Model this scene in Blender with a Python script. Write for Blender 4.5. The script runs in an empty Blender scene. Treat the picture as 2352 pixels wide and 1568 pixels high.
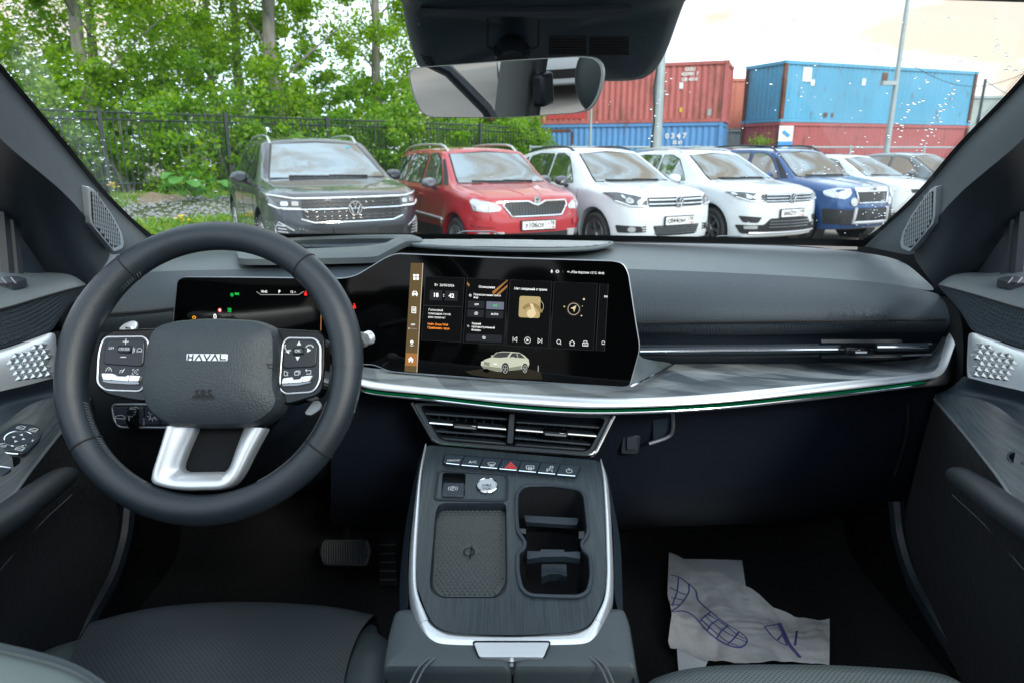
import bpy, bmesh, math, random
import numpy as np
from mathutils import Vector, Matrix
from mathutils.bvhtree import BVHTree
from mathutils.geometry import tessellate_polygon
random.seed(7); rng = np.random.default_rng(11)
scene = bpy.context.scene
col = scene.collection
R = math.radians

# ------------------------------------------------------------------ camera
CH = 1.58; PITCH = R(15.54); FPX = 1568.0
cam_d = bpy.data.cameras.new('camera'); cam = bpy.data.objects.new('camera', cam_d); col.objects.link(cam)
cam_d.sensor_width = 36; cam_d.lens = 24.0; cam_d.clip_start = 0.02; cam_d.clip_end = 2000
cam.location = (0, 0, CH); cam.rotation_euler = (R(90) - PITCH, 0, 0)
cam_d.dof.use_dof = True; cam_d.dof.focus_distance = 1.05; cam_d.dof.aperture_fstop = 9.0
scene.camera = cam

# ------------------------------------------------------------------ sky and sun
SUN_EL, SUN_AZ = 30.0, 152.0       # azimuth clockwise from +Y (straight ahead)
world = bpy.data.worlds.new('World'); scene.world = world; world.use_nodes = True
wt = world.node_tree; wn = wt.nodes; wl = wt.links; wn.clear()
w_out = wn.new('ShaderNodeOutputWorld'); w_bg = wn.new('ShaderNodeBackground')
w_sky = wn.new('ShaderNodeTexSky'); w_sky.sky_type = 'NISHITA'; w_sky.sun_disc = False
w_sky.sun_elevation = R(SUN_EL); w_sky.sun_rotation = R(SUN_AZ)
w_bg.inputs['Strength'].default_value = 0.12
w_tc = wn.new('ShaderNodeTexCoord'); w_map = wn.new('ShaderNodeMapping'); w_map.inputs['Scale'].default_value = (1.0, 1.0, 3.2)
w_no = wn.new('ShaderNodeTexNoise'); w_no.inputs['Scale'].default_value = 2.1; w_no.inputs['Detail'].default_value = 7; w_no.inputs['Roughness'].default_value = 0.55
w_rp = wn.new('ShaderNodeValToRGB')
w_rp.color_ramp.elements[0].position = 0.34; w_rp.color_ramp.elements[0].color = (0.72, 0.72, 0.72, 1)
w_rp.color_ramp.elements[1].position = 0.52; w_rp.color_ramp.elements[1].color = (0.97, 0.97, 0.97, 1)
w_cc = wn.new('ShaderNodeValToRGB')                       # cloud colour: white with warm evening folds
w_cc.color_ramp.elements[0].position = 0.40; w_cc.color_ramp.elements[0].color = (5.4, 4.5, 3.75, 1)
w_cc.color_ramp.elements[1].position = 0.55; w_cc.color_ramp.elements[1].color = (8.9, 10.9, 13.0, 1)
w_no2 = wn.new('ShaderNodeTexNoise'); w_no2.inputs['Scale'].default_value = 2.6; w_no2.inputs['Detail'].default_value = 6
w_mix = wn.new('ShaderNodeMix'); w_mix.data_type = 'RGBA'
wl.new(w_tc.outputs['Generated'], w_map.inputs['Vector']); wl.new(w_map.outputs['Vector'], w_no.inputs['Vector']); wl.new(w_map.outputs['Vector'], w_no2.inputs['Vector'])
wl.new(w_no.outputs['Fac'], w_rp.inputs['Fac']); wl.new(w_no2.outputs['Fac'], w_cc.inputs['Fac'])
wl.new(w_rp.outputs['Color'], w_mix.inputs['Factor']); wl.new(w_sky.outputs['Color'], w_mix.inputs['A']); wl.new(w_cc.outputs['Color'], w_mix.inputs['B'])
wl.new(w_mix.outputs['Result'], w_bg.inputs['Color']); wl.new(w_bg.outputs['Background'], w_out.inputs['Surface'])
sun_d = bpy.data.lights.new('sun', 'SUN'); sun = bpy.data.objects.new('sun', sun_d); col.objects.link(sun)
sun_d.energy = 1.5; sun_d.angle = R(14); sun_d.color = (1.0, 0.93, 0.82)
_a = R(SUN_AZ); _sd = Vector((math.sin(_a) * math.cos(R(SUN_EL)), math.cos(_a) * math.cos(R(SUN_EL)), math.sin(R(SUN_EL))))
sun.rotation_euler = (-_sd).to_track_quat('-Z', 'Y').to_euler(); sun.location = _sd * 60
scene.view_settings.view_transform = 'Standard'; scene.view_settings.look = 'None'
scene.view_settings.exposure = 0.92; scene.view_settings.gamma = 1.0; scene.view_settings.use_curve_mapping = False
scene.cycles.max_bounces = 10; scene.cycles.transparent_max_bounces = 24; scene.cycles.transmission_bounces = 6
scene.cycles.caustics_reflective = False; scene.cycles.caustics_refractive = False
scene.cycles.use_denoising = True; scene.cycles.sample_clamp_indirect = 6.0

# ------------------------------------------------------------------ helpers
def V(*a): return Vector(a)
def ray(px, py):
    u = (px - 1176.0) / FPX; v = (784.0 - py) / FPX
    c, s = math.cos(PITCH), math.sin(PITCH)
    return Vector((u, c + v * s, -s + v * c))
def at(px, py, Y):
    d = ray(px, py); return Vector((0, 0, CH)) + d * (Y / d.y)
def onplane(px, py, p0, n):
    d = ray(px, py); o = Vector((0, 0, CH)); return o + d * ((p0 - o).dot(n) / d.dot(n))
def onz(px, py, z):
    d = ray(px, py); return Vector((0, 0, CH)) + d * ((z - CH) / d.z)

class MB:
    def __init__(s): s.v = []; s.f = []; s.e = []
    def add(s, vs, fs):
        o = len(s.v); s.v += [tuple(p) for p in vs]; s.f += [tuple(i + o for i in f) for f in fs]; return s
    def box(s, c, d, M=None):
        x, y, z = d[0] / 2, d[1] / 2, d[2] / 2; c = Vector(c)
        vs = [Vector((a * x, b * y, g * z)) for a in (-1, 1) for b in (-1, 1) for g in (-1, 1)]
        vs = [(M @ p if M else p) + c for p in vs]
        return s.add(vs, [(0, 1, 3, 2), (4, 6, 7, 5), (0, 4, 5, 1), (2, 3, 7, 6), (0, 2, 6, 4), (1, 5, 7, 3)])
    def loft(s, rows, closed=False, caps=False):
        n = len(rows[0]); vs = [p for r in rows for p in r]; fs = []
        m = n if closed else n - 1
        for i in range(len(rows) - 1):
            for j in range(m):
                k = (j + 1) % n
                fs.append((i * n + j, i * n + k, (i + 1) * n + k, (i + 1) * n + j))
        if caps:
            fs.append(tuple(reversed(range(n)))); fs.append(tuple((len(rows) - 1) * n + j for j in range(n)))
        return s.add(vs, fs)
    def tube(s, pts, r, n=8, caps=True, flat=None, closed=False):
        pts = [Vector(p) for p in pts]; rows = []; N = len(pts)
        rr = r if isinstance(r, (list, tuple)) else [r] * N
        up = None
        for i, p in enumerate(pts):
            if closed: t = (pts[(i + 1) % N] - pts[i - 1]).normalized()
            else: t = (pts[min(i + 1, N - 1)] - pts[max(i - 1, 0)]).normalized()
            if up is None:
                up = Vector((0, 0, 1)) if abs(t.z) < .9 else Vector((1, 0, 0))
            a = t.cross(up).normalized(); up = a.cross(t).normalized()
            k = flat if flat else 1.0
            rows.append([p + (a * math.cos(2 * math.pi * j / n) + up * math.sin(2 * math.pi * j / n) * k) * rr[i] for j in range(n)])
        if closed: rows.append(rows[0]); caps = False
        return s.loft(rows, True, caps)
    def lathe(s, prof, n=24, M=None, caps=False):
        rows = []
        for j in range(n):
            a = 2 * math.pi * j / n
            rows.append([Vector((r * math.cos(a), h, r * math.sin(a))) for r, h in prof])
        if M: rows = [[M @ p for p in r] for r in rows]
        rows.append(rows[0])
        return s.loft(rows, False)
    def poly(s, pts): return s.add(pts, [tuple(range(len(pts)))])
    def prism(s, pts, ext):
        pts = [Vector(p) for p in pts]; ext = Vector(ext); n = len(pts)
        vs = pts + [p + ext for p in pts]
        fs = [tuple(range(n)), tuple(reversed(range(n, 2 * n)))] + [(j, n + j, n + (j + 1) % n, (j + 1) % n) for j in range(n)]
        return s.add(vs, fs)
    def build(s, name, mat, parent=None, smooth=True, sub=0, bevel=0, solid=0, ang=35, weld=False, wn=False):
        me = bpy.data.meshes.new(name); me.from_pydata(s.v, [], s.f); me.update()
        if weld:
            bm = bmesh.new(); bm.from_mesh(me); bmesh.ops.remove_doubles(bm, verts=bm.verts, dist=1e-5)
            bmesh.ops.recalc_face_normals(bm, faces=bm.faces); bm.to_mesh(me); bm.free()
        return link(name, me, mat, parent, smooth, sub, bevel, solid, ang)

def link(name, me, mat, parent=None, smooth=True, sub=0, bevel=0, solid=0, ang=35):
    o = bpy.data.objects.new(name, me); col.objects.link(o)
    if mat is not None and not me.materials: me.materials.append(mat)
    if smooth:
        me.polygons.foreach_set('use_smooth', [True] * len(me.polygons))
        if not sub:
            try: me.set_sharp_from_angle(angle=R(ang))
            except Exception: pass
    if solid:
        m = o.modifiers.new('s', 'SOLIDIFY'); m.thickness = solid; m.offset = -1
    if bevel:
        m = o.modifiers.new('b', 'BEVEL'); m.width = bevel; m.segments = 2; m.limit_method = 'ANGLE'; m.angle_limit = R(35)
    if sub:
        m = o.modifiers.new('u', 'SUBSURF'); m.levels = sub; m.render_levels = sub
    if parent is not None:
        o.parent = parent
        rt = parent
        while rt.parent: rt = rt.parent
        if not rt.get('_local'):
            o.matrix_parent_inverse = wmat(parent).inverted()
    return o
def wmat(o):
    m = o.matrix_basis.copy()
    return (wmat(o.parent) @ o.matrix_parent_inverse @ m) if o.parent else m
def tag(o, label=None, cat=None, group=None, kind=None):
    if label: o['label'] = label
    if cat: o['category'] = cat
    if group: o['group'] = group
    if kind: o['kind'] = kind
    return o
def thing(name, label, cat, loc=(0, 0, 0), rz=0, group=None, local=False):
    o = bpy.data.objects.new(name, None); col.objects.link(o); o.location = loc; o.rotation_euler = (0, 0, rz)
    o.empty_display_size = .1
    if local: o['_local'] = 1
    return tag(o, label, cat, group)
def crom(pts, n, closed=False):
    """resample a polyline of control points to n points along a Catmull-Rom curve"""
    P = [Vector(p) for p in pts]; m = len(P)
    if m == 2: return [P[0].lerp(P[1], i / (n - 1)) for i in range(n)]
    seg = m if closed else m - 1
    fine = []
    for i in range(seg):
        if closed: a, b, c, d = P[i - 1], P[i], P[(i + 1) % m], P[(i + 2) % m]
        else: a, b, c, d = P[max(i - 1, 0)], P[i], P[i + 1], P[min(i + 2, m - 1)]
        if not closed and i == 0: a = b * 2 - c
        if not closed and i == seg - 1: d = c * 2 - b
        for k in range(16):
            t = k / 16.0
            fine.append(0.5 * ((2 * b) + (c - a) * t + (2 * a - 5 * b + 4 * c - d) * t * t + (3 * b - a - 3 * c + d) * t ** 3))
    fine.append(P[0] if closed else P[-1])
    L = [0.0]
    for i in range(1, len(fine)): L.append(L[-1] + (fine[i] - fine[i - 1]).length)
    out = []; j = 0; N = n if not closed else n + 1
    for i in range(N):
        s = L[-1] * i / (N - 1)
        while j < len(L) - 2 and L[j + 1] < s: j += 1
        d = L[j + 1] - L[j]; out.append(fine[j].lerp(fine[j + 1], (s - L[j]) / d if d > 1e-9 else 0))
    return out[:n]
def rrect(w, h, r, n=5, cx=0, cy=0):
    pts = []
    for sx, sy, a0 in ((1, 1, 0), (-1, 1, 90), (-1, -1, 180), (1, -1, 270)):
        for k in range(n):
            a = R(a0 + 90 * k / (n - 1)); pts.append((cx + sx * (w / 2 - r) + r * math.cos(a), cy + sy * (h / 2 - r) + r * math.sin(a)))
    return pts
def rpoly(pts, r, n=4):
    """round the corners of a 2-D polygon"""
    out = []; m = len(pts)
    for i in range(m):
        p = Vector(pts[i]); a = Vector(pts[i - 1]) - p; b = Vector(pts[(i + 1) % m]) - p
        rr = min(r, a.length * .45, b.length * .45); A = p + a.normalized() * rr; B = p + b.normalized() * rr
        for k in range(n):
            t = k / (n - 1); q = A.lerp(p, t).lerp(p.lerp(B, t), t); out.append(tuple(q))
    return out

# ------------------------------------------------------------------ materials
def mat(name, color, rough=0.5, metal=0.0, spec=0.5, bump=0.0, bscale=400.0, var=0.0, vscale=3.0, coat=0.0, emit=None, estr=0.0, sheen=0.0, kind='noise', coords='Object', trans=0.0, aniso=None):
    m = bpy.data.materials.new(name); m.use_nodes = True; nt = m.node_tree; b = nt.nodes['Principled BSDF']
    b.inputs['Base Color'].default_value = (*color, 1); b.inputs['Roughness'].default_value = rough
    b.inputs['Metallic'].default_value = metal; b.inputs['Specular IOR Level'].default_value = spec
    b.inputs['Coat Weight'].default_value = coat; b.inputs['Coat Roughness'].default_value = 0.04
    if sheen: b.inputs['Sheen Weight'].default_value = sheen
    if emit: b.inputs['Emission Color'].default_value = (*emit, 1); b.inputs['Emission Strength'].default_value = estr
    if bump or var:
        tc = nt.nodes.new('ShaderNodeTexCoord'); mp = nt.nodes.new('ShaderNodeMapping')
        nt.links.new(tc.outputs[coords], mp.inputs['Vector'])
        if aniso: mp.inputs['Scale'].default_value = aniso
    if bump:
        if kind == 'noise':
            t = nt.nodes.new('ShaderNodeTexNoise'); t.inputs['Scale'].default_value = bscale; t.inputs['Detail'].default_value = 3; o = t.outputs['Fac']
        elif kind == 'voronoi':
            t = nt.nodes.new('ShaderNodeTexVoronoi'); t.inputs['Scale'].default_value = bscale; o = t.outputs['Distance']
        elif kind == 'weave':
            t1 = nt.nodes.new('ShaderNodeTexWave'); t1.bands_direction = 'X'; t1.inputs['Scale'].default_value = bscale
            t2 = nt.nodes.new('ShaderNodeTexWave'); t2.bands_direction = 'DIAGONAL'; t2.inputs['Scale'].default_value = bscale * 1.1
            for q in (t1, t2): nt.links.new(mp.outputs['Vector'], q.inputs['Vector'])
            ad = nt.nodes.new('ShaderNodeMath'); ad.operation = 'MULTIPLY'; nt.links.new(t1.outputs['Fac'], ad.inputs[0]); nt.links.new(t2.outputs['Fac'], ad.inputs[1]); o = ad.outputs[0]; t = None
        if t is not None: nt.links.new(mp.outputs['Vector'], t.inputs['Vector'])
        bp = nt.nodes.new('ShaderNodeBump'); bp.inputs['Strength'].default_value = min(bump, 1.0); bp.inputs['Distance'].default_value = 0.0015 if coords != 'Generated' else 0.02
        nt.links.new(o, bp.inputs['Height']); nt.links.new(bp.outputs['Normal'], b.inputs['Normal'])
    if var:
        t = nt.nodes.new('ShaderNodeTexNoise'); t.inputs['Scale'].default_value = vscale; t.inputs['Detail'].default_value = 6; t.inputs['Roughness'].default_value = .65
        nt.links.new(mp.outputs['Vector'], t.inputs['Vector'])
        rp = nt.nodes.new('ShaderNodeMapRange'); rp.inputs['From Min'].default_value = .3; rp.inputs['From Max'].default_value = .7
        rp.inputs['To Min'].default_value = 1 - var; rp.inputs['To Max'].default_value = 1 + var
        nt.links.new(t.outputs['Fac'], rp.inputs['Value'])
        mx = nt.nodes.new('ShaderNodeVectorMath'); mx.operation = 'SCALE'; mx.inputs[0].default_value = color
        nt.links.new(rp.outputs['Result'], mx.inputs['Scale']); nt.links.new(mx.outputs['Vector'], b.inputs['Base Color'])
    return m
def emat(name, color, s=1.0):
    m = bpy.data.materials.new(name); m.use_nodes = True; nt = m.node_tree; nt.nodes.clear()
    o = nt.nodes.new('ShaderNodeOutputMaterial'); e = nt.nodes.new('ShaderNodeEmission'); e.inputs['Color'].default_value = (*color, 1); e.inputs['Strength'].default_value = s
    nt.links.new(e.outputs[0], o.inputs['Surface']); return m
FONT = None
def text_mesh(s, size, align='CENTER', extrude=0.0, bold=0.0, spacing=1.0, shear=0.0):
    c = bpy.data.curves.new('t', 'FONT'); c.body = s; c.size = size; c.align_x = align; c.align_y = 'CENTER'; c.extrude = extrude
    c.offset = bold; c.resolution_u = 2; c.space_character = spacing; c.shear = shear
    o = bpy.data.objects.new('t', c); me = bpy.data.meshes.new_from_object(o); bpy.data.objects.remove(o); bpy.data.curves.remove(c)
    me.materials.clear()
    return me
def text(name, s, size, M, mt, parent, align='CENTER', extrude=0.0, bold=0.0, spacing=1.0, shear=0.0):
    me = text_mesh(s, size, align, extrude, bold, spacing, shear); me.transform(M)
    return link(name, me, mt, parent, smooth=False)
# ================================================================== OUTSIDE: materials
def asphalt_mat():
    m = bpy.data.materials.new('asphalt'); m.use_nodes = True; nt = m.node_tree; b = nt.nodes['Principled BSDF']; b.inputs['Roughness'].default_value = .9
    tc = nt.nodes.new('ShaderNodeTexCoord')
    n1 = nt.nodes.new('ShaderNodeTexNoise'); n1.inputs['Scale'].default_value = .35; n1.inputs['Detail'].default_value = 8
    n2 = nt.nodes.new('ShaderNodeTexNoise'); n2.inputs['Scale'].default_value = 60; n2.inputs['Detail'].default_value = 3
    r1 = nt.nodes.new('ShaderNodeValToRGB'); r1.color_ramp.elements[0].position = .35; r1.color_ramp.elements[1].position = .68
    r1.color_ramp.elements[0].color = (.15, .135, .12, 1); r1.color_ramp.elements[1].color = (.26, .235, .205, 1)
    mx = nt.nodes.new('ShaderNodeMix'); mx.data_type = 'RGBA'; mx.blend_type = 'OVERLAY'; mx.inputs['Factor'].default_value = .5
    bp = nt.nodes.new('ShaderNodeBump'); bp.inputs['Strength'].default_value = .4; bp.inputs['Distance'].default_value = .01
    for n in (n1, n2): nt.links.new(tc.outputs['Object'], n.inputs['Vector'])
    nt.links.new(n1.outputs['Fac'], r1.inputs['Fac']); nt.links.new(r1.outputs['Color'], mx.inputs['A']); nt.links.new(n2.outputs['Color'], mx.inputs['B'])
    nt.links.new(mx.outputs['Result'], b.inputs['Base Color']); nt.links.new(n2.outputs['Fac'], bp.inputs['Height']); nt.links.new(bp.outputs['Normal'], b.inputs['Normal'])
    return m
def leaf_mat(name, c0, c1, c2, tr=.62):
    m = bpy.data.materials.new(name); m.use_nodes = True; nt = m.node_tree; nt.nodes.clear()
    out = nt.nodes.new('ShaderNodeOutputMaterial'); g = nt.nodes.new('ShaderNodeNewGeometry'); rp = nt.nodes.new('ShaderNodeValToRGB')
    rp.color_ramp.elements[0].color = (*c0, 1); rp.color_ramp.elements[1].color = (*c2, 1); e = rp.color_ramp.elements.new(.55); e.color = (*c1, 1)
    nt.links.new(g.outputs['Random Per Island'], rp.inputs['Fac'])
    d = nt.nodes.new('ShaderNodeBsdfDiffuse'); t = nt.nodes.new('ShaderNodeBsdfTranslucent'); mx = nt.nodes.new('ShaderNodeMixShader'); mx.inputs[0].default_value = tr
    gl = nt.nodes.new('ShaderNodeBsdfGlossy'); gl.inputs['Roughness'].default_value = .45; m2 = nt.nodes.new('ShaderNodeMixShader'); m2.inputs[0].default_value = .05
    hs = nt.nodes.new('ShaderNodeHueSaturation'); hs.inputs['Hue'].default_value = .485; hs.inputs['Saturation'].default_value = 1.15; hs.inputs['Value'].default_value = 2.0
    nt.links.new(rp.outputs['Color'], d.inputs['Color']); nt.links.new(rp.outputs['Color'], hs.inputs['Color']); nt.links.new(hs.outputs['Color'], t.inputs['Color'])
    nt.links.new(d.outputs[0], mx.inputs[1]); nt.links.new(t.outputs[0], mx.inputs[2]); nt.links.new(mx.outputs[0], m2.inputs[1]); nt.links.new(gl.outputs[0], m2.inputs[2])
    nt.links.new(m2.outputs[0], out.inputs['Surface']); return m
M_asph = asphalt_mat()
M_leaf = leaf_mat('maple_leaf', (.095, .20, .010), (.16, .32, .012), (.28, .42, .016))
M_leafd = leaf_mat('shrub_leaf', (.075, .19, .012), (.13, .30, .014), (.28, .42, .02))
M_bur = leaf_mat('burdock_leaf', (.07, .2, .05), (.10, .27, .06), (.14, .33, .07), .3)
M_grass = leaf_mat('grass_blade', (.08, .20, .015), (.14, .30, .02), (.24, .34, .04), .4)
M_flower = mat('dandelion', (.75, .5, .02), .8)
M_bark = mat('bark', (.21, .195, .18), .95, bump=1, bscale=30, var=.45, vscale=5, aniso=(1, 1, .2))
M_sand = mat('sand', (.22, .165, .11), .95, bump=1, bscale=12, var=.25, vscale=1.5)
M_stone = mat('gravel_stone', (.22, .23, .235), .9, var=.35, vscale=6)
M_soil = mat('soil', (.07, .085, .03), .95, var=.4, vscale=1.2)
M_fence = mat('fence_metal', (.022, .032, .034), .5)
M_pole = mat('galvanised', (.30, .36, .37), .5, metal=.3, var=.12, vscale=2)
M_blackpl = mat('black_plastic', (.012, .013, .015), .45)
M_tyre = mat('tyre', (.022, .022, .024), .8)
M_alloy = mat('alloy', (.62, .64, .66), .28, metal=.9)
M_chrome = mat('chrome', (.85, .87, .9), .08, metal=1)
M_plate = mat('plate_white', (.72, .73, .73), .4)
M_platet = mat('plate_ink', (.02, .02, .025), .5)
M_lamp = mat('lamp_clear', (.52, .55, .57), .06, metal=.55, coat=1)
M_lampd = mat('lamp_dark', (.05, .055, .06), .06, coat=1)
M_led = mat('lamp_led', (.85, .88, .9), .15, metal=.4)
M_silverpl = mat('silver_plastic', (.55, .57, .6), .35, metal=.5)
M_red = mat('red_mark', (.6, .05, .05), .5)
def glass_mat(name, tint):
    m = bpy.data.materials.new(name); m.use_nodes = True; b = m.node_tree.nodes['Principled BSDF']
    b.inputs['Base Color'].default_value = (*tint, 1); b.inputs['Roughness'].default_value = .03; b.inputs['Specular IOR Level'].default_value = 1.0
    b.inputs['IOR'].default_value = 2.3; return m
M_cglass = glass_mat('car_glass', (.022, .045, .047)); M_cglass2 = glass_mat('car_side_glass', (.012, .022, .02))
def paint(name, c, metal=.0, rough=.35, coat=1.0): return mat(name, c, rough, metal=metal, coat=coat)
P_dark = paint('paint_graphite', (.034, .044, .058), .35, .3)
P_red = paint('paint_red', (.37, .013, .020), .15, .35)
P_white = paint('paint_white', (.60, .65, .69), 0, .3)
P_white2 = paint('paint_white_two', (.60, .65, .68), 0, .3)
P_blue = paint('paint_blue', (.005, .055, .19), .35, .3)
P_grey = paint('paint_grey', (.10, .12, .13), .4, .3)
P_silver = paint('paint_silver', (.55, .58, .60), .4, .3)

# ================================================================== ground
def bank_h(x, y):
    # strip beyond the parked cars rises gently towards the fence
    fx = (x + 11.5) * -.687 + (y - 20) * .7265     # signed distance from the fence line (positive behind)
    t = min(max((fx + 4.5) / 4.5, 0), 1)
    lim = min(max((6 - x) / 8.0, 0), 1)
    return .32 * t * t * (3 - 2 * t) * lim
def ground_sheet():
    xs = [-400, -120, -50] + [-30 + i * 1.0 for i in range(46)] + [20, 30, 50, 120, 400]
    ys = [-400, -100, -40, -15, -6] + [0 + i * 1.0 for i in range(50)] + [60, 90, 150, 400]
    b = MB(); rows = [[Vector((x, y, 0.0)) for x in xs] for y in ys]
    b.loft(rows); return tag(b.build('ground', M_asph), kind='structure')
ground_sheet()
def verge():
    # soil and grass verge left of and behind the cars, following the bank
    b = MB(); nx, ny = 50, 44; rows = []
    for j in range(ny):
        row = []
        for i in range(nx):
            x = -30 + 34 * i / (nx - 1); y = 11.4 + 28 * j / (ny - 1) + (x + 5) * .18
            e = min(i, nx - 1 - i, j) * .5
            z = .012 + bank_h(x, y) + .03 * math.sin(x * 2.1 + y) * min(e, 1)
            row.append(Vector((x, y, z)))
        rows.append(row)
    b.loft(rows); return tag(b.build('verge', M_soil), kind='structure')
verge()

# ---- scattering of leaf faces
def leaf_cloud(name, centers, sizes, m, parent=None, up=.35, kind=None, asp=.75):
    n = len(centers); c = np.asarray(centers); s = np.asarray(sizes).reshape(n, 1)
    nrm = rng.normal(size=(n, 3)); nrm[:, 2] = np.abs(nrm[:, 2]) + up; nrm /= np.linalg.norm(nrm, axis=1, keepdims=True)
    t = np.cross(nrm, rng.normal(size=(n, 3))); t /= np.linalg.norm(t, axis=1, keepdims=True); b = np.cross(nrm, t)
    bend = nrm * s * .12
    P = [c - t * s * .5, c - t * s * .1 + b * s * .5 * asp - bend, c + t * s * .28 + b * s * .34 * asp - bend, c + t * s * .55,
         c + t * s * .28 - b * s * .34 * asp - bend, c - t * s * .1 - b * s * .5 * asp - bend]
    v = np.stack(P, 1).reshape(-1, 3)
    idx = np.arange(n)[:, None] * 6
    q1 = idx + np.array([[0, 1, 2, 3]]); q2 = idx + np.array([[0, 3, 4, 5]])
    f = np.concatenate([q1, q2], 1).reshape(-1)
    me = bpy.data.meshes.new(name); me.vertices.add(len(v)); me.vertices.foreach_set('co', v.astype(np.float32).ravel())
    me.loops.add(len(f)); me.loops.foreach_set('vertex_index', f.astype(np.int32)); k = len(f) // 4
    me.polygons.add(k); me.polygons.foreach_set('loop_start', np.arange(k, dtype=np.int32) * 4); me.polygons.foreach_set('loop_total', np.full(k, 4, np.int32))
    me.update(calc_edges=True); me.validate()
    return tag(link(name, me, m, parent, smooth=False), kind=kind)
def clumpy(n, box0, box1, nclump, rad, keep=None):
    lo = np.array(box0); hi = np.array(box1)
    cc = lo + rng.random((nclump, 3)) * (hi - lo)
    if keep is not None: cc = np.array([p for p in cc if keep(p)])
    k = rng.integers(0, len(cc), n); rr = rad * (.5 + rng.random(len(cc)))
    d = rng.normal(size=(n, 3)); d /= np.linalg.norm(d, axis=1, keepdims=True); d *= (rng.random((n, 1)) ** .45)
    return cc[k] + d * rr[k][:, None] * np.array([1, 1, .8])
def tree(loc, h, tr, cx, cz0, label, nleaf, ncl, lean=(0, 0), leaf=.135, seedrad=.75, branches=7, sq=1.0):
    x, y, z = loc
    t = thing('tree', label, 'tree', loc, group=None)
    b = MB(); pts = []; rr = []
    for i in range(9):
        k = i / 8; pts.append(Vector((x + lean[0] * k + .08 * math.sin(i * 1.7), y + lean[1] * k, z - .2 + (h * .95 + .2) * k))); rr.append(tr * (1 - .72 * k) * (1.25 if i == 0 else 1))
    b.tube(pts, rr, 12)
    for i in range(branches):
        k = .28 + .6 * i / branches; p = pts[0].lerp(pts[-1], k); a = i * 2.4; L = cx * (.9 - .4 * k)
        q = [p, p + Vector((math.cos(a) * L * .4, math.sin(a) * L * .4, .35 * L)), p + Vector((math.cos(a) * L, math.sin(a) * L, .8 * L))]
        b.tube(crom(q, 7), [tr * .2 * (1 - .8 * j / 6) for j in range(7)], 6)
    b.build('trunk', M_bark, t)
    H = h - cz0
    keep = lambda p: ((p[0] - x) / cx) ** 2 + ((p[1] - y) / (cx * sq)) ** 2 + ((p[2] - (cz0 + H * .5)) / (H * .55)) ** 2 < 1
    c = clumpy(nleaf, (x - cx, y - cx * sq, cz0), (x + cx, y + cx * sq, cz0 + H), ncl, seedrad, keep)
    leaf_cloud('crown', c, leaf * (.6 + .8 * rng.random(len(c))), M_leaf, t)
    return t
def fence_pt(s, off=0.0):
    # s metres along the fence from its first visible post; off metres behind it
    ux, uy = .7265, .687
    return (-11.5 + ux * s - uy * off, 20 + uy * s + ux * off)

def shrub(s, off, w, h, n, label, name='shrub', base=None, m=None, leaf=.13, ncl=26, xy=None):
    x, y = xy if xy else fence_pt(s, off); z = bank_h(x, y) if base is None else base
    t = thing(name, label, 'shrub', (x, y, z), group=None); b = MB()
    for i in range(6):
        a = i * 1.05; q = [Vector((x + .1 * math.cos(a), y + .1 * math.sin(a), z - .1)), Vector((x + w * .25 * math.cos(a), y + w * .25 * math.sin(a), z + h * .5)), Vector((x + w * .4 * math.cos(a), y + w * .4 * math.sin(a), z + h * .9))]
        b.tube(crom(q, 6), [.03 * (1 - .7 * j / 5) for j in range(6)], 5)
    b.build('stem', M_bark, t)
    c = clumpy(n, (x - w, y - w * .55, z + .1), (x + w, y + w * .55, z + h), ncl, .42)
    leaf_cloud('foliage', c, leaf * (.6 + .8 * rng.random(len(c))), m or M_leafd, t)
    return t
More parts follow.
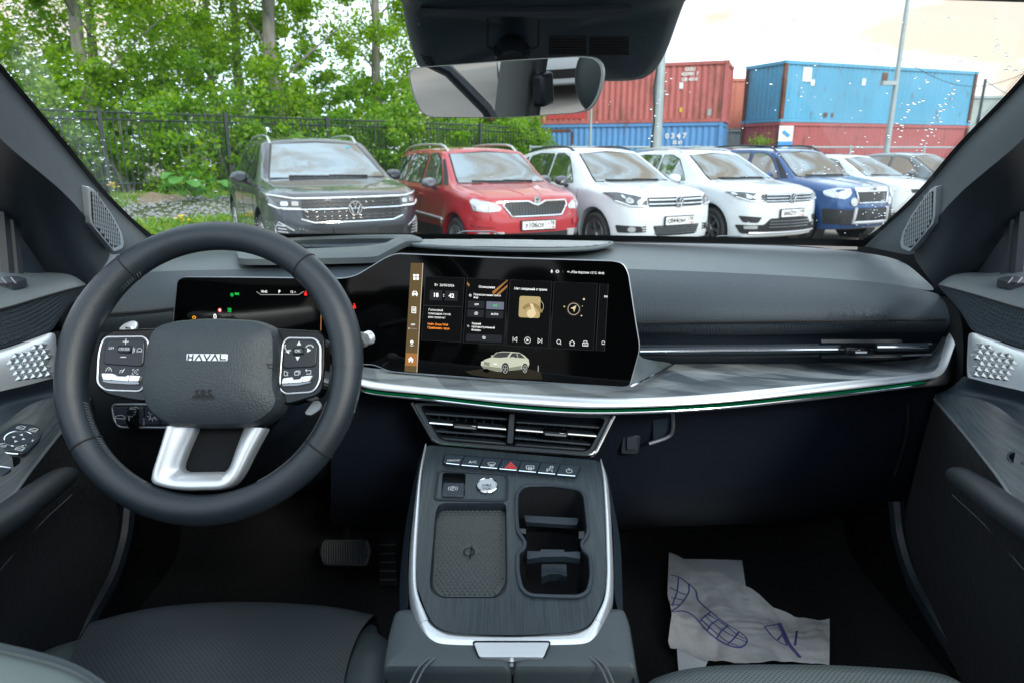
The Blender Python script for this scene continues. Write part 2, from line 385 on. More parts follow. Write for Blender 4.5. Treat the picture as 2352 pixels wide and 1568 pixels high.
def vegetation():
    # trunks seen in the photograph
    tree((-13.6, 23.4, .3), 12.5, .27, 3.6, 2.6, 'tall tree with grey trunk nearest the left windscreen pillar', 21000, 150, lean=(-.3, 0))
    tree((-8.9, 27.2, .3), 14, .33, 3.8, 3.0, 'tall tree with straight grey trunk behind the dark grey car', 22000, 155)
    tree((-16.5, 29, .3), 13, .25, 4.2, 1.5, 'leafy tree behind the tree nearest the left pillar', 14000, 110)
    tree((-11.6, 31, .3), 13, .26, 4.0, 1.4, 'leafy tree between and behind the two grey trunks', 21000, 150)
    tree((-6.0, 32.5, .3), 13.5, .28, 4.0, 1.6, 'leafy tree whose crown meets the rear-view mirror', 21000, 150)
    tree((-2.7, 36, .3), 11, .24, 3.2, 1.6, 'rightmost leafy tree beside the stacked red container', 12000, 90)
    tree((-20.5, 25, .3), 12, .25, 3.6, 1.5, 'leafy tree at the far left edge of the windscreen', 10000, 80)
    tree((-14.2, 34.5, .3), 13, .24, 4.0, 2.0, 'slender leafy tree farthest back at the left', 9000, 80, branches=5)
    # undergrowth behind the railings, one bush after another
    where = ['behind the leftmost fence post', 'left of the second fence post', 'right of the second fence post', 'behind the left roof rail of the dark grey car',
             'behind the roof of the dark grey car', 'between the dark grey car and the red car', 'behind the roof rail of the red car', 'at the right end of the railings']
    for i, s in enumerate((-3.2, .9, 4.0, 6.6, 9.4, 12.2, 15.0, 17.6)):
        shrub(s, 1.1 + .5 * (i % 2), 2.0, 2.5 + .3 * (i % 3), 6500, 'dense green bush ' + where[i], ncl=70)
    for i, s in enumerate((-5.0, -.6, 3.2, 7.2, 11.0, 14.6, 18.2)):
        shrub(s, 4.6 + .7 * (i % 2), 2.6, 3.6 + .4 * (i % 3), 7000, 'tall bush in the second row %s' % ['at the left edge of the windscreen', 'behind the leftmost fence post', 'behind the burdock', 'behind the left side of the dark grey car', 'behind the right side of the dark grey car', 'behind the roof of the red car', 'nearest the blue container'][i], ncl=90, leaf=.17)
    shrub(2.2, -.2, .8, 1.9, 1500, 'light green climbing bush growing through the railings by the second post', leaf=.15)
    shrub(5.2, -.15, .7, 1.7, 1200, 'light green bush growing through the railings beside the dark grey car', leaf=.15)
    shrub(0, 0, 1.1, 2.6, 2400, 'light green bush at the left end of the blue container', xy=(.35, 31.5), base=.1, leaf=.12)
    shrub(0, 0, .35, .5, 300, 'small light green bush at the foot of the stacked blue container', xy=(11.2, 31.9), base=1.55, leaf=.1, ncl=8)
    # burdock
    for k, (px, py, Y, n, lab) in enumerate(((420, 438, 19.2, 9, 'large-leaved burdock nearest the left pillar below the railings'), (492, 446, 19.8, 7, 'smaller burdock beside the dark grey car below the railings'))):
        p = at(px, py + 14, Y); t = thing('burdock', lab, 'plant', p, group=None); b = MB()
        for i in range(n):
            a = i * 2.4 + k; r = .17 + .04 * (i % 3); z = .30 + .10 * (i % 4); c = p + Vector((math.cos(a) * .4, math.sin(a) * .3, z)); out = Vector((math.cos(a), math.sin(a), -.35)).normalized(); side = out.cross(Vector((0, 0, 1))).normalized()
            nrm = side.cross(out); ring = []
            for q in range(12):
                th = 2 * math.pi * q / 12; rr = r * (1 + .12 * math.cos(th) + .07 * math.sin(5 * th)); ring.append(c + out * rr * math.cos(th) + side * rr * .85 * math.sin(th) - nrm * .05 * math.cos(2 * th))
            lb = MB(); lb.add([c + nrm * -.03] + ring, [(0, 1 + q, 1 + (q + 1) % 12) for q in range(12)]); lb.build('leaf', M_bur, t)
            b.tube([p, c], .012, 5)
        b.build('stem', M_bur, t)
    # grass along the verge and stones in the gravel strip
    n = 26000; s = rng.random(n) * 30 - 8; off = -(rng.random(n) ** 1.2) * 9.5; pts = []
    for i in range(n):
        x, y = fence_pt(s[i], off[i])
        if x > -1.5: continue
        g = math.sin(x * .8 + 1) * math.cos(y * .7) + .35 * math.sin(3 * x)
        if -5.2 < off[i] < -1.2 and g > -.35: continue
        pts.append((x, y, bank_h(x, y) + .06))
    leaf_cloud('grass', np.array(pts), .22 * (.5 + rng.random(len(pts))), M_grass, None, up=-.2, kind='stuff', asp=.22)
    b = MB(); n = 6000
    for i in range(n):
        x, y = fence_pt(rng.random() * 26 - 7, -1.0 - rng.random() * 4.4)
        if x > -1: continue
        r = .03 + .035 * rng.random(); z = bank_h(x, y) + .02
        vs = [Vector((x + r * math.cos(a) * (.7 + .5 * rng.random()), y + r * math.sin(a), z + .2 * r)) for a in (0, 1.3, 2.5, 3.8, 5)] + [Vector((x, y, z + r * .9))]
        b.add(vs, [(0, 1, 5), (1, 2, 5), (2, 3, 5), (3, 4, 5), (4, 0, 5)])
    tag(b.build('gravel', M_stone, smooth=False), 'grey crushed stone strip below the railings', None, kind='stuff')
    b = MB(); rows = []
    for j in range(9):
        row = []
        for i in range(40):
            s_ = -7 + 17 * i / 39; o = -1.9 + 2.2 * j / 8; x, y = fence_pt(s_, o)
            k = math.sin(math.pi * j / 8); row.append(Vector((x, y, bank_h(x, y) - .03 + k * (.09 + .06 * math.sin(s_ * 1.9) + .05 * math.sin(s_ * 5 + j)))))
        rows.append(row)
    b.loft(rows); tag(b.build('sand_bank', M_sand), kind='structure')
    for k, (px, py, Y, lab) in enumerate(((417, 497, 14.5, 'yellow dandelion clump in the grass left of the dark grey car'), (262, 442, 19.0, 'yellow flowering weed beside the left pillar below the railings'))):
        p = at(px, py, Y); p.z = bank_h(p.x, p.y); t = thing('flowering_weed', lab, 'plant', p); b = MB()
        for i in range(9):
            a = i * 2.4; q = p + Vector((.16 * math.cos(a) * (i % 4) / 3, .12 * math.sin(a), .18 + .05 * (i % 3) + .2 * k)); b.tube([p + (q - p) * .2, q], .005, 4)
            MB().lathe([(.001, .02), (.03, .015), (.035, 0), (.001, -.01)], 8, Matrix.Translation(q) @ Matrix.Rotation(R(90), 4, 'X')).build('flower', M_flower, t)
        b.build('stem', M_grass, t)
vegetation()
def fence():
    t = thing('railing_fence', 'black metal railing fence in front of the green bushes', 'fence', (*fence_pt(0), .3))
    posts = [-7, -3.5, 0, 3.5, 7, 10.5, 14, 17.5]
    for s in posts:
        x, y = fence_pt(s); z = bank_h(x, y); MB().box((x, y, z + 1.2), (.10, .10, 2.45), Matrix.Rotation(R(43.4), 3, 'Z')).build('post', M_fence, t)
    bar = MB().box((0, 0, 0), (.022, .022, 2.2), Matrix.Rotation(R(43.4), 3, 'Z')); bme = None
    for i in range(len(posts) - 1):
        a, c = posts[i], posts[i + 1]
        for zz in (.35, 2.12, 2.32):
            p = Vector((*fence_pt(a + .05), bank_h(*fence_pt(a)) + zz)); q = Vector((*fence_pt(c - .05), bank_h(*fence_pt(c)) + zz))
            MB().tube([p, q], .026, 4).build('rail', M_fence, t)
        n = 22
        for k in range(1, n):
            x, y = fence_pt(a + (c - a) * k / n)
            if bme is None:
                o = MB().box((x, y, bank_h(x, y) + 1.2), (.022, .022, 2.2), Matrix.Rotation(R(43.4), 3, 'Z')).build('bar', M_fence, t, smooth=False); bme = (o, x, y, bank_h(x, y))
            else:
                o = bme[0].copy(); col.objects.link(o); o.parent = t; o.matrix_parent_inverse = bme[0].matrix_parent_inverse.copy(); o.location = (x - bme[1], y - bme[2], bank_h(x, y) - bme[3])
fence()

# ================================================================== containers
def cont_mat(name, c, rust=.35):
    m = bpy.data.materials.new(name); m.use_nodes = True; nt = m.node_tree; b = nt.nodes['Principled BSDF']; b.inputs['Roughness'].default_value = .6
    tc = nt.nodes.new('ShaderNodeTexCoord'); mp = nt.nodes.new('ShaderNodeMapping'); mp.inputs['Scale'].default_value = (1, 1, .35)
    n1 = nt.nodes.new('ShaderNodeTexNoise'); n1.inputs['Scale'].default_value = 2.2; n1.inputs['Detail'].default_value = 10; n1.inputs['Roughness'].default_value = .72
    r1 = nt.nodes.new('ShaderNodeValToRGB'); r1.color_ramp.elements[0].position = .60 - rust * .1; r1.color_ramp.elements[1].position = .70
    r1.color_ramp.elements[0].color = (0, 0, 0, 1); r1.color_ramp.elements[1].color = (.85, .85, .85, 1)
    n2 = nt.nodes.new('ShaderNodeTexNoise'); n2.inputs['Scale'].default_value = .6; n2.inputs['Detail'].default_value = 5
    mr = nt.nodes.new('ShaderNodeMapRange'); mr.inputs['To Min'].default_value = .78; mr.inputs['To Max'].default_value = 1.25
    sc = nt.nodes.new('ShaderNodeVectorMath'); sc.operation = 'SCALE'; sc.inputs[0].default_value = c
    mx = nt.nodes.new('ShaderNodeMix'); mx.data_type = 'RGBA'; mx.inputs['B'].default_value = (.13, .055, .03, 1)
    L = nt.links.new; L(tc.outputs['Object'], mp.inputs['Vector']); L(mp.outputs['Vector'], n1.inputs['Vector']); L(mp.outputs['Vector'], n2.inputs['Vector']); L(n1.outputs['Fac'], r1.inputs['Fac'])
    L(n2.outputs['Fac'], mr.inputs['Value']); L(mr.outputs['Result'], sc.inputs['Scale']); L(sc.outputs['Vector'], mx.inputs['A']); L(r1.outputs['Color'], mx.inputs['Factor']); L(mx.outputs['Result'], b.inputs['Base Color'])
    return m
MC_red = cont_mat('container_red', (.42, .115, .105), 1.0); MC_red2 = cont_mat('container_maroon', (.34, .085, .085), .5); MC_or = cont_mat('container_orange', (.46, .15, .10), .3)
MC_blue = cont_mat('container_blue', (.09, .25, .50), .3); MC_sky = cont_mat('container_light_blue', (.08, .30, .46), .2); MC_grey = cont_mat('container_grey', (.30, .36, .35), .2)
M_rust = mat('rusty_post', (.12, .05, .03), .85, var=.4, vscale=3); M_white = mat('stencil_white', (.7, .7, .68), .7); M_yellow = mat('sticker_yellow', (.6, .42, .03), .6); M_redpatch = mat('repaint_red', (.42, .045, .04), .6, var=.2, vscale=2)
M_bluesign = mat('sign_blue', (.03, .28, .65), .5)
def container(corner, dirx, L, base, m, label, h=2.59, w=2.44, frame=None, name='shipping_container', marks=None, corner_posts=None):
    # corner: near corner on the ground; dirx: unit direction of the long face seen; body extends to the far side
    d = Vector((dirx[0], dirx[1], 0)).normalized(); n = Vector((-d.y, d.x, 0))
    if n.y < 0: n = -n
    o = Vector((corner[0], corner[1], base)); t = thing(name, label, 'container', o)
    fm = frame or m
    def panel(p, u, length, out):
        b = MB(); prof = []; s = 0.12; dep = .035; k = 0
        while s < length - .12 - .28:
            prof += [(s, 0), (s + .07, 0), (s + .14, -dep), (s + .21, -dep)]; s += .28
        prof.append((length - .12, 0)); prof = [(.0, 0)] + prof + [(length, 0)]
        lo = [p + u * a + out * (e + .0) + Vector((0, 0, .16)) for a, e in prof]; hi = [q + Vector((0, 0, h - .28)) for q in lo]
        b.loft([lo, hi]); b.build('corrugated_panel', m, t, smooth=False)
    panel(o, d, L, -n); panel(o + n * w, d, L, n)
    panel(o, n, w, -d); panel(o + d * L, n, w, d)
    MB().add([o + Vector((0, 0, h - .02)), o + d * L + Vector((0, 0, h - .02)), o + d * L + n * w + Vector((0, 0, h - .02)), o + n * w + Vector((0, 0, h - .02))], [(0, 1, 2, 3)]).build('roof_panel', m, t, smooth=False)
    Mr = Matrix((d, n, Vector((0, 0, 1)))).transposed()
    for q in (0, 1):
        for r_ in (0, 1):
            MB().box(o + d * (L * q) + n * (w * r_) + Vector((0, 0, h / 2)), (.16, .16, h), Mr).build('corner_post', corner_posts or fm, t, smooth=False)
            for zz in (.06, h - .06): MB().box(o + d * (L * q) + n * (w * r_) + Vector((0, 0, zz)), (.19, .19, .12), Mr).build('corner_casting', fm, t, smooth=False)
    for r_ in (0, 1):
        for zz in (.08, h - .07): MB().box(o + d * (L / 2) + n * (w * r_) + Vector((0, 0, zz)), (L - .2, .10, .14), Mr).build('side_rail', fm, t, smooth=False)
    for q in (0, 1):
        for zz in (.08, h - .07): MB().box(o + d * (L * q) + n * (w / 2) + Vector((0, 0, zz)), (.10, w - .2, .14), Mr).build('end_rail', fm, t, smooth=False)
    if marks:
        for (a, z, ww, hh, mm, nm) in marks:
            MB().box(o + d * a - n * .012 + Vector((0, 0, z)), (ww, .012, hh), Mr).build(nm, mm, t, smooth=False)
    return t, d, n, o
def containers():
    U = Vector((-.93, .367, 0)).normalized()
    # blue one below, red one above (long faces look towards us)
    t, d, n, o = container((9.45, 32.3), U, 12.2, .25, MC_blue, 'blue container under the red one, windowed door frame in its side',
        marks=[(7.0, 1.2, .1, 2.1, M_rust, 'door_frame_post'), (10.1, 1.2, .1, 2.1, M_rust, 'door_frame_post'), (8.55, 2.3, 3.0, .13, M_rust, 'door_frame_lintel'), (8.55, 1.2, .05, 2.0, M_rust, 'door_bar'), (8.55, 1.55, 3.0, .04, M_rust, 'door_bar'), (9.3, 1.2, .04, 2.0, M_rust, 'door_bar')])
    for k, (a, z, sz) in enumerate(((2.0, 2.0, .34), (1.9, 1.72, .2))):
        Mx = Matrix.Translation(o + d * a - n * .02 + Vector((0, 0, z))) @ Matrix((-d, Vector((0, 0, 1)), -n)).transposed().to_4x4()
        text('stencil_marking', ('0 3 4 7', '22 61')[k], sz, Mx, M_white, t, bold=.012)
    t, d, n, o = container((9.5, 32.25), U, 12.2, 2.85, MC_red, 'faded red container stacked on the blue one behind the white cars',
        marks=[(7.4, .75, 1.9, 1.0, M_redpatch, 'repainted_patch'), (1.95, 1.6, .18, .28, M_white, 'sticker'), (1.9, .55, .12, .2, M_yellow, 'sticker'), (.62, .42, .16, .28, MC_grey, 'sticker')])
    for k, (z, s_) in enumerate(((2.28, 'GESU'), (2.08, '420981 7'), (1.85, 'GB 4310'))):
        Mx = Matrix.Translation(o + d * 1.6 - n * .02 + Vector((0, 0, z))) @ Matrix((-d, Vector((0, 0, 1)), -n)).transposed().to_4x4()
        text('stencil_marking', s_, .2, Mx, M_white, t, bold=.008)
    # farther pair seen in the gap
    container((10.3, 39.0), Vector((1, .05, 0)), 2.44, 2.75, MC_or, 'orange-red container seen in the gap between the two stacks', w=6.1)
    container((10.3, 39.0), Vector((1, .05, 0)), 2.44, .15, MC_grey, 'grey container under the orange-red one in the gap', w=6.1)
    D = Vector((.93, .372, 0)).normalized()
    container((12.1, 32.3), D, 12.2, .25, MC_red2, 'maroon container under the light blue one', corner_posts=M_rust)
    t, d, n, o = container((12.1, 32.3), D, 12.2, 2.85, MC_sky, 'light blue container stacked on the maroon one', corner_posts=M_rust,
        marks=[(1.25, 2.05, .5, .6, M_white, 'sticker'), (1.62, 1.72, .22, .25, M_white, 'sticker'), (6.0, 2.1, .35, .42, M_rust, 'rust_patch'), (2.6, .35, .2, .2, M_rust, 'rust_patch'), (3.0, .34, .12, .2, M_rust, 'rust_patch'), (4.7, 1.85, .22, .3, M_white, 'sticker')])
    # sign board, posts and lamp poles
    p = at(1803, 318, 31.2); t = thing('sign_board', 'white and blue sign board on a post before the maroon container', 'sign', (p.x, p.y, 0))
    MB().box((p.x, p.y, 1.0), (.07, .07, 2.0)).build('post', M_pole, t); MB().box((p.x, p.y - .05, 2.32), (.62, .03, .66)).build('board', M_white, t); MB().box((p.x, p.y - .07, 1.75), (.62, .03, .46)).build('board', M_bluesign, t)
    MB().box((p.x, p.y - .09, 2.32), (.34, .02, .12), Matrix.Rotation(R(35), 3, 'Y')).build('printed_mark', M_bluesign, t); MB().box((p.x, p.y - .092, 1.74), (.3, .02, .1), Matrix.Rotation(R(-20), 3, 'Y')).build('printed_mark', M_white, t)
    def pole(px, py, Y, r0, r1, H, label, m=M_pole):
        p = at(px, py, Y); t = thing('lamp_pole', label, 'pole', (p.x, p.y, 0)); n = 9
        MB().tube([Vector((p.x, p.y, H * i / n)) for i in range(n + 1)], [r0 + (r1 - r0) * i / n for i in range(n + 1)], 16).build('shaft', m, t); MB().tube([Vector((p.x, p.y, 0)), Vector((p.x, p.y, .25))], r0 * 1.6, 16).build('base_sleeve', m, t)
        return t, p
    t, p = pole(1509, 300, 24.0, .19, .12, 9.0, 'thick grey-green pole in front of the red container')
    MB().tube([Vector((p.x - .17, p.y - .12, .3 + .55 * i)) + Vector((.035 * math.sin(i * 1.9), 0, 0)) for i in range(15)], .03, 6).build('cable', M_blackpl, t)
    t, p = pole(2057, 200, 27.5, .12, .07, 7.15, 'tall thin lamp pole in front of the light blue container')
    MB().box((p.x - .35, p.y - .1, 4.05), (.5, .25, .14)).build('junction_box', M_pole, t); MB().box((p.x, p.y, 7.2), (.16, .16, .3)).build('cap', M_pole, t)
    MB().tube([Vector((p.x + .05, p.y - .1, 4.9)) + Vector((6.5 * k / 10, 1.6 * k / 10, -.9 * math.sin(math.pi * k / 10))) for k in range(11)], .012, 5).build('cable', M_blackpl, t)
    pole(1357, 290, 29.0, .055, .045, 3.9, 'thin pale post in front of the blue container below the mirror')
    t, p = pole(2252, 250, 40, .09, .07, 5.4, 'slim dark post beside the right windscreen pillar', M_fence)
    MB().tube([Vector((p.x, p.y, 5.3)) + Vector((4.2 * k / 10, .5 * k / 10, -1.1 * k / 10 - .3 * math.sin(math.pi * k / 10))) for k in range(11)], .025, 5).build('cable', M_pole, t)
    # small far building
    q = at(2240, 262, 60); t = thing('building', 'pale grey flat-roofed building beyond the containers at far right', 'building', (q.x, q.y, 0))
    MB().box((q.x + 2.2, q.y + 3, 2.9), (5.6, 6, 5.8)).build('wall', MC_grey, t); MB().box((q.x + 2.2, q.y + 3, 5.9), (5.9, 6.3, .2)).build('roof', M_pole, t)
    for k in range(2): MB().box((q.x + .8 + 2.4 * k, q.y - .02, 3.8), (1.2, .06, 1.2)).build('window', M_cglass2, t)
    # low fence line in front of the containers
    a, c = Vector((.8, 31.0, 0)), Vector((27, 34.6, 0)); t = thing('low_barrier', 'low blue-grey barrier along the foot of the containers', 'barrier', a)
    n = 14
    for k in range(n + 1):
        p = a.lerp(c, k / n); MB().box(p + Vector((0, 0, .9)), (.08, .08, 1.9)).build('post', M_pole, t, smooth=False)
    for zz in (1.15, 1.75): MB().tube([a + Vector((0, 0, zz)), c + Vector((0, 0, zz))], .05, 6).build('rail', M_pole, t)
    MB().box((a + c) / 2 + Vector((0, .05, .85)), ((c - a).length, .04, .5), Matrix.Rotation(math.atan2(c.y - a.y, c.x - a.x), 3, 'Z')).build('panel', MC_blue, t)
containers()
# ================================================================== parked cars
def body_mesh(p):
    W = p['W'] / 2; H = p['H']; L = p['L']; zb = p.get('zb', .24)
    hf, hc = p['hood_f'], p['hood_c']; yc, yw, yr = p['cowl'], p['ws_top'], p['roof_r']; belt = p['belt']
    rw = p.get('roof_w', .70) * W; gw = .93 * W
    # y, half width, z bottom, z shoulder, x belt, z belt, x top edge, z top edge, x mid, z mid, z centre
    st = [
        (0.00, .74 * W, zb + .06, hf - .16, .74 * W, hf - .10, .66 * W, hf - .055, .4 * W, hf - .03, hf - .025),
        (0.06, .86 * W, zb + .01, hf - .12, .85 * W, hf - .05, .74 * W, hf - .01, .45 * W, hf + .01, hf + .015),
        (0.28, .965 * W, zb, hf - .08, .945 * W, hf - .005, .82 * W, hf + .035, .5 * W, hf + .05, hf + .055),
        (0.62, 1.0 * W, zb, hf - .03, .965 * W, hf + .045, .85 * W, hf + .085, .5 * W, hf + .095, hf + .10),
        (yc - .08, W, zb, belt - .06, .955 * W, hc - .045, .88 * W, hc - .005, .55 * W, hc + .01, hc + .015),
        (yc + .04, W, zb, belt - .05, .95 * W, belt + .01, .86 * W, hc + .03, .55 * W, hc + .06, hc + .075),
        ((yc + yw) / 2, W, zb, belt - .05, gw, belt + .015, .80 * W, (hc + H) / 2 - .03, .50 * W, (hc + H) / 2 + .02, (hc + H) / 2 + .035),
        (yw, W, zb, belt - .05, gw, belt + .02, rw + .03 * W, H - .10, .50 * W, H - .055, H - .045),
        (yw + .25, W, zb, belt - .05, gw, belt + .025, rw, H - .065, .46 * W, H - .025, H - .018),
        ((yw + yr) / 2, W, zb, belt - .045, gw, belt + .03, rw, H - .05, .45 * W, H - .008, H),
        (yr, W, zb, belt - .04, gw, belt + .04, rw * .98, H - .085, .44 * W, H - .045, H - .035),
        (L - .28, .985 * W, zb, belt - .03, .89 * W, belt + .05, .70 * W, belt + .28, .42 * W, belt + .33, belt + .34),
        (L - .06, .93 * W, zb + .04, belt - .06, .84 * W, belt, .70 * W, belt + .04, .4 * W, belt + .05, belt + .05),
        (L, .80 * W, zb + .12, belt - .14, .72 * W, belt - .08, .6 * W, belt - .05, .4 * W, belt - .045, belt - .045)]
    b = MB(); rows = []
    for (y, w, z0, zs, xb, zbelt, xt, zt, xm, zm, zc) in st:
        zlo = z0 + .10; zmid = (zlo + zs) / 2 + .03
        half = [(0, z0), (w * .6, z0), (w * .95, z0 + .01), (w * .985, zlo + .03), (w, zmid), (w * .992, zs), (xb, zbelt), (xt, zt), (xm, zm), (0, zc)]
        ring = [Vector((x, y, z)) for x, z in half] + [Vector((-x, y, z)) for x, z in reversed(half[1:-1])]
        rows.append(ring)
    n = len(rows[0]); b.loft(rows, True)
    for ri, flip in ((0, True), (len(rows) - 1, False)):
        o = ri * n; h = 10
        for i in range(1, h - 1):
            r0, r1 = o + i, o + (i + 1 if i + 1 < h - 1 else h - 1); l0, l1 = o + (n - i) % n, o + ((n - i - 1) if i + 1 < h - 1 else h - 1)
            f = (l0, r0, r1, l1) if r1 != l1 else (l0, r0, r1)
            b.f.append(tuple(reversed(f)) if flip else f)
        f = (o, o + 1, o + n - 1); b.f.append(tuple(reversed(f)) if flip else f)
    me = bpy.data.meshes.new('body'); me.from_pydata(b.v, [], b.f); me.update()
    bm = bmesh.new(); bm.from_mesh(me); bmesh.ops.recalc_face_normals(bm, faces=bm.faces)
    cr = bm.edges.layers.float.new('crease_edge')
    bm.verts.ensure_lookup_table()
    for e in bm.edges:
        i, j = e.verts[0].index, e.verts[1].index
        if i // n == j // n: continue
        k = i % n
        if k in (5, n - 5): e[cr] = .35
        if k in (7, n - 7): e[cr] = .5
        if k in (2, n - 2): e[cr] = .5
    for e in bm.edges:                                  # cowl and roof header lines
        i, j = e.verts[0].index, e.verts[1].index
        if i // n == j // n and i // n in (4,) and 6 <= min(i % n, n - i % n) : e[cr] = .55
        if i // n == j // n and i // n in (7,) and 7 <= min(i % n, n - i % n): e[cr] = .5
    bm.to_mesh(me); bm.free()
    o = bpy.data.objects.new('tmp', me); col.objects.link(o)
    s = o.modifiers.new('s', 'SUBSURF'); s.levels = 3; s.render_levels = 3
    dg = bpy.context.evaluated_depsgraph_get(); m2 = bpy.data.meshes.new_from_object(o.evaluated_get(dg)); bpy.data.objects.remove(o)
    # bow of the nose and tail in plan and in profile
    bow = p.get('bow', .20); co = np.zeros(len(m2.vertices) * 3, np.float32); m2.vertices.foreach_get('co', co); co = co.reshape(-1, 3)
    k = np.clip(1 - co[:, 1] / 1.0, 0, 1) ** 1.3; co[:, 1] += k * bow * (np.abs(co[:, 0]) / W) ** 2.2
    prof = .10 * np.clip((co[:, 2] - .62) / .5, 0, 1.2) ** 1.5 + .07 * np.clip((.5 - co[:, 2]) / .3, 0, 1) ** 1.5
    co[:, 1] += np.clip(1 - co[:, 1] / .5, 0, 1) * prof * p.get('rake', 1.0)
    k = np.clip(1 - (L - co[:, 1]) / .8, 0, 1) ** 1.3; co[:, 1] -= k * .10 * (np.abs(co[:, 0]) / W) ** 2
    if 'bulge' in p:                                     # wheel-arch flare
        for yw_ in p['axles']:
            d = np.sqrt((co[:, 1] - yw_) ** 2 + (co[:, 2] - .36) ** 2); f = np.exp(-((d - .42) / .12) ** 2) * p['bulge']
            co[:, 0] += np.sign(co[:, 0]) * f * np.clip((np.abs(co[:, 0]) - .7 * W) / (.3 * W), 0, 1)
    m2.vertices.foreach_set('co', co.ravel()); m2.update()
    # wheel wells
    o = bpy.data.objects.new('tmp', m2); col.objects.link(o); cut = MB()
    for yw_ in p['axles']:
        for s_ in (-1, 1):
            Mx = Matrix.Translation((s_ * (W + .05), yw_, p['wr'])) @ Matrix.Rotation(R(90), 4, 'Z')
            rr = p['wr'] + .065; ring0 = []; ring1 = []
            for a in range(28):
                th = 2 * math.pi * a / 28; ring0.append(Vector((s_ * (W + .2), yw_ + rr * math.cos(th), p['wr'] + .02 + rr * math.sin(th)))); ring1.append(Vector((s_ * (W - .36), yw_ + rr * math.cos(th), p['wr'] + .02 + rr * math.sin(th))))
            cut.loft([ring0, ring1], True, True)
    cme = bpy.data.meshes.new('cut'); cme.from_pydata(cut.v, [], cut.f); bm = bmesh.new(); bm.from_mesh(cme); bmesh.ops.recalc_face_normals(bm, faces=bm.faces); bm.to_mesh(cme); bm.free()
    co_ = bpy.data.objects.new('cut', cme); col.objects.link(co_)
    bl = o.modifiers.new('b', 'BOOLEAN'); bl.operation = 'DIFFERENCE'; bl.object = co_; bl.solver = 'EXACT'
    dg = bpy.context.evaluated_depsgraph_get(); m3 = bpy.data.meshes.new_from_object(o.evaluated_get(dg))
    bpy.data.objects.remove(o); bpy.data.objects.remove(co_)
    m3.materials.clear()
    return m3

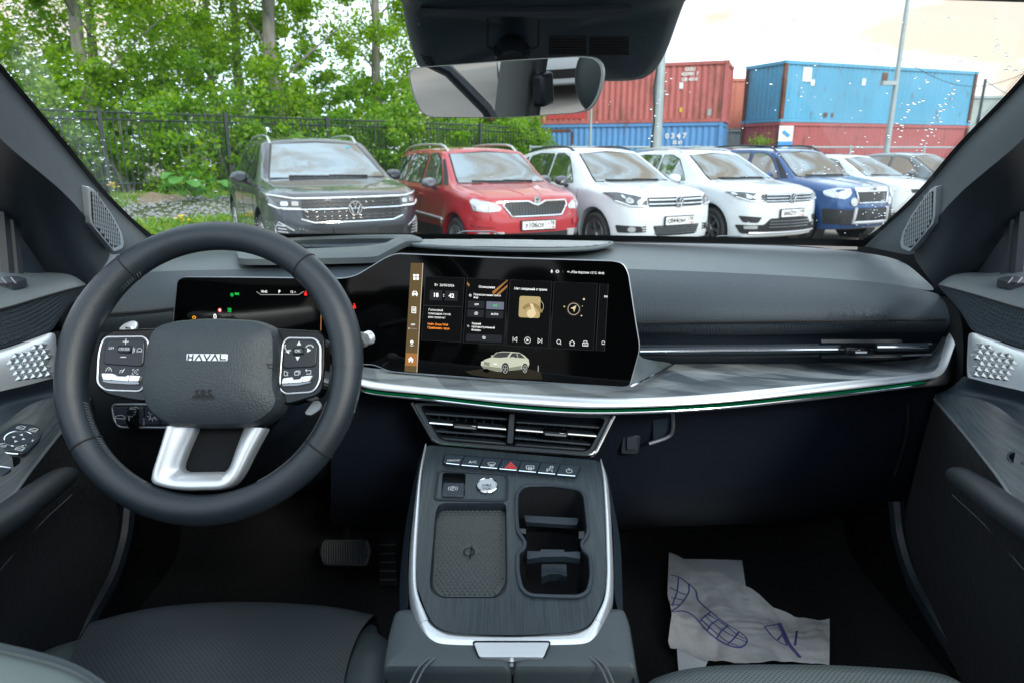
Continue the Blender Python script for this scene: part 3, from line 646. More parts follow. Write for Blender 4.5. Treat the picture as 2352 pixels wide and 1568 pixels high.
class Car:
    def __init__(s, p, loc, rz, label, paint_m, name='parked_car'):
        s.p = p; s.t = thing(name, label, 'car', loc, rz, 'cars parked in the row', local=True)
        key = p['key']
        if key not in _bodies: _bodies[key] = body_mesh(p)
        s.me = _bodies[key].copy(); s.body = link('body', s.me, paint_m, s.t, ang=28); s.paint = paint_m
        s.me.calc_loop_triangles()
        s.bvh = BVHTree.FromPolygons([v.co for v in s.me.vertices], [q.vertices for q in s.me.polygons])
    def hit(s, a, b, axis):
        if axis == 'front': o, d = Vector((a, -3, b)), Vector((0, 1, 0))
        elif axis == 'top': o, d = Vector((a, b, 4)), Vector((0, 0, -1))
        elif axis == 'right': o, d = Vector((3, a, b)), Vector((-1, 0, 0))
        else: o, d = Vector((-3, a, b)), Vector((1, 0, 0))
        h, n, i, dist = s.bvh.ray_cast(o, d)
        if h is None:
            h, n, i, dist = s.bvh.find_nearest(o + d * 2.6)
        if n.dot(d) > 0: n = -n
        return h, n
    def decal(s, name, poly, axis, m, off=.006, thick=0.0, h=.09, parent=None):
        bm = bmesh.new(); vs = [bm.verts.new((a, b, 0)) for a, b in poly]; bm.faces.new(vs)
        bmesh.ops.triangulate(bm, faces=bm.faces)
        for _ in range(6):
            es = [e for e in bm.edges if e.calc_length() > h]
            if not es: break
            bmesh.ops.subdivide_edges(bm, edges=es, cuts=1); bmesh.ops.triangulate(bm, faces=bm.faces)
        if thick:
            bd = [e for e in bm.edges if len(e.link_faces) == 1]
            r = bmesh.ops.extrude_edge_only(bm, edges=bd); low = {v for v in r['geom'] if isinstance(v, bmesh.types.BMVert)}
        else: low = set()
        new = {}
        for v in bm.verts:
            p_, n = s.hit(v.co.x, v.co.y, axis); new[v] = p_ + n * (off - (thick if v in low else 0))
        for v, c in new.items(): v.co = c
        bmesh.ops.recalc_face_normals(bm, faces=bm.faces)
        me = bpy.data.meshes.new(name); bm.to_mesh(me); bm.free()
        return link(name, me, m, parent or s.t, ang=40)
    def strip(s, name, pts, axis, m, r=.008, off=.004, flat=None, parent=None, n=8, samples=None):
        P = []; k = samples or max(6, int(sum((Vector(pts[i + 1]) - Vector(pts[i])).length for i in range(len(pts) - 1)) / .08))
        line = []
        for i in range(len(pts) - 1):
            a, b = Vector(pts[i]), Vector(pts[i + 1]); q = max(2, int((b - a).length / .07))
            line += [a.lerp(b, j / q) for j in range(q)]
        line.append(Vector(pts[-1]))
        for a in line:
            h, nn = s.hit(a[0], a[1], axis); P.append(h + nn * off)
        return MB().tube(P, r, n, flat=flat).build(name, m, parent or s.t)
    def sym(s, f, *a, **k):
        return [f(*a, sx=sx, **k) for sx in (1, -1)]
    def wheels(s, spokes=5, kind='star', rim=M_alloy):
        p = s.p; r = p['wr']; W = p['W'] / 2
        for yw_ in p['axles']:
            for sx in (-1, 1):
                if kind is None: pass
                Mx = Matrix.Translation((sx * (W - .115), yw_, r)) @ Matrix.Rotation(R(-90 * sx), 4, 'Z')
                # lathe axis is local +y -> points outboard
                w = MB(); w.lathe([(r * .66, -.11), (r * .90, -.115), (r * .985, -.085), (r, -.04), (r, .04), (r * .985, .085), (r * .90, .115), (r * .70, .105), (r * .66, .09)], 36, Mx)
                wh = w.build('wheel', M_tyre, s.t)
                q = MB(); q.lathe([(r * .70, .085), (r * .68, .112), (r * .63, .108), (r * .60, .02), (r * .58, -.06)], 36, Mx)
                q.build('rim', rim, wh)
                q = MB(); q.lathe([(.001, .0), (r * .60, .0)], 24, Mx); q.build('brake_disc', M_blackpl, wh)
                for k in range(spokes):
                    for dk in ((-.12, .12) if kind == 'twin' else (0,)):
                        a = 2 * math.pi * k / spokes + dk + .2; a2 = a + (.35 if kind == 'turbine' else 0)
                        c0, c1 = (r * .12, r * .655); w0, w1 = (.035, .045) if kind == 'star' else (.018, .02)
                        def pt(rad, ang, off, h): return Mx @ Vector((rad * math.cos(ang) - off * math.sin(ang), h, rad * math.sin(ang) + off * math.cos(ang)))
                        sp = MB(); sp.add([pt(c0, a, -w0, .07), pt(c0, a, w0, .07), pt(c1, a2, w1, .10), pt(c1, a2, -w1, .10), pt(c0, a, -w0, .03), pt(c0, a, w0, .03), pt(c1, a2, w1, .05), pt(c1, a2, -w1, .05)],
                                        [(0, 1, 2, 3), (4, 7, 6, 5), (0, 3, 7, 4), (1, 5, 6, 2), (0, 4, 5, 1), (2, 6, 7, 3)]); sp.build('spoke', rim, wh, smooth=False)
                q = MB(); q.lathe([(.001, .085), (.03, .085), (.036, .07), (.06, .06)], 16, Mx); q.build('hub_cap', rim, wh)
                q = MB(); q.lathe([(.001, -.2), (r + .05, -.2), (r + .055, .05)], 24, Mx); q.build('wheel_liner', M_blackpl, s.t)
    def glass(s, ws, sides, tint=M_cglass, seal=M_blackpl):
        big = grow(ws, .025); s.decal('windscreen_seal', big, 'front', seal, .002); s.decal('windscreen', ws, 'front', tint, .007, h=.12)
        for ax in ('left', 'right'):
            for poly in sides: s.decal('window_seal', grow(poly, .02), ax, seal, .002, h=.12); s.decal('side_window', poly, ax, M_cglass2, .007, h=.12)
    def mirrors(s, y, z, m, scale=1.0, side=None):
        W = s.p['W'] / 2
        for sx in (-1, 1):
            c = Vector((sx * (W + .10), y, z)); mb = MB(); rows = []
            for i in range(7):
                u = i / 6; r = (.55, .9, 1, 1, .98, .9, .6)[i]
                rows.append([c + Vector((sx * (-.0 + .115 * scale * math.cos(a) * r), -.10 + .17 * u, .078 * scale * math.sin(a) * r)) for a in [2 * math.pi * q / 14 for q in range(14)]])
            mb.loft(rows, True, True); mi = mb.build('door_mirror', m, s.t)
            MB().tube([c + Vector((-sx * .06, .02, -.05)), Vector((sx * (W - .06), y + .02, z - .10))], .03, 8).build('mirror_arm', M_blackpl, mi)
    def rails(s, y0, y1, x, m, hgt=.05, foot=True):
        z = []
        for sx in (-1, 1):
            P = []
            for k in range(13):
                u = k / 12; h, n = s.hit(sx * x, y0 + (y1 - y0) * u, 'top'); lift = hgt * min(1, math.sin(math.pi * u) * 3.2)
                P.append(h + Vector((0, 0, lift - .004)))
            MB().tube(P, .018, 8).build('roof_rail', m, s.t)
    def plate(s, z, txt, reg, x=0, blank=False):
        h, n = s.hit(x, z, 'front'); n = Vector((0, -1, .05)); y = h.y - .02
        fr = MB().box((x, y + .008, z), (.55, .02, .14)).build('plate_frame', M_blackpl, s.t, bevel=.005)
        if blank: return
        pl = MB().box((x, y - .004, z), (.52, .012, .112)).build('licence_plate', M_plate, s.t)
        Mx = lambda dx, dz: Matrix.Translation((x + dx, y - .0115, z + dz)) @ Matrix.Rotation(R(90), 4, 'X')
        text('plate_lettering', txt, .105, Mx(-.07, 0), M_platet, pl, bold=.0018, spacing=.92)
        text('plate_region', reg, .075, Mx(.19, .016), M_platet, pl, bold=.0012)
        text('plate_country', 'RUS', .03, Mx(.17, -.035), M_platet, pl); MB().box((x + .225, y - .012, z - .036), (.04, .002, .02)).build('plate_flag', M_red, pl)
        MB().box((x + .115, y - .0115, z), (.004, .003, .11)).build('plate_divider', M_platet, pl)
    def vw(s, z, r=.075, x=0, off=.02):
        h, n = s.hit(x, z, 'front'); c = Vector((x, h.y - off, z)); e = MB(); e.lathe([(r * .84, 0), (r, 0), (r, .012), (r * .84, .012)], 28, Matrix.Translation(c) @ Matrix.Rotation(R(180), 4, 'Z'))
        em = e.build('emblem', M_chrome, s.t); q = MB(); q.lathe([(.001, -.004), (r * .86, -.004)], 24, Matrix.Translation(c) @ Matrix.Rotation(R(180), 4, 'Z')); q.build('emblem_field', M_lampd, em)
        for pl in ([(-.30, .78), (0, .06), (.30, .78)], [(-.74, .42), (-.32, -.74), (0, -.05), (.32, -.74), (.74, .42)]):
            MB().tube([c + Vector((a * r, -.008, b * r)) for a, b in pl], r * .085, 6).build('emblem_letter', M_chrome, em)
    def skoda(s, z, r=.05):
        h, n = s.hit(0, z, 'front'); c = Vector((0, h.y - .012, z)); e = MB(); Mx = Matrix.Translation(c) @ Matrix.Rotation(R(180), 4, 'Z')
        e.lathe([(r * .8, 0), (r, 0), (r, .012), (r * .8, .012)], 24, Mx); em = e.build('emblem', M_chrome, s.t); q = MB(); q.lathe([(.001, .002), (r * .82, .002)], 24, Mx); q.build('emblem_field', M_silverpl, em)
        MB().prism([c + Vector((a * r, -.004, b * r)) for a, b in ((-.1, -.6), (.1, -.6), (.1, .1), (.45, .0), (.5, .2), (.1, .5), (-.3, .5), (-.5, .15), (-.1, .1))], (0, -.004, 0)).build('emblem_arrow', M_lampd, em, smooth=False)
    def seams(s, lines):
        for ax in ('left', 'right'):
            for l in lines: s.strip('door_gap', l, ax, M_blackpl, .005, -.001)
    def handles(s, pts):
        for ax in ('left', 'right'):
            for (y, z) in pts: s.strip('door_handle', [(y, z), (y + .2, z + .005)], ax, s.paint, .016, .02, flat=.9)
_bodies = {}
def grow(poly, d):
    cx = sum(a for a, b in poly) / len(poly); cy = sum(b for a, b in poly) / len(poly); out = []
    for a, b in poly:
        v = Vector((a - cx, b - cy)); l = v.length; out.append((a + v.x / l * d, b + v.y / l * d))
    return out
def mirx(poly): return [(-a, b) for a, b in reversed(poly)]

ROT = R(28.0)
UX, UY = math.cos(ROT), math.sin(ROT)                       # along the row (to the right and away)
def slot(px, py_, Y):
    p = at(px, py_, Y); return p

def dark_suv(loc):
    p = dict(key='suv_l', W=1.94, H=1.70, L=4.85, hood_f=1.0, hood_c=1.14, cowl=1.25, ws_top=2.0, roof_r=3.75, belt=1.08, axles=(.95, 3.75), wr=.37, zb=.26, roof_w=.70, bow=.22, bulge=.02)
    c = Car(p, loc, ROT, 'dark graphite car with silver roof rails and no licence plate', P_dark)
    c.glass([(-.76, 1.155), (.76, 1.155), (.585, 1.575), (0, 1.60), (-.585, 1.575)],
            [rpoly([(1.62, 1.12), (1.98, 1.49), (2.25, 1.565), (2.42, 1.57), (2.42, 1.12)], .04), rpoly([(2.5, 1.12), (2.5, 1.57), (3.1, 1.56), (3.38, 1.53), (3.38, 1.13)], .04), rpoly([(3.46, 1.13), (3.46, 1.5), (3.75, 1.42), (4.05, 1.2), (4.05, 1.15)], .04)])
    c.wheels(5, 'twin'); c.mirrors(1.75, 1.16, P_dark); c.rails(1.95, 3.9, .60, M_alloy, .06)
    # grille field, three chrome lines, lamps
    g = c.decal('grille', [(-.62, .93), (.62, .93), (.60, .70), (.45, .66), (-.45, .66), (-.60, .70)], 'front', M_blackpl, .004)
    for z in (.905, .86, .81, .755, .72):
        for k in range(-6, 7): c.strip('grille_bar', [(k * .09 - .04, z), (k * .09, z - .012), (k * .09 + .04, z)], 'front', M_lampd, .006, .006, n=5, parent=g)
    c.strip('chrome_trim', [(-.66, .948), (0, .952), (.66, .948)], 'front', M_chrome, .017, .012)
    c.strip('chrome_trim', [(-.80, .83), (-.55, .825), (.55, .825), (.80, .83)], 'front', M_chrome, .013, .014)
    c.strip('chrome_trim', [(-.62, .715), (-.48, .672), (.48, .672), (.62, .715)], 'front', M_chrome, .014, .012)
    for sx in (1, -1):
        q = [(.60, .935), (.90, .965), (.93, .88), (.88, .85), (.60, .845)]; q = q if sx > 0 else mirx(q)
        l = c.decal('headlight', rpoly(q, .02), 'front', M_lampd, .006, .01)
        for k in (0, 1): c.decal('lamp_lens', rrect(.075, .05, .015, cx=sx * (.67 + .11 * k), cy=.895), 'front', M_lamp, .012, .006, parent=l)
        c.strip('daylight_strip', [(sx * .63, .945), (sx * .80, .965), (sx * .92, .985)], 'front', M_led, .010, .014, parent=l)
        c.strip('daylight_strip', [(sx * .62, .836), (sx * .84, .842), (sx * .915, .88)], 'front', M_led, .010, .014, parent=l)
        q = [(.70, .58), (.86, .68), (.90, .60), (.88, .46), (.74, .44)]; q = q if sx > 0 else mirx(q)
        v = c.decal('side_intake', rpoly(q, .02), 'front', M_blackpl, .004)
        for k in range(5): c.strip('intake_fin', [(sx * (.745 + .012 * k), .49 + .036 * k), (sx * .86, .50 + .036 * k)], 'front', M_silverpl, .008, .01, parent=v)
        c.strip('intake_trim', [(a, b) for a, b in ((sx * .705, .585), (sx * .85, .68), (sx * .885, .60), (sx * .87, .47))], 'front', M_silverpl, .007, .008, parent=v)
    c.decal('lower_intake', [(-.66, .60), (.66, .60), (.60, .44), (-.60, .44)], 'front', M_blackpl, .004)
    c.strip('bumper_trim', [(-.62, .43), (.62, .43)], 'front', M_silverpl, .018, .01)
    c.plate(.545, '', '', blank=True); c.vw(.835, .085, off=.03)
    c.seams([[(1.42, 1.0), (1.5, .42), (2.46, .42), (2.46, 1.08)], [(2.46, .42), (3.3, .42), (3.42, .8), (3.42, 1.1)]]); c.handles([(2.2, .98), (3.1, .99)])
    c.strip('bonnet_crease', [(-.62, .45), (-.5, 1.15)], 'top', c.paint, .008, -.003); c.strip('bonnet_crease', [(.62, .45), (.5, 1.15)], 'top', c.paint, .008, -.003)
    for x0 in (-.1, .42): c.strip('wiper', [(x0 - .42, 1.168), (x0 + .1, 1.158)], 'front', M_blackpl, .010, .016)
    MB().box(c.hit(.44, 1.54, 'front')[0] + Vector((0, -.012, .0)), (.05, .006, .04)).build('sticker', mat('sticker_blue', (.05, .45, .7), .5), c.t)
    return c

def yeti(loc, label, pm, facelift=True, rail=M_alloy, plate=None):
    p = dict(key='yeti', W=1.79, H=1.66, L=4.2, hood_f=.98, hood_c=1.12, cowl=1.12, ws_top=1.72, roof_r=3.65, belt=1.07, axles=(.84, 3.42), wr=.335, zb=.24, roof_w=.74, bow=.17, bulge=.025)
    c = Car(p, loc, ROT, label, pm)
    c.glass([(-.71, 1.135), (.71, 1.135), (.595, 1.535), (0, 1.56), (-.595, 1.535)],
            [rpoly([(1.42, 1.10), (1.72, 1.46), (1.9, 1.53), (2.18, 1.54), (2.18, 1.10)], .03), rpoly([(2.28, 1.10), (2.28, 1.54), (3.0, 1.53), (3.0, 1.11)], .03), rpoly([(3.08, 1.11), (3.08, 1.52), (3.62, 1.46), (3.72, 1.13)], .04)])
    for ax in ('left', 'right'): c.decal('black_pillar', [(1.2, 1.10), (1.36, 1.10), (1.66, 1.46), (1.60, 1.47)], ax, M_blackpl, .004)
    c.wheels(5, 'twin' if facelift else 'star'); c.mirrors(1.55, 1.13, mat('mirror_grey', (.10, .11, .13), .3, coat=1) if facelift else pm); c.rails(1.72, 3.7, .58, rail, .075)
    if facelift:
        g = c.decal('grille', rpoly([(-.47, .905), (-.13, .905), (0, .86), (.13, .905), (.47, .905), (.48, .86), (.38, .735), (-.38, .735), (-.48, .86)], .02), 'front', M_blackpl, .004)
        for k in range(-9, 10):
            x = k * .046; lo = .745; hi = .895 - (.04 * max(0, 1 - abs(x) / .12))
            if abs(x) > .40: lo = .80
            c.strip('grille_bar', [(x * .94, lo), (x, hi)], 'front', M_silverpl if k % 1 else M_lampd, .009, .006, n=5, parent=g)
        c.strip('grille_frame', [(-.13, .918), (-.48, .918), (-.495, .86), (-.39, .722), (.39, .722), (.495, .86), (.48, .918), (.13, .918), (.06, .885), (0, .868), (-.06, .885), (-.13, .918)], 'front', M_chrome, .014, .010)
        for sx in (1, -1):
            q = [(.55, .80), (.52, .84), (.60, .90), (.82, .955), (.845, .93), (.83, .80), (.70, .785)]; q = q if sx > 0 else mirx(q)
            l = c.decal('headlight', rpoly(q, .02), 'front', M_lamp, .008, .012)
            for k in (0, 1): c.decal('lamp_lens', [(sx * (.63 + .11 * k) + .042 * math.cos(a), .845 + .01 * k + .042 * math.sin(a)) for a in [2 * math.pi * i / 14 for i in range(14)]], 'front', M_led, .014, .005, parent=l)
            c.decal('bumper_step', [(sx * .60, .66), (sx * .86, .67), (sx * .84, .60), (sx * .62, .58)][::sx], 'front', pm, .02, .02)
            c.decal('silver_insert', rpoly([(sx * .50, .52), (sx * .64, .52), (sx * .62, .42), (sx * .50, .42)][::sx], .015), 'front', M_silverpl, .03, .03)
            c.decal('fog_light', rrect(.12, .08, .02, cx=sx * .74, cy=.475), 'front', M_lamp, .012, .01)
    else:
        g = c.decal('grille', rpoly([(-.42, .90), (.42, .90), (.36, .72), (-.36, .72)], .03), 'front', M_blackpl, .004)
        c.strip('grille_frame', [(-.42, .905), (.42, .905), (.365, .712), (-.365, .712), (-.42, .905)], 'front', M_chrome, .016, .010)
        c.decal('grille_cap', rpoly([(-.44, .97), (.44, .97), (.44, .91), (-.44, .91)], .02), 'front', M_silverpl, .012, .012)
        for sx in (1, -1):
            q = [(.50, .90), (.56, .82), (.66, .78), (.84, .83), (.85, .93), (.70, .97), (.54, .95)]; q = q if sx > 0 else mirx(q)
            c.decal('headlight', rpoly(q, .04), 'front', M_lamp, .010, .014)
            c.decal('fog_light', [(sx * .47 + .07 * math.cos(a), .735 + .07 * math.sin(a)) for a in [2 * math.pi * i / 20 for i in range(20)]], 'front', M_lamp, .022, .03)
            c.decal('bumper_corner', rpoly([(sx * .44, .6), (sx * .86, .62), (sx * .84, .36), (sx * .46, .34)][::sx], .03), 'front', M_blackpl, .008, .01)
        c.decal('lower_grille', rpoly([(-.40, .62), (.40, .62), (.38, .40), (-.38, .40)], .03), 'front', M_blackpl, .006)
        c.strip('bumper_frame', [(-.42, .64), (-.44, .38), (.44, .38), (.42, .64)], 'front', M_silverpl, .03, .01)
    lo = c.decal('lower_bumper', rpoly([(-.72, .50), (.72, .50), (.66, .34), (-.66, .34)], .03), 'front', M_blackpl, .010, .01)
    for k in range(-14, 15): c.strip('bumper_rib', [(k * .045, .36), (k * .045, .49)], 'front', M_lampd, .008, .012, n=5, parent=lo)
    if plate: c.plate(.60, *plate)
    c.skoda(.93, .058)
    for ax in ('left', 'right'):
        c.decal('sill_cladding', [(1.2, .50), (3.05, .50), (3.05, .30), (1.2, .30)], ax, M_blackpl, .006); c.strip('side_moulding', [(1.25, .62), (3.0, .66)], ax, M_silverpl, .018, .012)
    c.seams([[(1.25, 1.02), (1.3, .45), (2.23, .45), (2.23, 1.05)], [(2.23, .45), (2.98, .45), (3.05, .8), (3.04, 1.08)]]); c.handles([(2.0, .93), (2.85, .95)])
    for sx in (-1, 1): c.strip('bonnet_crease', [(sx * .14, .18), (sx * .36, 1.08)], 'top', pm, .012, -.004)
    c.strip('bonnet_gap', [(-.66, .30), (-.72, 1.05)], 'top', M_blackpl, .004, -.001); c.strip('bonnet_gap', [(.66, .30), (.72, 1.05)], 'top', M_blackpl, .004, -.001)
    for x0 in (-.1, .40): c.strip('wiper', [(x0 - .40, 1.150), (x0 + .1, 1.138)], 'front', M_blackpl, .010, .016)
    h, n = c.hit(0, 3.45, 'top'); MB().tube([h, h + Vector((0, .12, .42))], .008, 6).build('aerial', M_blackpl, c.t)
    return c

def tiguan(loc, label, pm, gen=1, plate=None, spokes=5, kind='star', mir=None):
    p = dict(key='tig%d' % gen, W=1.81 if gen == 1 else 1.84, H=1.66 if gen == 1 else 1.63, L=4.43 if gen == 1 else 4.48, hood_f=.97, hood_c=1.11, cowl=1.18, ws_top=1.92, roof_r=3.45, belt=1.06, axles=(.88, 3.5), wr=.345, zb=.23, roof_w=.70, bow=.22, bulge=.022)
    c = Car(p, loc, ROT, label, pm)
    H = p['H']
    c.glass([(-.70, 1.125), (.70, 1.125), (.55, H - .125), (0, H - .10), (-.55, H - .125)],
            [rpoly([(1.58, 1.10), (1.92, H - .19), (2.15, H - .125), (2.36, H - .12), (2.36, 1.10)], .04), rpoly([(2.44, 1.10), (2.44, H - .12), (2.95, H - .13), (3.22, H - .17), (3.26, 1.11)], .05), rpoly([(3.34, 1.12), (3.32, H - .18), (3.5, H - .24), (3.72, 1.2), (3.7, 1.14)], .04)])
    c.wheels(spokes, kind); c.mirrors(1.68, 1.13, mir or pm); c.rails(1.98, 3.5, .565, M_blackpl if gen == 1 else M_alloy, .045)
    g = c.decal('grille', rpoly([(-.52, .935), (.52, .935), (.50, .80), (-.50, .80)], .02), 'front', M_blackpl, .004)
    for z in ((.895, .84) if gen == 1 else (.915, .87, .825)): c.strip('grille_bar', [(-.50, z), (.50, z)], 'front', M_chrome, .015 if gen == 1 else .010, .012, parent=g)
    for sx in (1, -1):
        if gen == 1: q = [(.53, .92), (.52, .835), (.56, .80), (.74, .80), (.86, .88), (.885, .99), (.80, 1.0)]
        else: q = [(.52, .925), (.51, .82), (.72, .815), (.85, .87), (.90, .96), (.80, .96)]
        q = q if sx > 0 else mirx(q)
        l = c.decal('headlight', rpoly(q, .025), 'front', M_lampd, .008, .012)
        for k in (0, 1): c.decal('lamp_lens', [(sx * (.62 + .12 * k) + .04 * math.cos(a), .865 + .025 * k + (.04 if gen == 1 else .026) * math.sin(a)) for a in [2 * math.pi * i / 14 for i in range(14)]], 'front', M_lamp, .013, .005, parent=l)
        c.strip('daylight_strip', [(sx * .55, .815 if gen == 1 else .83), (sx * .74, .815 if gen == 1 else .828), (sx * .85, .885)], 'front', M_led, .010, .013, parent=l)
        if gen == 1:
            f = c.decal('fog_recess', rpoly([(sx * .60, .53), (sx * .86, .54), (sx * .84, .43), (sx * .58, .44)][::sx], .02), 'front', M_blackpl, .006)
            c.decal('fog_light', [(sx * .72 + .045 * math.cos(a), .485 + .04 * math.sin(a)) for a in [2 * math.pi * i / 16 for i in range(16)]], 'front', M_lamp, .014, .01, parent=f)
            for k in range(3): c.strip('bumper_fin', [(sx * .535, .525 - .035 * k), (sx * .59, .52 - .035 * k)], 'front', M_blackpl, .010, .004)
        else:
            c.decal('fog_recess', rpoly([(sx * .56, .58), (sx * .84, .60), (sx * .80, .50), (sx * .62, .49)][::sx], .02), 'front', M_blackpl, .006)
            c.decal('fog_light', rrect(.17, .05, .02, cx=sx * .70, cy=.425), 'front', M_lamp, .018, .01)
    if gen == 1:
        li = c.decal('lower_intake', rpoly([(-.44, .535), (.44, .535), (.37, .385), (-.37, .385)], .03), 'front', M_blackpl, .005)
        for k in range(4): c.strip('intake_bar', [(-.40, .42 + .03 * k), (.40, .42 + .03 * k)], 'front', M_lampd, .008, .008, parent=li)
        c.decal('lower_lip', rpoly([(-.76, .325), (.76, .325), (.7, .25), (-.7, .25)], .02), 'front', M_blackpl, .012, .01)
    else:
        li = c.decal('lower_intake', rpoly([(-.86, .46), (-.52, .46), (-.42, .56), (.42, .56), (.52, .46), (.86, .46), (.80, .32), (-.80, .32)], .03), 'front', M_blackpl, .006, .01)
        for k in range(3): c.strip('intake_bar', [(-.44, .42 + .045 * k), (.44, .42 + .045 * k)], 'front', M_lampd, .012, .014, parent=li)
        c.strip('lower_trim', [(-.72, .335), (.72, .335)], 'front', M_silverpl, .016, .014)
    if plate: c.plate(.60 if gen == 1 else .635, *plate)
    c.vw(.868, .078, off=.024)
    for ax in ('left', 'right'): c.decal('sill_cladding', [(1.3, .38), (3.1, .38), (3.1, .27), (1.3, .27)], ax, M_blackpl, .006)
    c.seams([[(1.36, 1.02), (1.42, .42), (2.4, .42), (2.4, 1.06)], [(2.4, .42), (3.02, .42), (3.12, .8), (3.3, 1.06)]]); c.handles([(2.16, .96), (3.0, .97)])
    for sx in (-1, 1): c.strip('bonnet_crease', [(sx * .46, .22), (sx * .56, 1.12)], 'top', pm, .010, -.004)
    for sx in (-1, 1): c.strip('bonnet_gap', [(sx * .69, .36), (sx * .75, 1.1)], 'top', M_blackpl, .004, -.001)
    for x0 in (-.1, .40): c.strip('wiper', [(x0 - .42, 1.140), (x0 + .1, 1.128)], 'front', M_blackpl, .010, .016)
    return c
def hatch(loc, label, pm, key='hatch', H=1.52, rot=0.0):
    p = dict(key=key, W=1.80, H=H, L=4.35, hood_f=.86, hood_c=1.0, cowl=1.15, ws_top=1.95, roof_r=3.3, belt=.96, axles=(.86, 3.5), wr=.32, zb=.18, roof_w=.68, bow=.28, bulge=.018)
    c = Car(p, loc, ROT + rot, label, pm)
    c.glass([(-.70, 1.01), (.70, 1.01), (.54, H - .12), (0, H - .095), (-.54, H - .12)],
            [rpoly([(1.5, 1.0), (1.95, H - .18), (2.2, H - .12), (2.36, H - .12), (2.36, 1.0)], .04), rpoly([(2.44, 1.0), (2.44, H - .12), (2.95, H - .14), (3.2, H - .2), (3.26, 1.02)], .05)])
    c.wheels(7, 'star'); c.mirrors(1.62, 1.03, pm)
    c.decal('grille', rpoly([(-.5, .74), (.5, .74), (.46, .66), (-.46, .66)], .02), 'front', M_blackpl, .004); c.strip('grille_bar', [(-.5, .75), (.5, .75)], 'front', M_chrome, .012, .01)
    for sx in (1, -1):
        q = [(.53, .76), (.52, .68), (.74, .68), (.86, .77), (.885, .87), (.80, .86)]; q = q if sx > 0 else mirx(q); c.decal('headlight', rpoly(q, .025), 'front', M_lamp, .008, .012)
    c.decal('lower_intake', rpoly([(-.6, .42), (.6, .42), (.52, .3), (-.52, .3)], .03), 'front', M_blackpl, .006)
    c.seams([[(1.36, .92), (1.42, .36), (2.4, .36), (2.4, .96)]]); c.handles([(2.16, .86), (3.0, .87)])
    c.strip('wiper', [(-.5, 1.03), (.1, 1.02)], 'front', M_blackpl, .01, .016)
    return c
def cars():
    def front(px, py, z):                          # ground point below a point of the nose seen at (px, py), z metres up
        q = onz(px, py, z); return Vector((q.x, q.y, 0))
    d = Vector((UX, UY, 0))
    c = dark_suv(front(815, 478, .835 * 1.06) + Vector((0, .02, 0))); c.t.scale = (1.06, 1.06, 1.06)
    yeti(front(1237, 462, .925), 'red car with a vertical-bar chrome grille and plate beginning x106', P_red, True, M_alloy, ('х106ох', '178'))
    tiguan(front(1562, 464, .868), 'white car with dark mirror caps and plate beginning c844', P_white, 1, ('с844ом', '178'), 5, 'star', mir=mat('mirror_black', (.03, .035, .05), .2, coat=1))
    tiguan(front(1823, 455, .868), 'white car with white mirrors parked between the other white car and the blue car', P_white2, 2, ('а662тх', '198'), 7, 'turbine')
    yeti(front(2012, 441, .90), 'blue car with round fog lamps and chrome grille cap', P_blue, False, M_blackpl)
    hatch(front(2132, 434, .75), 'low white car parked on the far side of the blue car', P_white2)
    hatch(front(2290, 425, .78), 'dark grey car at the far right end of the row', P_grey, 'sedan', 1.56)
cars()
# ================================================================== INSIDE THE CAR: materials and helpers
I_leather = mat('dash_leather', (.090, .112, .120), .42, bump=.5, bscale=700, var=.08, vscale=14)
I_weave = mat('dash_weave', (.042, .058, .072), .48, bump=.8, bscale=110, kind='weave')
I_soft = mat('soft_black', (.016, .026, .038), .46, bump=.25, bscale=900)
I_hard = mat('hard_black', (.009, .014, .021), .42, bump=.25, bscale=1100)
I_dark = mat('footwell_black', (.006, .007, .009), .8, spec=.2)
I_carpet = mat('carpet', (.0045, .005, .006), 1.0, bump=1, bscale=500)
I_fabric = mat('pillar_fabric', (.078, .100, .112), .92, bump=.7, bscale=900, sheen=.2)
I_wheel = mat('wheel_leather', (.014, .021, .028), .36, bump=.35, bscale=900, var=.12, vscale=18)
I_hub = mat('hub_plastic', (.020, .029, .036), .44, bump=.6, bscale=520, var=.06, vscale=20)
I_gloss = mat('gloss_black', (.004, .005, .006), .10, spec=.35)
I_silver = mat('satin_silver', (.74, .78, .82), .36, metal=.72)
I_silverd = mat('satin_grey', (.28, .30, .33), .38, metal=.8)
I_bright = mat('bright_chrome', (.85, .87, .9), .12, metal=1)
I_seat = mat('seat_leather', (.015, .021, .026), .48, bump=.25, bscale=700)
I_seatl = mat('seat_leather_side', (.042, .056, .062), .44, bump=.3, bscale=700)
I_stitch = mat('stitch_thread', (.11, .13, .14), .7)
I_stitchd = mat('stitch_dark', (.09, .10, .11), .6)
I_icon = mat('icon_print', (.62, .66, .68), .6)
I_iconr = mat('icon_red', (.75, .06, .04), .5, emit=(.9, .05, .03), estr=.35)
I_seam = mat('seam_black', (.004, .004, .005), .8)
I_rubber = mat('rubber_pad', (.042, .052, .053), .5)
I_screen = mat('screen_glass', (.0008, .0009, .001), .06, spec=.18)
E_white = emat('screen_white', (.86, .88, .86), .8); E_grey = emat('screen_grey', (.35, .37, .36), .55); E_gold = emat('screen_gold', (.75, .62, .38), .6); E_or = emat('screen_orange', (1.0, .30, .04), .8)
E_green = emat('screen_green', (.02, .75, .12), .7); E_red = emat('screen_red', (.9, .02, .02), .8); E_card = emat('screen_card', (.0035, .004, .0045), 1); E_line = emat('screen_line', (.03, .03, .033), 1); E_btn = emat('screen_button', (.013, .015, .018), 1)
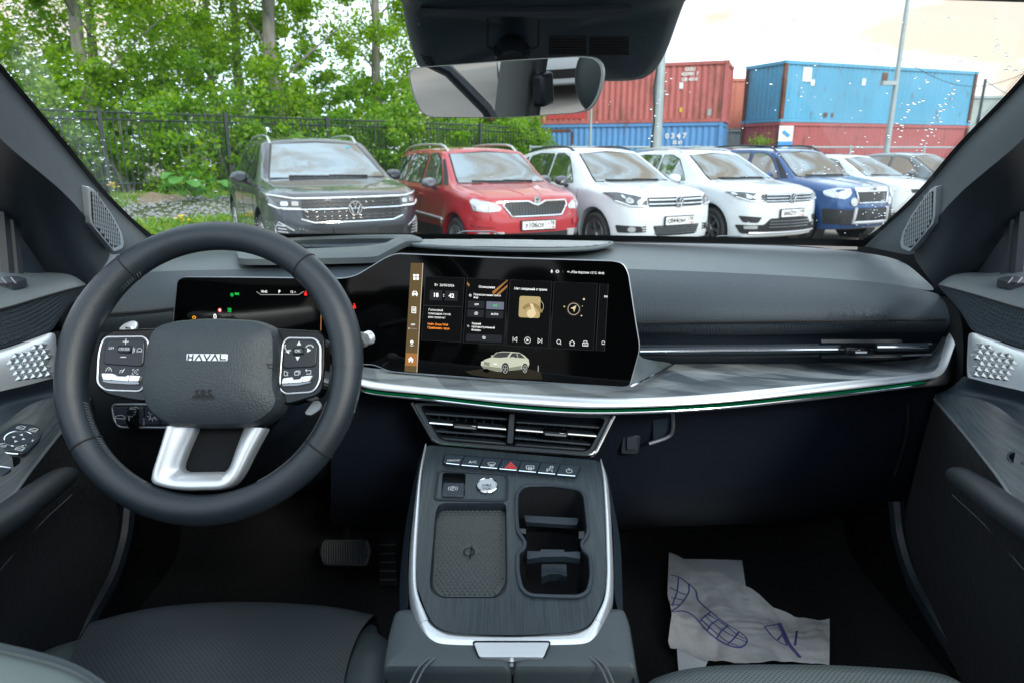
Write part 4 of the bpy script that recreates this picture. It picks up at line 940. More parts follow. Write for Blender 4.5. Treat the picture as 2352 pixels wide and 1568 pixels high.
E_btnon = emat('screen_button_on', (.09, .10, .13), 1); E_brown = emat('screen_brown', (.075, .052, .024), 1); E_tile = emat('screen_tile', (.22, .10, .03), 1); E_glowline = emat('screen_rule', (.5, .43, .33), .7); E_amber = emat('screen_amber', (1, .42, .02), .7)
E_carw = emat('screen_car_body', (.36, .38, .30), .9); E_carg = emat('screen_car_glass', (.035, .038, .036), 1); E_card2 = emat('screen_car_shade', (.16, .17, .13), .9); E_floor = emat('screen_floor', (.016, .015, .010), 1); E_black = emat('screen_black', (.001, .001, .001), 1)
E_strip = emat('ambient_green', (.0, .33, .12), .15)
def brushed(name, c0, c1, ax=(60, 3, 3), sc=6, rough=.38, coords='Object'):
    m = bpy.data.materials.new(name); m.use_nodes = True; nt = m.node_tree; b = nt.nodes['Principled BSDF']; b.inputs['Roughness'].default_value = rough
    tc = nt.nodes.new('ShaderNodeTexCoord'); mp = nt.nodes.new('ShaderNodeMapping'); mp.inputs['Scale'].default_value = ax
    n = nt.nodes.new('ShaderNodeTexNoise'); n.inputs['Scale'].default_value = sc; n.inputs['Detail'].default_value = 5; n.inputs['Roughness'].default_value = .7
    r = nt.nodes.new('ShaderNodeValToRGB'); r.color_ramp.elements[0].position = .35; r.color_ramp.elements[1].position = .68; r.color_ramp.elements[0].color = (*c0, 1); r.color_ramp.elements[1].color = (*c1, 1)
    bp = nt.nodes.new('ShaderNodeBump'); bp.inputs['Strength'].default_value = .15; bp.inputs['Distance'].default_value = .0006
    L = nt.links.new; L(tc.outputs[coords], mp.inputs['Vector']); L(mp.outputs['Vector'], n.inputs['Vector']); L(n.outputs['Fac'], r.inputs['Fac']); L(r.outputs['Color'], b.inputs['Base Color']); L(n.outputs['Fac'], bp.inputs['Height']); L(bp.outputs['Normal'], b.inputs['Normal'])
    return m
I_woodc = brushed('console_brushed', (.012, .019, .024), (.038, .053, .063), (120, 3, 3), 5)
I_woodd = brushed('door_wood', (.010, .016, .020), (.060, .082, .095), (10, 1.5, 110), 4, .42)
def facets():
    m = bpy.data.materials.new('facet_print'); m.use_nodes = True; nt = m.node_tree; b = nt.nodes['Principled BSDF']; b.inputs['Roughness'].default_value = .42
    tc = nt.nodes.new('ShaderNodeTexCoord'); L = nt.links.new; sep = nt.nodes.new('ShaderNodeSeparateXYZ'); L(tc.outputs['Object'], sep.inputs[0])
    def M(op, a, b_=None):
        n = nt.nodes.new('ShaderNodeMath'); n.operation = op
        for i, q in enumerate((a, b_)):
            if q is None: continue
            if isinstance(q, (int, float)): n.inputs[i].default_value = q
            else: L(q, n.inputs[i])
        return n.outputs[0]
    tot = None
    for k, (th, sp, of) in enumerate(((38, .062, .03), (-41, .07, .11), (62, .11, .05), (-66, .09, .0), (15, .05, .02))):
        w = M('ADD', M('MULTIPLY', sep.outputs[0], math.cos(R(th)) / sp), M('ADD', M('MULTIPLY', sep.outputs[1], math.sin(R(th)) / sp), of * 37))
        wn_ = nt.nodes.new('ShaderNodeTexWhiteNoise'); wn_.noise_dimensions = '1D'; L(M('FLOOR', w), wn_.inputs['W']); tot = wn_.outputs['Value'] if tot is None else M('ADD', tot, wn_.outputs['Value'])
    r = nt.nodes.new('ShaderNodeValToRGB'); r.color_ramp.elements[0].position = .30; r.color_ramp.elements[0].color = (.06, .078, .092, 1); r.color_ramp.elements[1].position = .70; r.color_ramp.elements[1].color = (.36, .40, .41, 1)
    L(M('DIVIDE', tot, 5.0), r.inputs['Fac']); L(r.outputs['Color'], b.inputs['Base Color']); return m
I_facet = facets()
def perforated(nm='perforated_leather', base=(.032, .040, .046)):
    m = mat(nm, base, .46, bump=.2, bscale=700); nt = m.node_tree; b = nt.nodes['Principled BSDF']; L = nt.links.new
    tc = nt.nodes.new('ShaderNodeTexCoord'); fr = []
    sep = nt.nodes.new('ShaderNodeSeparateXYZ'); L(tc.outputs['Object'], sep.inputs[0])
    def M(op, a, b_=None):
        n = nt.nodes.new('ShaderNodeMath'); n.operation = op
        for i, q in enumerate((a, b_)):
            if q is None: continue
            if isinstance(q, (int, float)): n.inputs[i].default_value = q
            else: L(q, n.inputs[i])
        return n.outputs[0]
    P = .0065
    u = M('MULTIPLY', M('ADD', sep.outputs[0], sep.outputs[1]), 1 / P); v = M('MULTIPLY', M('SUBTRACT', sep.outputs[0], sep.outputs[1]), 1 / P)
    fu = M('SUBTRACT', M('FRACT', u), .5); fv = M('SUBTRACT', M('FRACT', v), .5)
    d = M('SQRT', M('ADD', M('MULTIPLY', fu, fu), M('MULTIPLY', fv, fv))); hole = M('LESS_THAN', d, .24)
    mx = nt.nodes.new('ShaderNodeMix'); mx.data_type = 'RGBA'; mx.inputs['A'].default_value = (*base, 1); mx.inputs['B'].default_value = (.004, .004, .005, 1); L(hole, mx.inputs['Factor']); L(mx.outputs['Result'], b.inputs['Base Color'])
    return m
I_perf = perforated(); I_perf_lit = perforated('perforated_leather_lit', (.105, .130, .132))  # second is the same leather, lightened to carry right-window light on the passenger seat
_Z = dict(A=(0, 0, .72279), B=(1500, 0, .63788), C=(2500, 0, .67857), D=(0, 850, .79702), E=(1400, 950, .57395), F=(2400, 900, .72109), G=(1500, 1700, .65753), H=(2400, 1800, .72109), I=(0, 1800, .72279),
          J=(0, 1000, .31888), K=(0, 1450, .47847), L=(3596, 700, .5102), M=(3596, 1450, .81699), N=(0, 500, .41459), O=(900, 900, .34014), P=(350, 1280, .42517))
def zq(k, x, y):
    x0, y0, s = _Z[k]; return ((x0 + x * s) / 1.7415, (y0 + y * s) / 1.7415)
def zs(k, pts): return [zq(k, x, y) for x, y in pts]
def P3(pts): return [at(*p) for p in pts]
def onx(px, py, x):
    d = ray(px, py); return Vector((0, 0, CH)) + d * (x / d.x)
def surf(name, rows, n, m, parent, sub=1, solid=0, m2=None):
    """rows of (px, py, Y) control points -> smooth lofted sheet"""
    R_ = [crom(P3(r), n) for r in rows]
    return MB().loft(R_).build(name, m, parent, sub=sub, solid=solid)
def line(name, pts, r, m, parent, n=24, seg=6, flat=None): return MB().tube(crom(P3(pts), n), r, seg, flat=flat).build(name, m, parent)
class Plane:
    def __init__(s, p0, n, u=None):
        s.p0 = Vector(p0); s.n = Vector(n).normalized(); u = Vector(u) if u is not None else Vector((1, 0, 0))
        s.u = (u - s.n * u.dot(s.n)).normalized(); s.v = s.n.cross(s.u)
    def px(s, px, py, h=0.0): return onplane(px, py, s.p0 + s.n * h, s.n)
    def pts(s, L, h=0.0): return [s.px(a, b, h) for a, b in L]
    def uv(s, p): d = p - s.p0; return (d.dot(s.u), d.dot(s.v))
    def xyz(s, u, v, h=0.0): return s.p0 + s.u * u + s.v * v + s.n * h
    def mtx(s, p): return Matrix.Translation(p) @ Matrix((s.u, s.v, s.n)).transposed().to_4x4()
    def scale(s, px, py):
        p = s.px(px, py); d = ray(px, py); return (p - Vector((0, 0, CH))).dot(Vector((0, math.cos(PITCH), -math.sin(PITCH)))) / FPX
def slab(pl, poly, h0, h1, r=0.0, n=4, grow_=0.0):
    """prism over a pixel polygon lying on plane pl between heights h0 (low) and h1 (high)"""
    uv = [pl.uv(pl.px(a, b, h1)) for a, b in poly]
    if r: uv = rpoly(uv, r, n)
    if grow_: uv = grow(uv, grow_)
    top = [pl.xyz(a, b, h1) for a, b in uv]; bot = [pl.xyz(a, b, h0) for a, b in uv]; k = len(top)
    return MB().add(top + bot, [tuple(range(k)), tuple(reversed(range(k, 2 * k)))] + [(j, k + j, k + (j + 1) % k, (j + 1) % k) for j in range(k)])
def pillow(pl, poly, prof, r=0.0, n=4, href=None):
    """domed pad: prof = [(shrink 0..1, height)] rings from the outline inwards"""
    uv = [pl.uv(pl.px(a, b, prof[0][1] if href is None else href)) for a, b in poly]
    if r: uv = rpoly(uv, r, n)
    cx = sum(a for a, b in uv) / len(uv); cy = sum(b for a, b in uv) / len(uv)
    rows = [[pl.xyz(cx + (a - cx) * s, cy + (b - cy) * s, h) for a, b in uv] for s, h in prof]
    m = MB().loft(rows, True); k = len(uv); o = len(m.v) - k; m.f.append(tuple(o + j for j in range(k))); return m
def ringon(pl, poly, h, r, m, name, parent, rad=0.0, seg=8, n=5, flat=None):
    uv = [pl.uv(pl.px(a, b, h)) for a, b in poly]
    if rad: uv = rpoly(uv, rad, n)
    return MB().tube([pl.xyz(a, b, h) for a, b in uv], r, seg, closed=True, flat=flat).build(name, m, parent)
def holed(pl, outer, holes, h):
    """flat plate with holes; all loops are lists of (u, v)"""
    bm = bmesh.new(); es = []
    for loop in [outer] + holes:
        vs = [bm.verts.new(pl.xyz(a, b, h)) for a, b in loop]; es += [bm.edges.new((vs[i], vs[(i + 1) % len(vs)])) for i in range(len(vs))]
    bmesh.ops.triangle_fill(bm, use_beauty=True, use_dissolve=False, edges=es, normal=pl.n); bmesh.ops.recalc_face_normals(bm, faces=bm.faces)
    if bm.faces and sum((f.normal.dot(pl.n) for f in bm.faces)) < 0: bmesh.ops.reverse_faces(bm, faces=bm.faces)
    me = bpy.data.meshes.new('p'); bm.to_mesh(me); bm.free(); return me

# ================================================================== dashboard
dash = thing('dashboard', 'black soft-touch dashboard with silver trim edge and green light line', 'dashboard', at(1176, 900, 1.25))
def dashboard():
    # upper pad, right of and behind the screen
    top = [[(60, 560, 1.42), (330, 553, 1.52), (640, 553, 1.60), (1176, 556, 1.64), (1700, 562, 1.60), (1960, 577, 1.47), (2080, 600, 1.36)],
           [(60, 600, 1.34), (330, 590, 1.42), (640, 585, 1.48), (1176, 580, 1.50), (1700, 590, 1.46), (1985, 605, 1.38), (2120, 640, 1.30)],
           [(60, 650, 1.25), (330, 625, 1.32), (640, 618, 1.36), (1176, 612, 1.36), (1700, 628, 1.34), (2030, 650, 1.29), (2165, 676, 1.24)]]
    surf('top_pad', top, 30, I_leather, dash, sub=2)
    e = crom(P3(top[0]), 30); MB().loft([[p + Vector((0, .14, -.012)) for p in e], [p + Vector((0, -.01, -.003)) for p in e]]).build('rear_cowl', I_dark, dash)
    mid = [[(60, 650, 1.249), (330, 625, 1.319), (640, 618, 1.359), (1176, 612, 1.359), (1700, 628, 1.339), (2030, 650, 1.289), (2165, 676, 1.239)],
           [(70, 690, 1.215), (330, 662, 1.27), (640, 655, 1.29), (1176, 640, 1.30), (1700, 668, 1.275), (2040, 680, 1.235), (2180, 696, 1.195)],
           [(90, 735, 1.20), (330, 712, 1.245), (640, 700, 1.26), (1176, 700, 1.265), (1700, 720, 1.245), (2050, 722, 1.21), (2196, 728, 1.17)],
           [(110, 752, 1.205), (330, 738, 1.25), (640, 738, 1.262), (1176, 745, 1.265), (1700, 752, 1.247), (2050, 750, 1.212), (2203, 752, 1.172)],
           [(120, 772, 1.225), (330, 765, 1.27), (640, 765, 1.28), (1176, 768, 1.285), (1700, 769, 1.265), (2050, 764, 1.235), (2203, 764, 1.20)]]
    surf('patterned_pad', mid, 30, I_weave, dash, sub=2)
    line('stitched_seam', [(1440, 742, 1.246), (1700, 739, 1.241), (2000, 736, 1.205), (2172, 735, 1.172)], .0022, I_seam, dash, 30)
    line('stitched_seam', [(240, 722, 1.222), (330, 716, 1.240), (400, 708, 1.246)], .0022, I_seam, dash, 12)
    Mx = at(2010, 716, 1.211); text('airbag_lettering', 'AIRBAG', .024, Matrix.Translation(Mx + Vector((-.02, -.010, .002))) @ Matrix.Rotation(R(-9), 4, 'Z') @ Matrix.Rotation(R(72), 4, 'X'), I_weave, dash, spacing=1.15)
    # dark recess with the passenger vent
    rec = [[(1380, 764, 1.262), (1700, 765, 1.265), (2050, 762, 1.232), (2200, 763, 1.20)], [(1380, 790, 1.30), (1700, 790, 1.30), (2050, 785, 1.27), (2190, 785, 1.23)],
           [(1380, 834, 1.30), (1546, 836, 1.30), (1800, 834, 1.295), (2103, 822, 1.262), (2170, 790, 1.225)]]
    surf('vent_recess', rec, 20, I_soft, dash, sub=1)
    v = line('vent_bar', [(1470, 806, 1.235), (1700, 803, 1.232), (1940, 801, 1.212)], .0075, I_soft, dash, 16, 10)
    line('vent_edge', [(1470, 807, 1.227), (1700, 804, 1.224), (1938, 802, 1.204)], .0020, I_bright, dash, 16)
    line('vent_bar', [(2012, 797, 1.205), (2130, 796, 1.188)], .0075, I_soft, dash, 8, 10); line('vent_edge', [(2015, 797, 1.197), (2128, 797, 1.180)], .0025, I_bright, dash, 8)
    for yy in (793, 818):
        line('vent_slat', [(1470, yy + 1, 1.255), (1700, yy, 1.25), (1880, yy - 2, 1.235)], .0045, I_hard, dash, 10, flat=.5); line('vent_slat', [(1885, yy - 8 if yy < 800 else yy + 2, 1.24), (2070, yy - 8 if yy < 800 else yy, 1.215)], .006, I_hard, dash, 10); line('vent_slat', [(2060, yy - 2, 1.225), (2140, yy - 4, 1.205)], .0045, I_silverd, dash, 6, flat=.5)
    tabp = at(1968, 803, 1.19); MB().box(tabp, (.052, .03, .014)).build('vent_tab', I_gloss, dash, bevel=.004); MB().box(tabp + Vector((0, -.016, .0)), (.02, .002, .003)).build('vent_mark', I_icon, dash)
    # patterned shelf with its silver edge
    back = [(800, 838, 1.16), (903, 848, 1.155), (1130, 850, 1.17), (1330, 850, 1.22), (1546, 836, 1.285), (1800, 834, 1.285), (2060, 828, 1.26), (2135, 812, 1.235), (2170, 766, 1.215)]
    fr = [(808, 850, 1.055), (840, 872, 1.03), (1002, 890, 1.01), (1199, 903, .995), (1397, 913, .99), (1585, 908, .995), (1875, 881, 1.035), (2100, 860, 1.085), (2150, 848, 1.115), (2166, 810, 1.15), (2181, 764, 1.18)]
    rb = crom(P3(back), 60); rf = crom(P3(fr), 60); rows = [[a.lerp(b, t) + Vector((0, 0, -.006 * math.sin(math.pi * t))) for a, b in zip(rb, rf)] for t in (0, .12, .35, .6, .85, 1)]
    MB().loft(rows).build('patterned_shelf', I_facet, dash)
    e1 = [(812, 858, 1.035), (832, 890, 1.016), (1002, 909, .996), (1199, 930, .980), (1381, 938, .975), (1627, 928, .981), (1875, 903, 1.021), (2100, 876, 1.071), (2160, 862, 1.09), (2184, 815, 1.13), (2202, 764, 1.165)]
    e0 = [(815, 862, 1.045), (836, 898, 1.02), (1002, 920, 1.008), (1199, 942, .992), (1390, 951, .987), (1627, 941, .995), (1875, 918, 1.035), (2100, 890, 1.085), (2182, 884, 1.12), (2200, 868, 1.15), (2207, 764, 1.19)]
    f1 = crom(P3(fr), 60); g1 = crom(P3(e1), 60); g0 = crom(P3(e0), 60); up = Vector((0, 0, .004))
    rows = [[p + Vector((0, .004, -.004)) for p in f1], [p + Vector((0, -.002, .0025)) for p in f1], [a.lerp(b, .22) + Vector((0, -.005, .0035)) for a, b in zip(f1, g1)], [a.lerp(b, .55) + Vector((0, -.009, .0025)) for a, b in zip(f1, g1)], [a.lerp(b, .85) + Vector((0, -.006, .0005)) for a, b in zip(f1, g1)], [p + Vector((0, -.001, .001)) for p in g1], [p + Vector((0, .012, -.002)) for p in g1]]
    MB().loft(rows).build('silver_trim', I_silver, dash, sub=1)
    MB().tube([p + Vector((0, .0015, -.0035)) for p in g1[2:52]], .0013, 6).build('light_strip', E_strip, dash)
    MB().tube([p + Vector((0, -.001, -.0062)) for p in g1[2:52]], .0011, 6).build('chrome_line', I_bright, dash)
    rows = [[p + Vector((0, .012, -.008)) for p in g1], [p + Vector((0, .003, -.011)) for p in g1], [p + Vector((0, 0, -.002)) for p in g0], [p + Vector((0, .05, -.012)) for p in g0]]
    MB().loft(rows).build('trim_underside', I_silverd, dash, sub=1)
    # small ramp between screen foot and shelf
    surf('screen_foot', [[(1462, 800, 1.14), (1478, 822, 1.20), (1546, 834, 1.275)], [(1455, 850, 1.09), (1475, 862, 1.12), (1520, 845, 1.24)], [(1447, 886, 1.05), (1470, 878, 1.065), (1546, 837, 1.27)]], 12, I_leather, dash, sub=1)
    line('foot_edge', [(1448, 887, 1.048), (1480, 872, 1.075), (1520, 852, 1.16), (1548, 836, 1.265)], .0018, I_bright, dash, 16)
    MB().loft([[Vector((-.86, y, z)), Vector((.86, y, z))] for y, z in ((1.34, 1.20), (1.36, 1.26), (1.5, 1.30), (1.66, 1.35))]).build('inner_frame', I_dark, dash)
    # lower fascia: centre stack, glove box side
    low = [[(760, 900, 1.10), (1000, 918, 1.06), (1199, 940, 1.04), (1397, 950, 1.035), (1627, 942, 1.045), (1875, 919, 1.085), (2100, 893, 1.13), (2206, 870, 1.18)],
           [(760, 940, 1.12), (1000, 952, 1.08), (1199, 965, 1.055), (1397, 975, 1.05), (1627, 975, 1.075), (1875, 950, 1.12), (2100, 925, 1.15), (2200, 915, 1.19)],
           [(760, 1060, 1.14), (1000, 1070, 1.10), (1199, 1080, 1.08), (1430, 1080, 1.08), (1627, 1060, 1.11), (1875, 1040, 1.15), (2080, 1010, 1.17), (2160, 990, 1.2)],
           [(760, 1190, 1.20), (1000, 1200, 1.16), (1199, 1210, 1.14), (1430, 1190, 1.14), (1627, 1180, 1.17), (1875, 1170, 1.21), (2050, 1130, 1.22), (2130, 1100, 1.24)],
           [(760, 1215, 1.42), (1000, 1225, 1.4), (1199, 1230, 1.4), (1430, 1215, 1.4), (1627, 1205, 1.42), (1875, 1195, 1.42), (2050, 1160, 1.42), (2130, 1130, 1.42)]]
    surf('lower_fascia', low, 34, mat('fascia_black', (.007, .011, .020), .5, spec=.3, bump=.25, bscale=1100), dash, sub=2)
    line('glovebox_gap', [(2083, 905, 1.144), (2086, 960, 1.152), (2080, 1010, 1.166), (2055, 1090, 1.20)], .003, I_seam, dash, 14)
    line('glovebox_gap', zsY('F', [(275, 1035), (272, 1210), (240, 1340), (205, 1450)], (1.062, 1.074, 1.10, 1.13)), .003, I_seam, dash, 14)
    gb = zsY('F', [(288, 1045), (400, 1040), (400, 1130), (375, 1165), (288, 1200)], (1.058, 1.058, 1.068, 1.072, 1.072)); p = P3(gb)
    MB().prism([q + Vector((0, -.012, 0)) for q in p], (0, .012, 0)).build('glovebox_latch', I_soft, dash)
    line('latch_frame', zsY('F', [(404, 1038), (404, 1128), (378, 1172), (272, 1210)], (1.040, 1.046, 1.050, 1.050)), .0032, I_silverd, dash, 18)
    # small switch left of the glove box
    pl = Plane(at(*zq('F', 180, 1215), 1.062), (0, -1, .05)); q = zs('F', [(125, 1165), (228, 1165), (215, 1270), (115, 1270)])
    slab(pl, q, -.006, .004, .006).build('switch_frame', I_hard, dash, bevel=.002); slab(pl, zs('F', [(148, 1175), (205, 1175), (208, 1245), (150, 1245)]), 0, .009, .003).build('switch_rocker', I_soft, dash, bevel=.002)
    # knee panel on the driver's side
    knee = [[(100, 760, 1.19), (330, 765, 1.24), (640, 770, 1.24), (830, 840, 1.14)], [(100, 860, 1.13), (330, 860, 1.12), (640, 860, 1.11), (830, 885, 1.08)], [(110, 1000, 1.13), (330, 1000, 1.10), (640, 1000, 1.10), (830, 990, 1.12)],
            [(130, 1150, 1.20), (330, 1120, 1.18), (640, 1120, 1.18), (830, 1100, 1.2)], [(130, 1160, 1.42), (330, 1130, 1.42), (640, 1130, 1.42), (830, 1110, 1.42)]]
    surf('knee_panel', knee, 24, mat('knee_black', (.009, .012, .016), .5, spec=.3, bump=.25, bscale=1100), dash, sub=2)
def zsY(k, pts, Ys): return [(*zq(k, *p), y) for p, y in zip(pts, Ys)]
dashboard()
def dash_details():
    # switch strip beside the column
    pl = Plane(at(300, 955, 1.07), (0, -1, .25)); q = zs('D', [(560, 962), (860, 962), (860, 1078), (600, 1075), (575, 1040)])
    b = slab(pl, q, -.01, .004, .008).build('switch_panel', I_hard, dash, bevel=.002)
    ringon(pl, q, .005, .0022, I_silverd, 'panel_trim', dash, .008)
    for i, (x0, x1) in enumerate(((565, 638), (642, 720), (724, 800), (804, 858))):
        s = slab(pl, zs('D', [(x0, 975), (x1, 975), (x1, 1064), (x0 + (20 if i == 0 else 0), 1064)]), 0, .008, .003).build('switch_button', I_soft, dash, bevel=.0015)
    for x in (640, 722): MB().tube(pl.pts(zs('D', [(x, 1030), (x, 1066)]), .009), .0014, 6).build('button_divider', I_silverd, dash)
    w = MB(); c = pl.px(*zq('D', 680, 1030), .006); w.lathe([(.001, -.007), (.016, -.007), (.018, -.005), (.018, .005), (.016, .007), (.001, .007)], 24, Matrix.Translation(c) @ Matrix.Rotation(R(90), 4, 'Z')); wh = w.build('dimmer_wheel', I_gloss, dash)
    text('wheel_mark', '1', .01, Matrix.Translation(c + Vector((0, -.0185, .006))) @ Matrix.Rotation(R(80), 4, 'X'), I_icon, wh)
    icon(pl, *zq('D', 600, 1028), .009, [[(-1, -.1), (-.6, .35), (.4, .5), (1, .2), (1, -.2), (-1, -.1)]], I_icon, dash)
    icon(pl, *zq('D', 677, 988), .009, [arc(0, 0, .6, -90, 90), [(0, .6), (0, -.6)], [(-.35, .4), (-.9, .3)], [(-.35, 0), (-.9, -.1)], [(-.35, -.4), (-.9, -.5)]], I_icon, dash)
    icon(pl, *zq('D', 765, 1020), .009, [arc(0, 0, .45, 0, 360)] + [[(.65 * math.cos(a), .65 * math.sin(a)), (.95 * math.cos(a), .95 * math.sin(a))] for a in [k * math.pi / 4 for k in range(8)]], I_icon, dash)
    text('button_lettering', 'AUTO', .0055, pl.mtx(pl.px(*zq('D', 768, 1032), .0092)), I_icon, dash)
    # head-up display well in the top pad
    well_o = zsY('O', [(130, 262), (150, 370), (215, 410), (700, 412), (1200, 402), (1720, 388), (1830, 360), (2000, 270), (2150, 200), (2310, 200), (2280, 155), (2050, 152), (1400, 160), (860, 178), (500, 200), (200, 235)],
                  (1.43, 1.37, 1.345, 1.345, 1.35, 1.36, 1.38, 1.42, 1.48, 1.50, 1.57, 1.58, 1.58, 1.57, 1.55, 1.47))
    well_i = zsY('O', [(250, 275), (265, 318), (320, 332), (700, 318), (1020, 298), (1400, 280), (1760, 258), (1880, 238), (1930, 210), (2010, 175), (1980, 158), (1900, 160), (1700, 160), (1400, 163), (860, 183), (400, 230)],
                  (1.45, 1.415, 1.405, 1.405, 1.41, 1.42, 1.435, 1.455, 1.48, 1.52, 1.555, 1.565, 1.57, 1.57, 1.56, 1.50))
    o = [p + Vector((0, 0, .002)) for p in crom(P3(well_o), 64, True)]; i = [p for p in crom(P3(well_i), 64, True)]
    rows = [[p + Vector((0, 0, -.012)) for p in o], o, [a.lerp(b, .25) + Vector((0, 0, .006)) for a, b in zip(o, i)], [a.lerp(b, .85) + Vector((0, 0, .006)) for a, b in zip(o, i)], i, [p + Vector((0, .03, -.05)) for p in i]]
    MB().loft(rows, True).build('projector_surround', mat('surround_lit', (.085, .105, .108), .5, bump=.3, bscale=900), dash); k = [p + Vector((0, .03, -.048)) for p in i]; MB().poly(k).build('projector_well', I_soft, dash)  # surround colour made paler to carry the light falling through the windscreen
    c = P3(zsY('O', [(860, 184), (1500, 166), (1930, 162), (1930, 205), (1880, 236), (1500, 270), (1060, 292)], (1.55, 1.57, 1.56, 1.50, 1.47, 1.44, 1.425))); MB().poly([p + Vector((0, 0, -.006)) for p in c]).build('projector_cover', mat('projector_glass', (.02, .035, .06), .12, coat=1), dash)
    # speaker grille in the top pad
    g = zsY('E', [(500, 34), (900, 30), (1300, 36), (1700, 40), (1830, 46), (1700, 80), (1450, 92), (1150, 92), (900, 85), (640, 72), (440, 55)], (1.57, 1.59, 1.59, 1.57, 1.55, 1.46, 1.43, 1.42, 1.425, 1.44, 1.48))
    gp = crom(P3(g), 60, True); MB().tube([p + Vector((0, 0, .001)) for p in gp], .0045, 8, closed=True).build('speaker_rim', I_leather, dash)
    MB().poly([p + Vector((0, 0, .001)) for p in gp]).build('speaker_base', mat('speaker_cloth', (.07, .085, .09), .7), dash)
    inner = grow([(p.x, p.y) for p in gp], -.008); b = MB(); z0 = sum(p.z for p in gp) / len(gp)
    def inside(x, y):
        r = False; n = len(inner)
        for k in range(n):
            (x1, y1), (x2, y2) = inner[k], inner[(k + 1) % n]
            if (y1 > y) != (y2 > y) and x < (x2 - x1) * (y - y1) / (y2 - y1) + x1: r = not r
        return r
    fit = np.linalg.lstsq(np.array([[p.x, p.y, 1] for p in gp]), np.array([p.z for p in gp]), rcond=None)[0]
    xs = [p[0] for p in inner]; ys = [p[1] for p in inner]; s = .009; x = min(xs); r_ = 0
    yy = min(ys)
    while yy < max(ys):
        xx = min(xs) + (s / 2 if r_ % 2 else 0)
        while xx < max(xs):
            if inside(xx, yy):
                zc = fit[0] * xx + fit[1] * yy + fit[2] + .006
                for a in (0, 60, 120):
                    dx, dy = math.cos(R(a)) * s * .46, math.sin(R(a)) * s * .46; w = .0011; nx, ny = -math.sin(R(a)) * w, math.cos(R(a)) * w
                    q = [Vector((xx + dx * t + nx * u, yy + dy * t + ny * u, zc)) for t, u in ((-1, -1), (1, -1), (1, 1), (-1, 1))]; b.add(q, [(0, 1, 2, 3)])
            xx += s
        yy += s * .866; r_ += 1
    tag(b.build('speaker_mesh', mat('mesh_grey', (.50, .54, .55), .4, metal=.4), dash, smooth=False), kind='stuff')
    # centre air vent: frame, two banks of blades, divider
    pl = Plane(at(1165, 985, 1.02), (0, -1, .18))
    outl = zs('E', [(432, 1150), (585, 1425), (650, 1452), (1640, 1525), (1710, 1510), (1840, 1238), (1560, 1232), (1000, 1180), (700, 1150)])
    o = [pl.uv(p) for p in pl.pts(outl, .004)]; o = rpoly(o, .012); inn = rpoly([pl.uv(p) for p in pl.pts(zs('E', [(480, 1165), (620, 1400), (680, 1420), (1620, 1490), (1670, 1478), (1790, 1255), (1560, 1250), (1000, 1200), (700, 1172)]), .004)], .01)
    vent = link('air_vent', holed(pl, o, [inn], .004), I_soft, dash, smooth=False, solid=.012)
    MB().loft([[pl.xyz(a, b, .004) for a, b in inn], [pl.xyz(a * .98, b * .98, -.05) for a, b in inn]], True).build('vent_duct', I_dark, vent); MB().poly([pl.xyz(a, b, -.05) for a, b in inn]).build('vent_back', I_dark, vent)
    MB().tube([pl.px(*p, .007) for p in zs('E', [(430, 1148), (500, 1275), (575, 1405), (600, 1425), (640, 1440), (1100, 1480), (1640, 1520), (1690, 1510), (1720, 1480), (1780, 1360), (1842, 1238)])], .0032, 8).build('vent_trim', I_bright, vent)
    slab(pl, zs('E', [(1112, 1225), (1148, 1227), (1135, 1432), (1095, 1428)]), -.03, .006, .003).build('vent_divider', I_soft, vent)
    for (a, b_) in (((520, 1215), (1100, 1255)), ((590, 1335), (1095, 1375)), ((610, 1385), (1090, 1425)), ((1155, 1275), (1760, 1315)), ((1145, 1385), (1715, 1435)), ((1150, 1430), (1690, 1470))):
        P = pl.pts(zs('E', [a, b_]), -.016); d = (P[1] - P[0]).normalized(); MB().box((P[0] + P[1]) / 2, ((P[1] - P[0]).length, .022, .0035), Matrix((d, pl.n, d.cross(pl.n))).transposed()).build('blade', I_soft, vent, bevel=.001)
    for (a, b_, m_) in (((560, 1278), (1088, 1323), 805), ((1155, 1327), (1710, 1370), 1430)):
        P = pl.pts(zs('E', [a, b_]), -.008); d = (P[1] - P[0]).normalized(); Mr = Matrix((d, pl.n, d.cross(pl.n))).transposed()
        MB().box((P[0] + P[1]) / 2, ((P[1] - P[0]).length, .022, .005), Mr).build('blade', I_soft, vent); MB().tube([P[0] + pl.n * .012, P[1] + pl.n * .012], .0018, 6).build('blade_edge', I_bright, vent)
        c = pl.px(*zq('E', m_, a[1] + 12 + (m_ - a[0]) * .08), .002); MB().box(c, (.040, .02, .011), Mr).build('vent_tab', I_gloss, vent, bevel=.003); MB().box(c + pl.n * .0105, (.034, .002, .003), Mr).build('tab_mark', I_silverd, vent)
    for x in list(range(560, 1090, 62)) + list(range(1180, 1720, 62)):
        P = pl.pts(zs('E', [(x, 1200 + (x - 500) * .06), (x - 6, 1395 + (x - 560) * .07)]), -.03); MB().tube(P, .0018, 5).build('rear_blade', I_soft, vent)
def arc(cx, cy, r, a0, a1, n=14): return [(cx + r * math.cos(R(a0 + (a1 - a0) * k / n)), cy + r * math.sin(R(a0 + (a1 - a0) * k / n))) for k in range(n + 1)]
